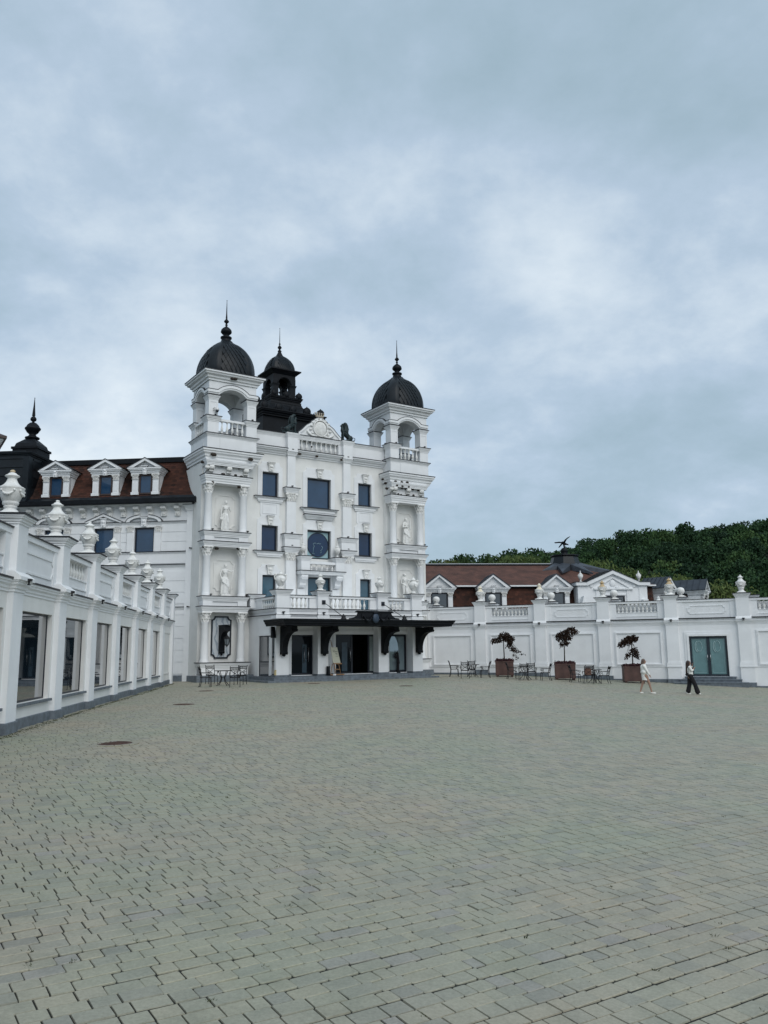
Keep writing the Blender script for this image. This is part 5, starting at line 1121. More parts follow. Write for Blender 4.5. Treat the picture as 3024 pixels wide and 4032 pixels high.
for k in range(-1, 4):
    q = MB(); q.box(-.24, .24, -.24, .24, 0, .05); q.frustum(0, 0, .05, .12, .22, .22, .10, .10); q.lathe([(.10, .12), (.09, .17), (.13, .19), (.19, .23), (.225, .31), (.235, .38), (.225, .46), (.19, .53), (.12, .58), (.0, .605)], n=18)
    for i in range(18): a = 2 * PI * i / 18; q.tube([(.19 * math.cos(a), .19 * math.sin(a), .25), (.235 * math.cos(a), .235 * math.sin(a), .38), (.19 * math.cos(a), .19 * math.sin(a), .52)], .010, 4)
    o = obj('stone_ball', q, PLASTER); o.location = RW.w(pv_(k) + .90, .89, 4.53); tag(o, bl[k + 1], 'ball finial', 'stone balls behind the court wall')
urn(RW, 10.85, 2.6, 4.0, 'small white urn with rusty top standing behind the middle balustrade', False, 0, None, .72)

def fuse(name, mb, mt, parent=None, voxel=.02, loc=None, rotz=None, smooth=2):
    o = obj('raw', mb, mt); md = o.modifiers.new('r', 'REMESH'); md.mode = 'VOXEL'; md.voxel_size = voxel; md.use_smooth_shade = True
    ms = o.modifiers.new('s', 'SMOOTH'); ms.iterations = smooth; ms.factor = .5
    me = bpy.data.meshes.new_from_object(o.evaluated_get(bpy.context.evaluated_depsgraph_get())); me.name = name
    bpy.data.objects.remove(o); return obj(name, me, None, parent, loc, rotz)
def statue(u, z, kind, label, yoff=-.30):
    t = thing('statue', label, 'statue', B.w(u, yoff, z), B.a, 'statues in the tower niches')
    q = MB(); q.box(-.30, .30, -.22, .22, 0, .10); q.box(-.26, .26, -.19, .19, .10, .13); obj('base', q, PLASTER, t)
    q = MB(); zb = .12
    if kind != 'nude':
        for i in range(13):
            a = 2 * PI * i / 13; k = .9 + .25 * (i % 2); q.capsule((.13 * math.cos(a) * k, .09 * math.sin(a) * k, zb + .92), (.21 * math.cos(a) * k, .14 * math.sin(a) * k, zb + .05), .055, .045, 7)
        q.capsule((0, 0, zb + .9), (0, 0, zb + .1), .13, .17); q.capsule((.06, -.12, zb + .85), (.10, -.17, zb + .45), .07, .07); q.capsule((.10, -.17, zb + .45), (.09, -.12, zb + .1), .06, .05)
        if kind in ('spear', 'robe'):
            for i in range(4): q.capsule((-.19, -.08 - .02 * i, zb + .95 - .08 * i), (.18, -.12 - .02 * i, zb + .80 - .12 * i), .04, .05, 7)
    else:
        q.capsule((-.09, -.02, zb + .85), (-.10, -.05, zb + .45), .095, .065); q.capsule((-.10, -.05, zb + .45), (-.10, 0, zb + .06), .062, .04); q.capsule((.09, -.02, zb + .85), (.12, -.10, zb + .47), .095, .065); q.capsule((.12, -.10, zb + .47), (.11, -.02, zb + .06), .062, .04)
        for s_ in (-1, 1): q.capsule((s_ * .105, 0, zb + .03), (s_ * .12, -.12, zb + .02), .04, .03)
        for i in range(5): q.capsule((.20 + .02 * i, -.02, zb + .80 - .03 * i), (.26 + .015 * i, .0, zb + .05), .045, .06, 7)
        q.capsule((0, 0, zb + .86), (0, .0, zb + .95), .15, .13)
    q.capsule((0, 0, zb + .95), (0, -.01, zb + 1.12), .125, .115); q.capsule((0, -.01, zb + 1.12), (0, 0, zb + 1.30), .115, .14); q.capsule((-.15, 0, zb + 1.37), (.15, 0, zb + 1.37), .07, .07)
    for s_ in (-1, 1): q.ball((s_ * .07, -.10, zb + 1.24), (.065, .06, .06), 8, 6)
    q.capsule((0, 0, zb + 1.40), (0, -.01, zb + 1.50), .05, .05); hx = .02
    q.ball((hx, -.02, zb + 1.60), (.082, .098, .115), 12, 8); q.ball((hx, .03, zb + 1.64), (.095, .09, .10), 10, 7); q.ball((hx, -.12, zb + 1.59), (.018, .025, .03), 6, 4)
    if kind == 'jug':
        q.capsule((-.20, 0, zb + 1.36), (-.26, -.02, zb + 1.08), .05, .042); q.capsule((-.26, -.02, zb + 1.08), (-.27, -.08, zb + .82), .042, .032); q.ball((-.28, -.09, zb + .76), (.04, .05, .05), 8, 5); q.ball((-.29, -.08, zb + .64), (.075, .075, .09), 10, 6); q.capsule((-.29, -.08, zb + .70), (-.29, -.08, zb + .78), .03, .04)
        q.capsule((.20, 0, zb + 1.36), (.26, -.10, zb + 1.12), .05, .042); q.capsule((.26, -.10, zb + 1.12), (.17, -.18, zb + 1.32), .04, .03); q.ball((.16, -.19, zb + 1.35), (.035, .035, .05), 8, 5)
    elif kind == 'spear':
        q.capsule((-.20, 0, zb + 1.36), (-.30, -.02, zb + 1.12), .05, .045); q.capsule((-.30, -.02, zb + 1.12), (-.24, -.10, zb + .90), .045, .035); q.ball((-.22, -.12, zb + .87), .045, 8, 5)
        q.capsule((.20, 0, zb + 1.36), (.36, -.04, zb + 1.30), .05, .04); q.capsule((.36, -.04, zb + 1.30), (.47, -.08, zb + 1.40), .04, .032); q.ball((.48, -.09, zb + 1.43), .045, 8, 5); q.ball((hx, 0, zb + 1.68), (.10, .10, .06), 10, 6)
        s2 = MB(); s2.tube([(.26, -.10, zb + .0), (.50, -.10, zb + 1.62)], .014, 6); s2.ball((.505, -.10, zb + 1.68), (.03, .02, .07), 8, 5); obj('spear', s2, PLASTER, t)
    elif kind == 'robe':
        q.capsule((-.19, 0, zb + 1.36), (-.25, -.08, zb + 1.08), .065, .06); q.capsule((-.25, -.08, zb + 1.08), (.06, -.20, zb + 1.12), .055, .04); q.capsule((.19, 0, zb + 1.36), (.24, -.08, zb + 1.12), .065, .055); q.capsule((.24, -.08, zb + 1.12), (.18, -.2, zb + 1.02), .05, .04)
        q.box(.16, .22, -.27, -.17, zb + .92, zb + 1.56); q.ball((hx, -.10, zb + 1.50), (.06, .05, .09), 8, 6); q.capsule((hx, .07, zb + 1.62), (hx - .03, .08, zb + 1.38), .07, .06)
    else:
        q.capsule((-.19, 0, zb + 1.36), (-.25, .02, zb + 1.08), .048, .042); q.capsule((-.25, .02, zb + 1.08), (-.02, -.16, zb + .90), .040, .032); q.ball((.0, -.17, zb + .88), (.05, .035, .035), 8, 5); q.capsule((.19, 0, zb + 1.36), (.26, -.02, zb + 1.10), .048, .042); q.capsule((.26, -.02, zb + 1.10), (.30, -.04, zb + .86), .04, .032); q.ball((.30, -.05, zb + .82), (.035, .04, .05), 8, 5); q.ball((hx - .03, .09, zb + 1.60), (.07, .06, .07), 8, 6)
    fuse('figure', q, PLASTER, t, .022, None, None, 1)
statue(1.36, 8.29, 'jug', 'white statue of a draped woman holding a jug, upper niche of the left tower'); statue(1.42, 4.65, 'spear', 'white statue of a draped woman with a staff, lower niche of the left tower')
statue(13.86, 8.29, 'robe', 'white statue of a robed bearded man with a tablet, upper niche of the right tower'); statue(13.70, 4.65, 'nude', 'white statue of a standing nude, lower niche of the right tower')
def griffin(u, v, z, rz, label):
    t = thing('griffin', label, 'griffin statue', B.w(u, v, z), B.a + rz, 'bronze griffins on the parapet'); q = MB(); q.box(-.46, .42, -.17, .17, 0, .09); obj('base', q, BRONZE, t)
    q = MB(); q.capsule((-.20, 0, .27), (.22, 0, .58), .17, .16); q.capsule((.22, 0, .55), (.34, 0, .72), .16, .13); q.capsule((.34, 0, .72), (.36, 0, .98), .12, .08); q.ball((.385, 0, 1.03), (.10, .075, .075), 10, 7); q.capsule((.44, 0, 1.02), (.52, 0, .97), .045, .015)
    for s_ in (-1, 1):
        q.capsule((.32, s_ * .08, .50), (.32, s_ * .09, .14), .065, .048); q.capsule((.32, s_ * .09, .12), (.42, s_ * .09, .11), .05, .04); q.ball((-.20, s_ * .11, .26), (.18, .09, .17), 10, 7); q.capsule((-.12, s_ * .14, .15), (.06, s_ * .14, .11), .06, .05); q.capsule((.36, s_ * .045, 1.09), (.33, s_ * .05, 1.14), .02, .01)
        wp = [(.30, .66), (.17, .62), (.05, .50), (-.11, .44), (-.02, .56), (-.04, .80), (.0, 1.05), (.09, 1.20), (.21, 1.25), (.31, 1.21), (.33, 1.15), (.25, 1.13), (.20, 1.04), (.23, .92)]
        q.prism(wp, *sorted((s_ * .10, s_ * .17)))
        for k_ in range(4): q.tube([(.20 - .05 * k_, s_ * .175, .66 - .04 * k_), (.12 - .05 * k_, s_ * .18, .90 - .03 * k_), (.16 - .04 * k_, s_ * .175, 1.14 - .04 * k_)], .022, 5)
    fuse('body', q, BRONZE, t, .018)
    q = MB(); q.tube([(-.34, 0, .14), (-.46, .02, .12), (-.57, .03, .18), (-.58, .03, .30), (-.50, .02, .34), (-.41, .02, .31)], [.03, .028, .024, .022, .02, .026], 7); q.ball((-.36, .02, .29), (.07, .03, .03), 8, 5); obj('tail', q, BRONZE, t)
griffin(5.66, .25, 14.83, 0, 'dark green bronze griffin left of the pediment, facing right'); griffin(9.74, .25, 14.83, PI, 'dark bronze griffin right of the pediment, facing left')
p = RB.w(11.75, 5.0, 9.96); ea = thing('eagle', 'dark eagle with spread wings on the turret of the house roof', 'eagle statue', p, R(5)); q = MB()
q.capsule((-.10, 0, .45), (.16, 0, .34), .13, .10); q.capsule((.16, 0, .36), (.34, 0, .30), .075, .06); q.capsule((.36, 0, .30), (.44, 0, .25), .04, .012); q.capsule((-.12, 0, .42), (-.44, .0, .06), .08, .045)
for s_ in (-1, 1): q.capsule((.0, s_ * .06, .34), (.03, s_ * .06, .02), .07, .04)
for i in range(5): f = i / 4; q.tube([(.04 - .1 * f, -.08, .46), (.14 - .1 * f, -.30, .72 - .06 * f), (.42 - .22 * f, -.50, .94 - .10 * f)], [.06, .05, .025], 6); q.tube([(.0 - .08 * f, .08, .46), (-.28 - .04 * f, .32, .56 - .05 * f), (-.68 + .08 * f, .52, .55 - .07 * f)], [.06, .045, .02], 6)
q.ball((0, 0, -.02), (.14, .14, .06), 10, 6); fuse('body', q, BLACK, ea, .022)
# ================================================================== SMALL FITTINGS
def onp(F, px, py, v):
    d = ray(px, py); nn = F.n; k = (v + nn.dot(F.o)) / (nn.x * d.x + nn.y * d.y); P_ = Vector((0, 0, CAM_H)) + d * k; r = Vector((P_.x, P_.y)) - F.o; return (r.dot(F.u), v, P_.z)
q = MB(); q.box(-.05, .05, -.03, .03, 0, .03); q.box(-.02, .02, -.02, .02, .03, .10); q.box(-.075, .075, -.07, .05, .10, .17); FLM = q.mesh('floodlight', IRON)
def flood(F, u, v, z, label, group, s=1.0):
    o = obj('floodlight', FLM, None); o.location = F.w(u, v, z); o.rotation_euler = (0, 0, F.a); o.scale = (s, s, s); return tag(o, label, 'floodlight', group)
for k in range(0, 7): flood(LW, pu(k) + .34, -.20, 3.12, 'small black floodlight on the %s pier of the left arcade wall counted from the camera' % ordn[k], 'floodlights on the left arcade wall', .8)
for k in range(0, 6): flood(RW, pv_(k) + .33, -.30, 3.05, 'small dark floodlight on the %s pier of the court wall counted from the canopy' % ordn[k], 'floodlights on the court wall', .9)
for dx, tn in ((0, 'left'), (12.5, 'right')):
    for zz, lv in ((4.64, 'lower'), (8.28, 'upper')):
        for x, sd_ in ((.45, 'left'), (2.56, 'right')): flood(B, dx + x, -.74, zz, 'small black spotlight at the foot of the %s column, %s storey of the %s tower' % (sd_, lv, tn), 'spotlights on the palace ledges', .75)
    for x, y, zz, ds in ((.5, -.6, 14.96, 'on the front left pier'), (2.8, -.6, 14.96, 'on the front right pier'), (1.6, -.6, 13.95, 'below the balusters'), (.02, .0, 14.96, 'on the flank of the front left pier')): flood(B, dx + x, y, zz, 'tiny black spotlight %s of the %s belvedere' % (ds, tn), 'spotlights on the belvederes', .7)
for u, pn in ((5.74, 'left'), (9.66, 'right')):
    for zz, lv in ((7.75, 'lowest'), (8.53, 'second lowest'), (11.39, 'third'), (13.68, 'topmost')): flood(B, u, -.02, zz, 'tiny black spotlight on the %s ledge of the %s facade pilaster' % (lv, pn), 'spotlights on the facade pilasters', .75)
for k, u in enumerate((3.41, 5.88, 9.82, 12.25)): flood(B, u, PY - .08, 3.56, 'small black floodlight on the foot of the %s balcony pier from the left' % ordn[k], 'floodlights above the canopy', .9)
nest_m = []
for s_ in range(3):
    q = MB(); q.ball((0, 0, 0), (.10 + .03 * s_, .09, .085), 8, 6); q.ball((.03, -.04, -.03), (.06, .06, .05), 6, 5); nest_m.append(q.mesh('swallow_nest', NESTM))
def nest(px, py, v, label, group, s=1.0):
    p = onp(B, px, py, v); o = obj('swallow_nest', nest_m[random.randrange(3)], None); o.location = B.w(*p); o.rotation_euler = (0, 0, B.a + random.uniform(-.3, .3)); o.scale = (s, s, s); tag(o, label, 'nest', group)
def nests(x0, y0, sc, rows_):
    for where, grp, s_, pts in rows_:
        for k, (x, y, v) in enumerate(pts): nest(x0 + x / sc, y0 + y / sc, v, 'mud nest %s%s' % ('' if len(pts) == 1 else ordn[k] + ' from the left ', where), grp, s_)
NL, NR = 'nests on the left tower', 'nests on the right tower'
nests(700, 1440, 4.1475, (('under the top cornice of the left tower', NL, 1.0, ((885, 210, -.72), (935, 215, -.72))), ('on the main cornice of the left tower', NL, 1.2, ((585, 1450, -.80), (1190, 1530, -.80)))))
nests(700, 1800, 4.1475, (('between the corbels of the left tower', NL, .9, ((400, 80, -.3), (510, 120, -.46), (720, 145, -.46), (1000, 180, -.46))), ('at the upper capitals of the left tower', NL, .9, ((570, 410, -.70), (1000, 490, -.62))), ('on the ledge below the left tower corbels', NL, .8, ((740, 275, -.62), (945, 295, -.62), (1040, 320, -.62))), ('at the middle capitals of the left tower', NL, .9, ((430, 1462, -.6), (635, 1492, -.5), (980, 1495, -.5)))))
nests(1420, 1560, 5.53, (('on the right tower flank', NR, .95, ((480, 1810, -.2), (540, 1895, -.2))), ('under the main cornice of the right tower', NR, .95, ((760, 1860, -.66), (895, 1875, -.66), (1015, 1885, -.66))), ('between the corbels of the right tower', NR, .95, ((570, 2010, -.5), (900, 1995, -.5), (985, 2010, -.5), (1130, 2020, -.5), (1265, 2045, -.5))), ('on top of the corbel row of the right tower', NR, .8, ((785, 1940, -.70), (905, 1957, -.70), (1040, 1972, -.70))), ('on the ledge below the right tower corbels', NR, .8, ((820, 2130, -.6), (880, 2150, -.6), (1000, 2165, -.6), (1150, 2160, -.6)))))
nests(1120, 1600, 5.53, (('under the parapet rail beside the balusters', 'nests at the parapet', .85, ((335, 708, .35), (460, 752, .35), (570, 772, .35), (885, 808, .35))), ('on the foot of the parapet balusters', 'nests at the parapet', .6, ((325, 1000, .1), (592, 878, .2))), ('below the parapet cornice of the palace', 'nests at the parapet', .85, ((330, 1035, .02), (705, 1088, -.02), (1240, 1165, .0)))))
# dome camera on the belvedere
cc = thing('security_camera', 'white dome security camera on the front pier of the left belvedere', 'security camera', B.w(.52, -.52, 15.30), B.a)
q = MB(); q.box(-.14, -.08, -.03, .02, .0, .16); q.box(-.14, .06, -.16, -.10, .12, .16); q.box(-.13, -.09, -.15, .0, .12, .15); obj('bracket', q, CAMW, cc)
q = MB(); q.lathe([(.02, .16), (.09, .13), (.11, .05), (.11, -.02)], .05, -.16, 0, 14); obj('housing', q, CAMW, cc); q = MB(); q.ball((.05, -.16, -.04), (.085, .085, .10), 12, 8); obj('lens_dome', q, FRAME, cc)
# wall lantern on the marble plaque
wl = thing('wall_lantern', 'black wall bracket with hanging glass lantern on the grey marble plaque', 'lantern', B.w(1.38, -.04, 0), B.a)
q = MB(); pr = [(0, 1.50), (-.16, 1.50), (-.20, 1.60), (-.16, 1.68)]
for i in range(9): t_ = R(90 * i / 8); pr.append((-.18 - .60 * (1 - math.cos(t_)), 1.70 + 1.00 * math.sin(t_)))
pr += [(-.92, 2.74), (-.92, 2.98), (-1.02, 3.02), (0, 3.06)]; q.prism(pr, -.15, .15, 'x'); q.box(-.18, .18, -1.03, 0, 3.04, 3.07); q.ball((0, -.1, 1.46), (.06, .06, .08), 8, 5); obj('bracket', q, BLACK, wl)
q = MB(); q.tube([(0, -.86, 2.72), (0, -.86, 2.52)], .012, 5); q.lathe([(.20, 2.30), (.20, 2.33), (.10, 2.44), (.04, 2.48), (.03, 2.54)], 0, -.86, 0, 6, False); q.lathe([(.02, 1.84), (.03, 1.90), (.11, 1.96), (.11, 1.99)], 0, -.86, 0, 6, False)
for i in range(6): a = 2 * PI * i / 6; q.tube([(.11 * math.cos(a), -.86 + .11 * math.sin(a), 1.98), (.17 * math.cos(a), -.86 + .17 * math.sin(a), 2.31)], .010, 4)
ln_ = obj('lamp', q, IRON, wl); q = MB(); q.lathe([(.095, 1.99), (.155, 2.30)], 0, -.86, 0, 6, False); obj('lamp_glass', q, SHADEW, ln_)
# little white wall lights on the tower return
for px, py, nm in ((750, 2158, 'upper'), (740, 2389, 'lower')):
    q = MB(); q.box(-.02, .10, -.10, -.02, -.02, .02); q.ball((-.02, -.12, 0), .045, 6, 4); o = obj('wall_light', q, IRON); pp = onp(W, px, py, -.1); o.location = W.w(*pp); tag(o, 'tiny dark wall light on the white tower return, %s of the two' % nm, 'wall light')
# easel with notice board, bin, floor light, dark figure
es = thing('easel', 'wooden easel with a pale printed notice board beside the open entrance door', 'easel', B.w(6.55, -3.86, .262), B.a)
q = MB(); q.prism([(-.37, 1.52), (.06, 1.52), (.28, .66), (-.18, .66)], -.10, -.075); bd = obj('notice_board', q, PAPER, es)
q = MB(); sk = lambda z: -.155 + (1.52 - z) * .245
for z, x0, x1, h in ((1.27, -.02, .17, .028), (1.18, .02, .15, .022), (1.12, .03, .14, .014), (1.03, .0, .18, .014)): q.box(sk(z) + x0, sk(z) + x1, -.106, -.100, z - h / 2, z + h / 2)
q.tube([(sk(1.3) - .07, -.103, 1.26), (sk(1.3) - .06, -.103, 1.33), (sk(1.3) - .02, -.103, 1.36), (sk(1.3) - .03, -.103, 1.30)], .010, 4); obj('printed_text', q, INK, bd)
q = MB()
for a, b in (((-.30, -.02, 1.92), (-.14, -.06, 1.1)), ((-.22, -.06, .62), (-.34, -.08, .02)), ((-.10, -.06, .62), (-.02, -.08, .08)), ((.18, -.06, .62), (.30, -.08, .08)), ((.05, .2, .03), (-.12, -.02, 1.3))): q.tube([a, b], .022, 4)
obj('leg', q, WOOD, es)
q = MB(); q.box(-.16, .34, -.14, -.04, .60, .65); q.box(-.02, .26, -.09, -.05, .30, .34); obj('shelf', q, WOOD, es)
q = MB(); q.box(-.32, .52, -.12, .06, .02, .06); q.box(-.30, -.24, -.14, .1, 0, .02); q.box(.44, .5, -.14, .1, 0, .02); obj('foot', q, WOOD, es)
bn = obj('waste_bin', MB().lathe([(.09, 0), (.10, .02), (.10, .48), (.085, .50), (.07, .49), (.06, .30)], n=16), BLACK); bn.location = B.w(6.12, -3.84, .262); tag(bn, 'slim black bin against the pillar left of the easel', 'bin')
q = MB(); q.ball((0, 0, .05), (.10, .06, .055), 10, 6); q.box(-.08, .08, -.04, .04, 0, .02); fl_ = obj('floor_light', q, CAMW); fl_.location = B.w(6.42, -4.0, .25); tag(fl_, 'small white floor light under the easel', 'floor light')
fg = thing('dark_figure', 'slender black figure with a round bundle standing before the right entrance glass', 'figurine', B.w(11.22, -3.06, .30), B.a); q = MB()
q.capsule((.04, 0, .06), (.04, 0, .70), .085, .075); q.capsule((.06, 0, .55), (.02, 0, 1.1), .10, .05); q.capsule((.0, 0, 1.1), (-.01, 0, 1.27), .035, .02); q.ball((-.12, -.01, .92), (.09, .05, .12), 10, 7); q.capsule((-.2, 0, 1.05), (.1, 0, 1.08), .018, .018); q.capsule((-.1, 0, .96), (-.07, 0, 1.17), .025, .015); q.box(-.08, .16, -.08, .08, -.03, .02); fuse('body', q, CLOTHB, fg, .014)
# ================================================================== TABLES AND CHAIRS
def chair_proto():
    t = thing('garden_chair', 'x', 'chair', (0, 0, 0), 0, 'wrought iron chairs in the court')     # faces -y
    q = MB(); q.box(-.24, .24, -.24, -.20, .43, .455); q.box(-.24, .24, .18, .22, .43, .455); q.box(-.24, -.20, -.2, .18, .431, .454); q.box(.20, .24, -.2, .18, .431, .454)
    for i in range(7): x = -.17 + .057 * i; q.box(x - .016, x + .016, -.2, .18, .437, .450)
    for i in range(8): x = -.2 + .057 * i; q.ball((x, -.235, .42), .018, 5, 4)
    obj('seat', q, IRON, t)
    q = MB(); bk = lambda z: .20 + .13 * (z - .43) ** 1.3 / .4
    for s_ in (-1, 1): q.tube([(s_ * .225, bk(z), z) for z in (.43, .55, .70, .82, .92)], .017, 6); q.ball((s_ * .225, bk(.93) + .015, .935), .024, 6, 4); q.tube([(s_ * .21, bk(.47), .47), (-s_ * .21, bk(.77), .77)], .012, 5)
    for z in (.46, .78, .90): q.tube([(-.225, bk(z), z), (.225, bk(z), z)], .013, 5)
    for i in range(6): x = -.18 + .072 * i; q.tube([(x - .036, bk(.79), .785), (x, bk(.84), .89), (x + .036, bk(.79), .785)], .008, 4); q.tube([(x - .036, bk(.89), .89), (x, bk(.84), .79), (x + .036, bk(.89), .89)], .006, 4)
    obj('backrest', q, IRON, t)
    for s_ in (-1, 1):
        q = MB(); q.tube([(s_ * .225, -.22, .44), (s_ * .235, -.24, .22), (s_ * .235, -.235, .03), (s_ * .24, -.27, .012)], .016, 6); obj('leg', q, IRON, t)
        q = MB(); q.tube([(s_ * .225, .20, .44), (s_ * .23, .22, .22), (s_ * .235, .27, .03), (s_ * .235, .30, .012)], .016, 6); obj('leg', q, IRON, t)
        q = MB(); q.tube([(s_ * .235, bk(.66), .66), (s_ * .255, .0, .655), (s_ * .255, -.16, .665), (s_ * .255, -.24, .64), (s_ * .255, -.24, .57), (s_ * .255, -.17, .56), (s_ * .255, -.15, .61), (s_ * .255, -.19, .625)], .014, 6); q.tube([(s_ * .255, -.2, .56), (s_ * .24, -.12, .50), (s_ * .23, -.2, .44)], .012, 5); obj('armrest', q, IRON, t)
    return t
ch0 = chair_proto(); chair_used = []
def chair(px, py, face, label):            # face: direction of the sitter's view, degrees from +X
    p = on_ground(px, py); rz = R(face + 90)
    if not chair_used: c = ch0; c.location = p; c.rotation_euler = (0, 0, rz); c['label'] = label
    else: c = dup(ch0, p, rz, label)
    chair_used.append(c); return c
def table_proto():
    t = thing('garden_table', 'x', 'table', (0, 0, 0), 0, 'wrought iron tables in the court'); q = MB(); q.lathe([(.40, .70), (.42, .705), (.42, .725), (.40, .73)], n=28); obj('table_top', q, IRON, t)
    for i in range(4):
        a = R(45 + 90 * i); ca, sa = math.cos(a), math.sin(a); q = MB(); q.tube([(ca * .26, sa * .26, .70), (ca * .20, sa * .20, .55), (ca * .10, sa * .10, .38), (ca * .16, sa * .16, .20), (ca * .32, sa * .32, .03), (ca * .36, sa * .36, .012)], .018, 6); obj('leg', q, IRON, t)
    q = MB(); q.tube([(.13 * math.cos(2 * PI * i / 16), .13 * math.sin(2 * PI * i / 16), .40) for i in range(17)], .012, 5); obj('ring', q, IRON, t); return t
tb0 = table_proto(); tused = []
def table(px, py, label):
    p = on_ground(px, py)
    if not tused: t = tb0; t.location = p; t['label'] = label
    else: t = dup(tb0, p, R(20), label)
    tused.append(t)
fH = lambda x, y: (700 + x / 2.6025, 1900 + y / 2.6025); fR = lambda x, y: (1740 + x / 5.184, 2580 + y / 5.184); fS = lambda x, y: (2060 + x / 4.366, 2580 + y / 4.366)
table(*fH(462, 2082), 'black iron table in front of the left tower'); table(*fR(628, 440), 'black iron table left of the first brown planter'); table(*fS(38, 418), 'black iron table between the first and second planters'); table(*fS(1232, 478), 'black iron table right of the second planter')
for (px, py), fc, lab in ((fH(283, 2096), 5, 'iron chair at the left end of the table before the left tower, facing right'), (fH(345, 2064), -60, 'iron chair behind the left side of the table before the left tower'), (fH(585, 2096), 100, 'iron chair nearest the camera at the table before the left tower'), (fH(640, 2072), -100, 'iron chair at the right rear of the table before the left tower'),
    (fR(255, 436), 0, 'iron chair in profile at the far left of the first court set, facing right'), (fR(478, 470), 85, 'iron chair seen from behind in front of the first court table'), (fR(608, 437), -95, 'iron chair behind the first court table'), (fR(885, 460), 180, 'iron chair in profile between the first table and first planter, facing left'),
    (fR(1435, 482), 0, 'iron chair in profile in front of the first brown planter, facing right'), (fS(10, 432), 88, 'iron chair seen from behind, nearest at the second court table'), (fS(152, 420), -92, 'iron chair behind the second court table'), (fS(390, 436), 180, 'iron chair in profile left of the second planter, facing left'),
    (fS(900, 466), 0, 'iron chair in profile in front of the second planter, facing right'), (fS(1122, 490), 86, 'iron chair with a brown bag on its seat, near side of the third table'), (fS(1175, 470), -94, 'iron chair behind the third court table'), (fS(1400, 490), 180, 'iron chair in profile at the right end of the court seating, facing left')):
    chair(px, py, fc, lab)
pbg = on_ground(*fS(1122, 490)); q = MB(); q.box(-.17, .17, -.08, .08, .0, .30); q.prism([(-.17, .30), (.17, .30), (.13, .36), (-.13, .36)], -.06, .06); q.tube([(-.07, 0, .35), (-.05, 0, .43), (.05, 0, .43), (.07, 0, .35)], .012, 6); bg_ = obj('bag', q, mat('tan_leather', (0.16, 0.075, 0.05), .6, .2, 8.0)); bg_.location = (pbg.x, pbg.y, pbg.z + .458); tag(bg_, 'tan bag lying on an iron chair at the third table', 'bag')
# ================================================================== PLANTERS AND SMALL TREES
def leaves(blobs, cnt, size):
    q = MB(); tot = sum(b[3] * b[4] * b[5] for b in blobs)
    for bx_, by_, bz_, rx, ry, rz in blobs:
        for _ in range(max(12, int(cnt * rx * ry * rz / tot))):
            while True:
                p = Vector((random.uniform(-1, 1), random.uniform(-1, 1), random.uniform(-1, 1)))
                if .25 < p.length < 1: break
            c = Vector((bx_ + p.x * rx, by_ + p.y * ry, bz_ + p.z * rz)); s_ = size * random.uniform(.6, 1.3)
            d = Vector((random.gauss(0, 1), random.gauss(0, 1), random.gauss(-.8, .6))).normalized(); e_ = d.cross(Vector((random.gauss(0, 1), random.gauss(0, 1), .2))).normalized()
            q.add([c, c + d * s_ * .5 + e_ * s_ * .34, c + d * s_ * 1.15, c + d * s_ * .5 - e_ * s_ * .34], [(0, 1, 2, 3)], False)
    return q
def planter(x0, x1, yb, label, tlabel, blobs, th, lean, cnt, blab):
    a, b = on_ground(x0, yb), on_ground(x1, yb); c = (a + b) / 2; wd = (b - a).length; hw = wd / 2 * .93; h = .96; rz = R(-10)
    c = Vector((c.x, c.y + hw, float(gz(c.x, c.y + hw)))); t = thing('planter', label, 'planter', c, rz, 'brown planters along the court wall')
    q = MB(); q.box(-hw, hw, -hw, hw, .09, h - .10); q.box(-hw - .015, hw + .015, -hw - .015, hw + .015, h - .11, h - .03); q.box(-hw - .012, hw + .012, -hw - .012, hw + .012, .09, .13); obj('box', q, CORTEN, t)
    for sx in (-1, 1):
        for sy in (-1, 1): q = MB(); q.box(sx * (hw - .10) - .06, sx * (hw - .10) + .06, sy * (hw - .10) - .06, sy * (hw - .10) + .06, -.02, .09); obj('foot', q, CORTEN, t)
    q = MB(); q.box(-hw + .03, hw - .03, -hw + .03, hw - .03, h - .2, h - .03); bm = leaves([(sx * hw * .62, sy * hw * .62, h + .02, hw * .42, hw * .42, .11) for sx in (-1, 0, 1) for sy in (-1, 0, 1)], 900, .09); q.add(bm.v, bm.f, False)
    fb = obj('bedding_plants', q, REDBED); fb.location = c; fb.rotation_euler = (0, 0, rz); tag(fb, blab, 'bedding plants')
    tr = thing('ornamental_tree', tlabel, 'small tree', c, 0, 'small red leaved trees in the planters')
    q = MB(); z0 = h - .1; q.tube([(0, 0, z0), (lean * .3, 0, z0 + th * .35), (lean * .5, .02, z0 + th * .7), (lean, 0, z0 + th)], [.040, .034, .030, .022], 8)
    for bx_, by_, bz_, *_r in blobs: q.tube([(lean * .8, 0, z0 + th * .93), ((lean + bx_) / 2, by_ / 2, (z0 + th + bz_) / 2 + .12), (bx_, by_, bz_)], [.018, .012, .006], 5)
    obj('trunk', q, BARK, tr); obj('crown', leaves(blobs, cnt, .10), REDLEAF, tr)
planter(1960.5, 2026, 2666, 'brown square planter nearest the canopy', 'small dark red weeping tree with a long branch trailing right, in the first planter',
    [(.05, 0, 2.42, .40, .36, .27), (-.40, 0, 2.20, .34, .3, .17), (-.70, 0, 2.06, .17, .16, .09), (.35, -.1, 2.22, .30, .3, .28), (.35, 0, 1.86, .24, .24, .20), (.60, 0, 1.63, .24, .2, .15), (.85, 0, 1.48, .20, .14, .09), (1.10, 0, 1.33, .17, .1, .06), (.60, 0, 1.30, .15, .1, .08), (.78, 0, 1.10, .15, .1, .07)], 1.5, -.02, 1300, 'dark red bedding plants in the first planter')
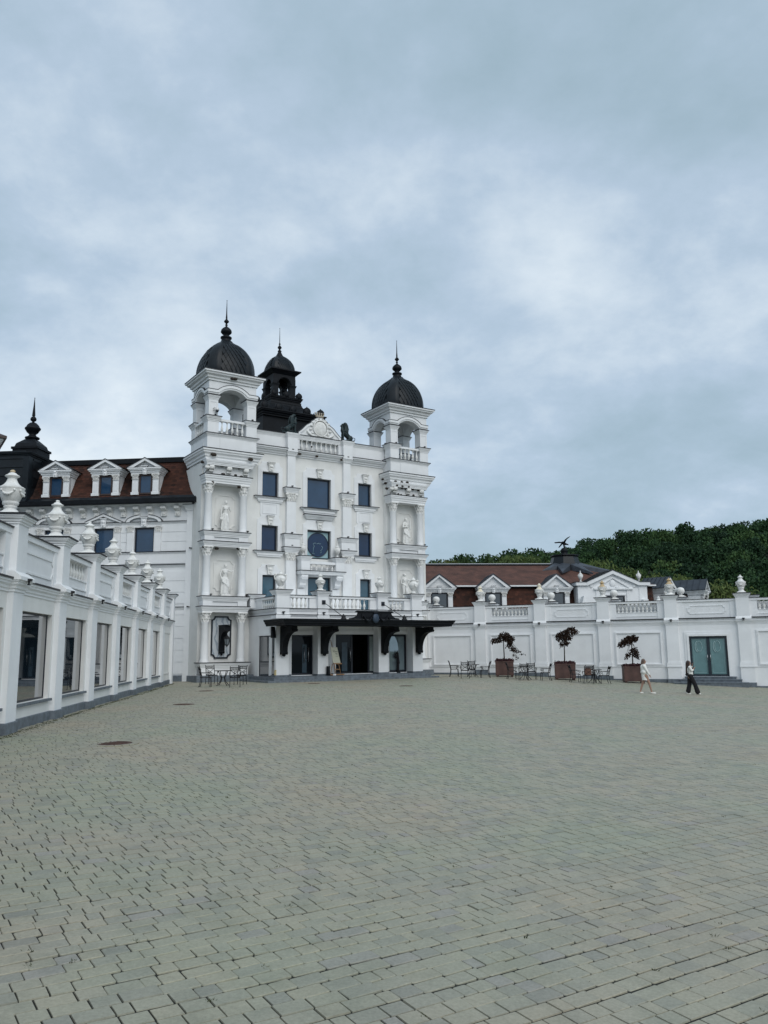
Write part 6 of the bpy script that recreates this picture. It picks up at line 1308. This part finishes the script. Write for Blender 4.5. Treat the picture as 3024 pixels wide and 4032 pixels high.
planter(2202, 2267.5, 2678.5, 'brown square planter in the middle of the three', 'small upright dark red tree leaning right, in the middle planter',
    [(.0, 0, 2.56, .38, .34, .28), (.40, 0, 2.80, .38, .3, .23), (.70, 0, 2.77, .20, .2, .15), (-.26, 0, 2.46, .20, .2, .24), (.05, 0, 2.16, .27, .25, .20), (-.16, 0, 2.0, .14, .15, .14), (.36, 0, 2.42, .22, .2, .18), (.56, 0, 2.98, .18, .15, .10)], 1.6, .06, 1300, 'dark red bedding plants in the middle planter')
planter(2476.5, 2540, 2690.5, 'brown square planter behind the woman in white', 'small dark red tree with two hanging clumps, in the right planter',
    [(.0, 0, 2.50, .36, .32, .22), (-.30, 0, 2.35, .33, .3, .23), (-.60, 0, 2.16, .19, .2, .19), (.20, 0, 2.52, .20, .2, .18), (.10, 0, 1.76, .27, .25, .24), (.25, 0, 1.56, .18, .18, .18), (-.25, 0, 1.56, .14, .15, .19), (-.38, 0, 1.42, .09, .1, .09), (.28, 0, 1.42, .09, .1, .09)], 1.55, .0, 1300, 'dark red bedding plants in the right planter')
# ================================================================== HILL, FOREST, WILLOWS
def hill_h(x, y):
    crest = np.interp(x, [-400, -120, -40, 0, 14, 28, 45, 61, 90, 120, 200, 400], [2, 3, 8, 15, 19, 20.5, 22, 26, 29, 32, 38, 30])
    t = np.clip((y - 104) / 116.0, 0, 1); s_ = t * t * (3 - 2 * t) * .75 + t * .25
    back = np.clip(1 - (y - 220) / 260.0, 0, 1)
    return crest * s_ * back - 1.2
hx = np.arange(-300, 401, 10.0); hy = np.concatenate([np.arange(96, 226, 6.0), np.arange(230, 520, 30.0)])
X, Y = np.meshgrid(hx, hy); Z = hill_h(X, Y); V = np.stack([X.ravel(), Y.ravel(), Z.ravel()], 1); idx = np.arange(X.size).reshape(X.shape); F = np.stack([idx[:-1, :-1].ravel(), idx[:-1, 1:].ravel(), idx[1:, 1:].ravel(), idx[1:, :-1].ravel()], 1)
tag(obj('hill', big_mesh('hill', V, F, mat('forest_floor', (0.012, 0.018, 0.008), .95, .4, .3), None, True), None), kind='structure')
def leaf_mat(name, stops):
    m = bpy.data.materials.new(name); m.use_nodes = True; t = m.node_tree; n = t.nodes; l = t.links; b = n['Principled BSDF']; b.inputs['Roughness'].default_value = .75; b.inputs['Specular IOR Level'].default_value = .2
    a = n.new('ShaderNodeAttribute'); a.attribute_name = 'tone'; r = n.new('ShaderNodeValToRGB'); l.new(a.outputs['Fac'], r.inputs[0])
    r.color_ramp.elements[0].color = (*stops[0], 1); r.color_ramp.elements[1].color = (*stops[-1], 1)
    for i, c in enumerate(stops[1:-1]): e = r.color_ramp.elements.new((i + 1) / (len(stops) - 1)); e.color = (*c, 1)
    l.new(r.outputs[0], b.inputs['Base Color']); return m
FOREST = leaf_mat('forest_leaves', [(0.014, 0.036, 0.018), (0.024, 0.058, 0.022), (0.038, 0.082, 0.026), (0.062, 0.105, 0.032), (0.090, 0.105, 0.034)])
WILLOW = leaf_mat('willow_leaves', [(0.030, 0.055, 0.018), (0.055, 0.090, 0.026), (0.090, 0.125, 0.036), (0.130, 0.160, 0.055)])
def crown_variant(kind, cnt, seed):
    g = np.random.default_rng(seed); P = []; S = []
    if kind == 'round':
        nb = 9; cs = g.normal(0, 1, (nb, 3)); cs /= np.linalg.norm(cs, axis=1)[:, None]; cs *= np.array([.55, .55, .5]) * g.uniform(.5, 1, (nb, 1)); cs[:, 2] = np.abs(cs[:, 2]) * .9 + .62; rs = g.uniform(.30, .46, nb)
        for _ in range(cnt):
            b = g.integers(nb); d = g.normal(0, 1, 3); d /= np.linalg.norm(d); d[2] = d[2] * .9 + .15; P.append(cs[b] + d * rs[b] * g.uniform(.75, 1.08)); S.append(g.uniform(.040, .085))
    else:
        for _ in range(cnt):
            h = g.uniform(0, 1) ** 1.25; r = .46 * (1 - h) ** .8 + .03; a = g.uniform(0, 2 * PI); P.append(((r * math.cos(a)) * g.uniform(.6, 1.1), (r * math.sin(a)) * g.uniform(.6, 1.1), .15 + 1.45 * h + .05 * math.sin(h * 40))); S.append(g.uniform(.035, .07))
    P = np.array(P); S = np.array(S); D = g.normal(0, 1, (cnt, 3)); D[:, 2] -= .2; D /= np.linalg.norm(D, axis=1)[:, None]; E = np.cross(D, g.normal(0, 1, (cnt, 3))); E /= np.linalg.norm(E, axis=1)[:, None]
    Q = np.stack([P - D * S[:, None], P + E * S[:, None] * .8, P + D * S[:, None], P - E * S[:, None] * .8], 1)
    hgt = (P[:, 2] - P[:, 2].min()) / np.ptp(P[:, 2]); return Q, g.uniform(-.13, .13, cnt)
VAR = [crown_variant('round', 1000, 1), crown_variant('round', 1000, 2), crown_variant('round', 1000, 3), crown_variant('cone', 700, 4), crown_variant('cone', 700, 5)]
fg_ = np.random.default_rng(11); Vs, Ts = [], []
yy = 108.0
while yy < 250:
    stp = 4.3 + (yy - 108) * .012; x0 = -10 + .03 * (yy - 108) - 8; x1 = yy * .50 + 6
    x = x0 + fg_.uniform(0, stp)
    while x < x1:
        px_, py_ = x + fg_.normal(0, .7), yy + fg_.normal(0, .8); v = int(fg_.choice(5, p=[.27, .27, .26, .12, .08])) if yy > 190 else int(fg_.choice(5, p=[.31, .30, .30, .05, .04]))
        h = fg_.uniform(3.0, 4.8) * (.80 if v > 2 else 1.0); wd = h * fg_.uniform(.75, 1.05) if v < 3 else h * .62; a = fg_.uniform(0, 2 * PI); Q, tn = VAR[v]
        c, s_ = math.cos(a), math.sin(a); A = np.empty_like(Q); A[..., 0] = px_ + wd * (Q[..., 0] * c - Q[..., 1] * s_); A[..., 1] = py_ + wd * (Q[..., 0] * s_ + Q[..., 1] * c); A[..., 2] = float(hill_h(np.array(px_), np.array(py_))) + .9 + h * (1.18 if v < 3 else 1.0) * Q[..., 2]
        t0 = np.clip(fg_.beta(1.6, 4.2) + (.25 if fg_.random() < .07 else 0) - (.18 if v > 2 else 0), 0, 1); Vs.append(A.reshape(-1, 3)); Ts.append(np.repeat(np.clip(t0 + tn, 0, 1), 4)); x += stp * fg_.uniform(.8, 1.25)
    yy += 4.0 + (yy - 108) * .02
V = np.concatenate(Vs); F = np.arange(len(V)).reshape(-1, 4)
tag(obj('forest', big_mesh('forest', V, F, FOREST, np.concatenate(Ts)), None), 'dark green wooded hillside behind the court wall', 'forest', kind='stuff')
# loose pale willows and bushes just behind the low house
def willow(px, py, Y, wd, h, label, tone_, cnt=900, droop=1.0):
    top = at_depth(px, py, Y); zt = top.z; gr = -1.0; t = thing('willow_tree', label, 'tree', (top.x, Y, gr), 0, 'pale loose trees behind the low house')
    H = zt - gr; g = np.random.default_rng(int(px)); q = MB(); q.tube([(0, 0, 0), (.1, 0, H * .35), (0, .1, H * .6)], [.18, .13, .08], 7)
    for i in range(7): a = 2 * PI * i / 7; q.tube([(0, 0, H * .45), (math.cos(a) * wd * .22, math.sin(a) * wd * .22, H * .72), (math.cos(a) * wd * .4, math.sin(a) * wd * .4, H * .86)], [.07, .045, .02], 5)
    obj('trunk', q, BARK, t)
    nb = 16; ang = g.uniform(0, 2 * PI, nb); rr = g.uniform(.0, .42, nb) * wd; cs = np.stack([np.cos(ang) * rr, np.sin(ang) * rr, H - h * .26 + h * g.uniform(-.30, .06, nb) - rr * .30], 1); A = []; T_ = []
    for b in range(nb):
        k = cnt // nb
        for _ in range(k):
            d = g.normal(0, 1, 3); d /= np.linalg.norm(d); P = cs[b] + d * np.array([wd * .17, wd * .17, h * .26]) * g.uniform(.55, 1.05); s_ = g.uniform(.12, .27); D = np.array([d[0] * .7 + g.normal(0, .5), d[1] * .7 + g.normal(0, .5), -1.1 * droop + g.normal(0, .5) + .4]); D /= np.linalg.norm(D); E = np.cross(D, g.normal(0, 1, 3)); E /= np.linalg.norm(E)
            A += [P - D * s_ * 1.3, P + E * s_ * .38, P + D * s_ * 1.3, P - E * s_ * .38]; T_ += [float(np.clip(tone_ + g.normal(0, .14), 0, 1))] * 4
    for _ in range(26):        # thin twigs reaching out of the crown
        b = g.integers(nb); d = g.normal(0, 1, 3); d[2] = abs(d[2]); d /= np.linalg.norm(d); P = cs[b] + d * np.array([wd * .18, wd * .18, h * .30])
        for k in range(5): P2 = P + np.array([d[0] * .16 * k, d[1] * .16 * k, .07 * k - .02 * k * k]); A += [P2, P2 + np.array([.05, 0, .10]), P2 + np.array([.1, .02, .0]), P2 + np.array([.05, 0, -.10])]; T_ += [tone_] * 4
    A = np.array(A); obj('crown', big_mesh('crown', A, np.arange(len(A)).reshape(-1, 4), WILLOW, np.array(T_)), None, t)
cI = lambda x, y: (1650 + x / 2.212, 2050 + y / 2.212); cJ = lambda x, y: (2250 + x / 2.1434, 2000 + y / 2.1434)
for k, (f, x, y, Y, wd, h, lab, tn) in enumerate(((cI, 150, 348, 80, 4.0, 2.6, 'pale green bushy tree peeping over the ridge beside the right tower', .55), (cI, 400, 338, 86, 2.6, 2.2, 'small round dark green tree on the skyline over the brown ridge', .06), (cI, 640, 306, 84, 5.0, 3.4, 'dark green tree over the middle of the brown ridge', .08), (cI, 800, 280, 82, 5.0, 3.6, 'pale willow with wispy twigs left of the turret', .52),
    (cI, 985, 300, 82, 4.6, 3.2, 'willow close to the left of the turret', .38), (cJ, 200, 425, 84, 6.2, 4.4, 'pale willow right of the turret above the sloping ridge', .62), (cJ, 450, 500, 82, 5.6, 4.0, 'pale willow behind the right slope of the gable', .58), (cJ, 740, 550, 82, 5.0, 3.6, 'pale willow behind the first turned dormer roof', .64),
    (cJ, 905, 565, 84, 4.2, 3.4, 'pale willow between the two turned dormers', .60), (cJ, 1260, 622, 80, 6.4, 5.0, 'round yellow green bush right of the turned dormers', .70))):
    willow(*f(x, y), Y, wd, h, lab, tn, 2000 if wd > 4 else 1100)
# ================================================================== PEOPLE
def hand(q, c, d, up, s_=1.0, curl=.5):
    """small hand at c pointing along d; up = back of the hand"""
    c = Vector(c); d = Vector(d).normalized(); up = Vector(up); sd_ = d.cross(up).normalized(); up = sd_.cross(d).normalized()
    q.capsule(c, c + d * .06 * s_, .026, .030, 8)
    for i, (o, ln) in enumerate(((-.024, .060), (-.008, .070), (.008, .066), (.023, .052))):
        b = c + d * .078 * s_ + sd_ * o * s_; m_ = b + d * ln * .5 * s_ - up * curl * .012; q.capsule(b - d * .02, m_, .0095, .009, 6); q.capsule(m_, m_ + d * ln * .4 * s_ - up * curl * .03, .009, .0075, 6)
    b = c + d * .02 - sd_ * .026 * s_; q.capsule(b, b + d * .03 * s_ - sd_ * .02 * s_, .011, .009, 6); q.capsule(b + d * .03 * s_ - sd_ * .02 * s_, b + d * .055 * s_ - sd_ * .024 * s_ - up * .01, .009, .008, 6)
def head(q, c):             # faces +x
    x, y, z = c; q.ball((x, y, z), (.088, .072, .108), 16, 12); q.ball((x + .030, y, z - .055), (.055, .052, .055), 12, 8); q.capsule((x + .080, y, z + .012), (x + .100, y, z - .018), .011, .014, 7); q.ball((x + .083, y, z - .055), (.014, .024, .010), 8, 5)
    for s_ in (-1, 1): q.ball((x - .005, y + s_ * .074, z - .01), (.018, .010, .028), 8, 5); q.ball((x + .074, y + s_ * .030, z + .022), (.012, .014, .008), 8, 5)
def eyes(t, c):
    q = MB()
    for s_ in (-1, 1): q.ball((c[0] + .080, c[1] + s_ * .030, c[2] + .012), (.008, .011, .006), 8, 5)
    obj('eyes', q, INK, t)
# woman in white walking to the right
p = (on_ground(2480 + 430 / 8.295, 2580 + 1245 / 8.295) + on_ground(2480 + 760 / 8.295, 2580 + 1250 / 8.295)) / 2; p.z = float(gz(p.x, p.y))
w1 = thing('person', 'woman in white cropped jacket and short white skirt walking past the right planter', 'person', p, R(-3)); a1 = lambda px, py: ((px - 600) * .00146, (1247 - py) * .00146)
def J(px, py, y): x, z = a1(px, py); return (x, y, z)
q = MB()
q.capsule(J(545, 700, -.08), J(640, 930, -.08), .088, .058); q.capsule(J(640, 930, -.08), J(700, 1185, -.08), .056, .033); q.capsule(J(690, 1205, -.08), J(790, 1238, -.08), .030, .022)
q.capsule(J(525, 700, .08), J(470, 930, .08), .088, .058); q.capsule(J(470, 930, .08), J(385, 1180, .08), .056, .033); q.capsule(J(378, 1195, .08), J(440, 1238, .08), .030, .022)
q.capsule(J(530, 680, 0), J(520, 480, 0), .12, .12); q.capsule(J(505, 400, -.12), J(505, 400, .12), .06, .06); q.capsule(J(510, 390, 0), J(515, 300, 0), .048, .045)
hd = J(528, 262, 0); head(q, hd)
q.capsule(J(505, 405, -.155), J(575, 545, -.19), .042, .036); q.capsule(J(575, 545, -.19), J(640, 670, -.17), .034, .024); hand(q, J(645, 680, -.17), (.45, 0, -.6), (.6, 0, .4), 1.0, .6)
q.capsule(J(500, 405, .155), J(505, 550, .19), .042, .036); q.capsule(J(505, 550, .19), J(565, 660, .18), .034, .024); hand(q, J(570, 668, .18), (.4, 0, -.6), (.6, 0, .4), 1.0, .6)
fuse('body', q, SKIN, w1, .008, None, None, 1); eyes(w1, hd)
q = MB(); q.capsule(J(515, 585, 0), J(510, 430, 0), .135, .14); q.capsule(J(500, 590, -.08), J(500, 590, .08), .115, .115); q.capsule(J(505, 405, -.13), J(505, 405, .13), .075, .075)
for s_ in (-1, 1): e1 = J(575, 548, -.19) if s_ < 0 else J(505, 552, .19); e2 = J(632, 655, -.172) if s_ < 0 else J(560, 650, .18); q.capsule(J(503, 408, s_ * .155), e1, .062, .056); q.capsule(e1, e2, .055, .042)
fuse('jacket', q, CLOTHW, w1, .012, None, None, 2)
q = MB(); rr = [(615, 535, .135, .125), (680, 533, .150, .14), (760, 545, .155, .145), (838, 552, .158, .15)]; vs = []; n_ = 20
for py, cxp, rx, ry in rr:
    x, z = a1(cxp, py)
    for i in range(n_): a = 2 * PI * i / n_; vs.append((x + rx * math.cos(a), ry * math.sin(a), z + .004 * math.sin(a * 5)))
q.add(vs, [(k * n_ + i, (k + 1) * n_ + i, (k + 1) * n_ + (i + 1) % n_, k * n_ + (i + 1) % n_) for k in range(3) for i in range(n_)], True); obj('skirt', q, CLOTHW, w1)
q = MB(); q.ball((hd[0] - .022, 0, hd[2] + .028), (.092, .084, .095), 14, 10); q.capsule((hd[0] - .07, 0, hd[2] - .01), (hd[0] - .085, 0, hd[2] - .13), .055, .04); q.ball((hd[0] - .09, 0, hd[2] - .06), (.05, .06, .09), 10, 7); q.capsule((hd[0] - .01, -.078, hd[2] + .03), (hd[0] - .03, -.075, hd[2] - .07), .03, .03); fuse('hair', q, HAIRA, w1, .012, None, None, 1)
for a, b, y in (((690, 1222), (800, 1240), -.08), ((385, 1215), (450, 1238), .08)):
    q = MB(); q.capsule(J(*a, y), J(*b, y), .034, .032); q.capsule((J(*b, y)[0] - .01, y, .028), (J(*b, y)[0] + .02, y, .026), .036, .024); obj('shoe', q, CLOTHW, w1)
# woman with phone
p = (on_ground(2650 + 510 / 8.295, 2560 + 1440 / 8.295) + on_ground(2650 + 770 / 8.295, 2560 + 1440 / 8.295)) / 2; p.z = float(gz(p.x, p.y))
w2 = thing('person', 'long haired woman in white top and wide black trousers photographing with a phone', 'person', p, R(-4)); a1 = lambda px, py: ((px - 620) * .00146, (1447 - py) * .00146)
q = MB(); q.capsule(J(590, 900, -.08), J(700, 1150, -.08), .085, .06); q.capsule(J(700, 1150, -.08), J(755, 1400, -.08), .055, .035); q.capsule(J(745, 1418, -.08), J(830, 1435, -.08), .030, .022)
q.capsule(J(585, 900, .08), J(560, 1150, .08), .085, .06); q.capsule(J(560, 1150, .08), J(500, 1390, .08), .055, .035); q.capsule(J(480, 1408, .08), J(560, 1438, .08), .030, .022)
q.capsule(J(590, 900, 0), J(575, 700, 0), .12, .115); q.capsule(J(560, 610, -.12), J(560, 610, .12), .055, .055); q.capsule(J(560, 600, 0), J(562, 520, 0), .046, .044); hd = J(562, 478, 0); head(q, hd)
q.capsule(J(560, 612, -.150), J(605, 705, -.17), .040, .034); q.capsule(J(605, 705, -.17), J(680, 690, -.10), .034, .024); hand(q, J(684, 680, -.09), (.35, .1, .9), (-.8, -.2, .3), 1.0, 1.0)
q.capsule(J(560, 612, .150), J(640, 650, .15), .040, .034); q.capsule(J(640, 650, .15), J(680, 560, .04), .034, .024); hand(q, J(682, 552, .035), (.2, -.1, .9), (-.8, .3, .2), 1.0, 1.0)
fuse('body', q, SKIN, w2, .008, None, None, 1); eyes(w2, hd)
q = MB(); q.capsule(J(588, 810, 0), J(570, 660, 0), .135, .125); q.capsule(J(560, 612, -.125), J(560, 612, .125), .07, .07); q.capsule(J(560, 612, -.150), J(605, 705, -.17), .062, .056); q.capsule(J(605, 705, -.17), J(655, 696, -.12), .055, .045); q.capsule(J(560, 612, .150), J(640, 650, .15), .062, .056); q.capsule(J(640, 650, .15), J(668, 590, .07), .055, .042); fuse('top', q, CLOTHW, w2, .012, None, None, 2)
q = MB(); q.capsule(J(588, 870, -.03), J(588, 870, .03), .125, .125); q.capsule(J(590, 900, -.08), J(700, 1150, -.085), .105, .095); q.capsule(J(700, 1150, -.085), J(762, 1370, -.085), .095, .112); q.capsule(J(585, 900, .08), J(560, 1150, .085), .105, .095); q.capsule(J(560, 1150, .085), J(512, 1350, .085), .095, .108); fuse('trousers', q, CLOTHB, w2, .014, None, None, 2)
q = MB(); q.ball((hd[0] - .022, 0, hd[2] + .025), (.094, .086, .098), 14, 10); q.capsule((hd[0] - .06, 0, hd[2] - .02), (hd[0] - .115, 0, hd[2] - .44), .075, .045); q.capsule((hd[0] + .0, -.075, hd[2] + .02), (hd[0] - .04, -.085, hd[2] - .18), .035, .04); fuse('hair', q, HAIRB, w2, .012, None, None, 1)
for a, b, y in (((745, 1425), (840, 1437), -.08), ((470, 1412), (570, 1440), .08)):
    q = MB(); q.capsule(J(*a, y), J(*b, y), .036, .034); obj('shoe', q, CLOTHW, w2)
M_ = w2.matrix_basis; q = MB(); q.box(-.005, .005, -.038, .038, -.075, .075); ph = obj('phone', q, FRAME); c_ = Vector(J(697, 500, -.02)); ph.location = p + Matrix.Rotation(R(-4), 3, 'Z') @ c_; ph.rotation_euler = (0, R(8), R(-4)); tag(ph, 'dark phone held up by the woman in black trousers', 'phone')
q = MB(); q.ball((0, 0, 0), (.09, .05, .07), 10, 7); q.tube([(.05, 0, .04), (.07, 0, .25), (.05, .0, .38)], .008, 5); hb = obj('handbag', q, CLOTHB); c_ = Vector(J(470, 830, -.14)); hb.location = p + Matrix.Rotation(R(-4), 3, 'Z') @ c_; tag(hb, 'small dark bag at the hip of the woman in black trousers', 'handbag')
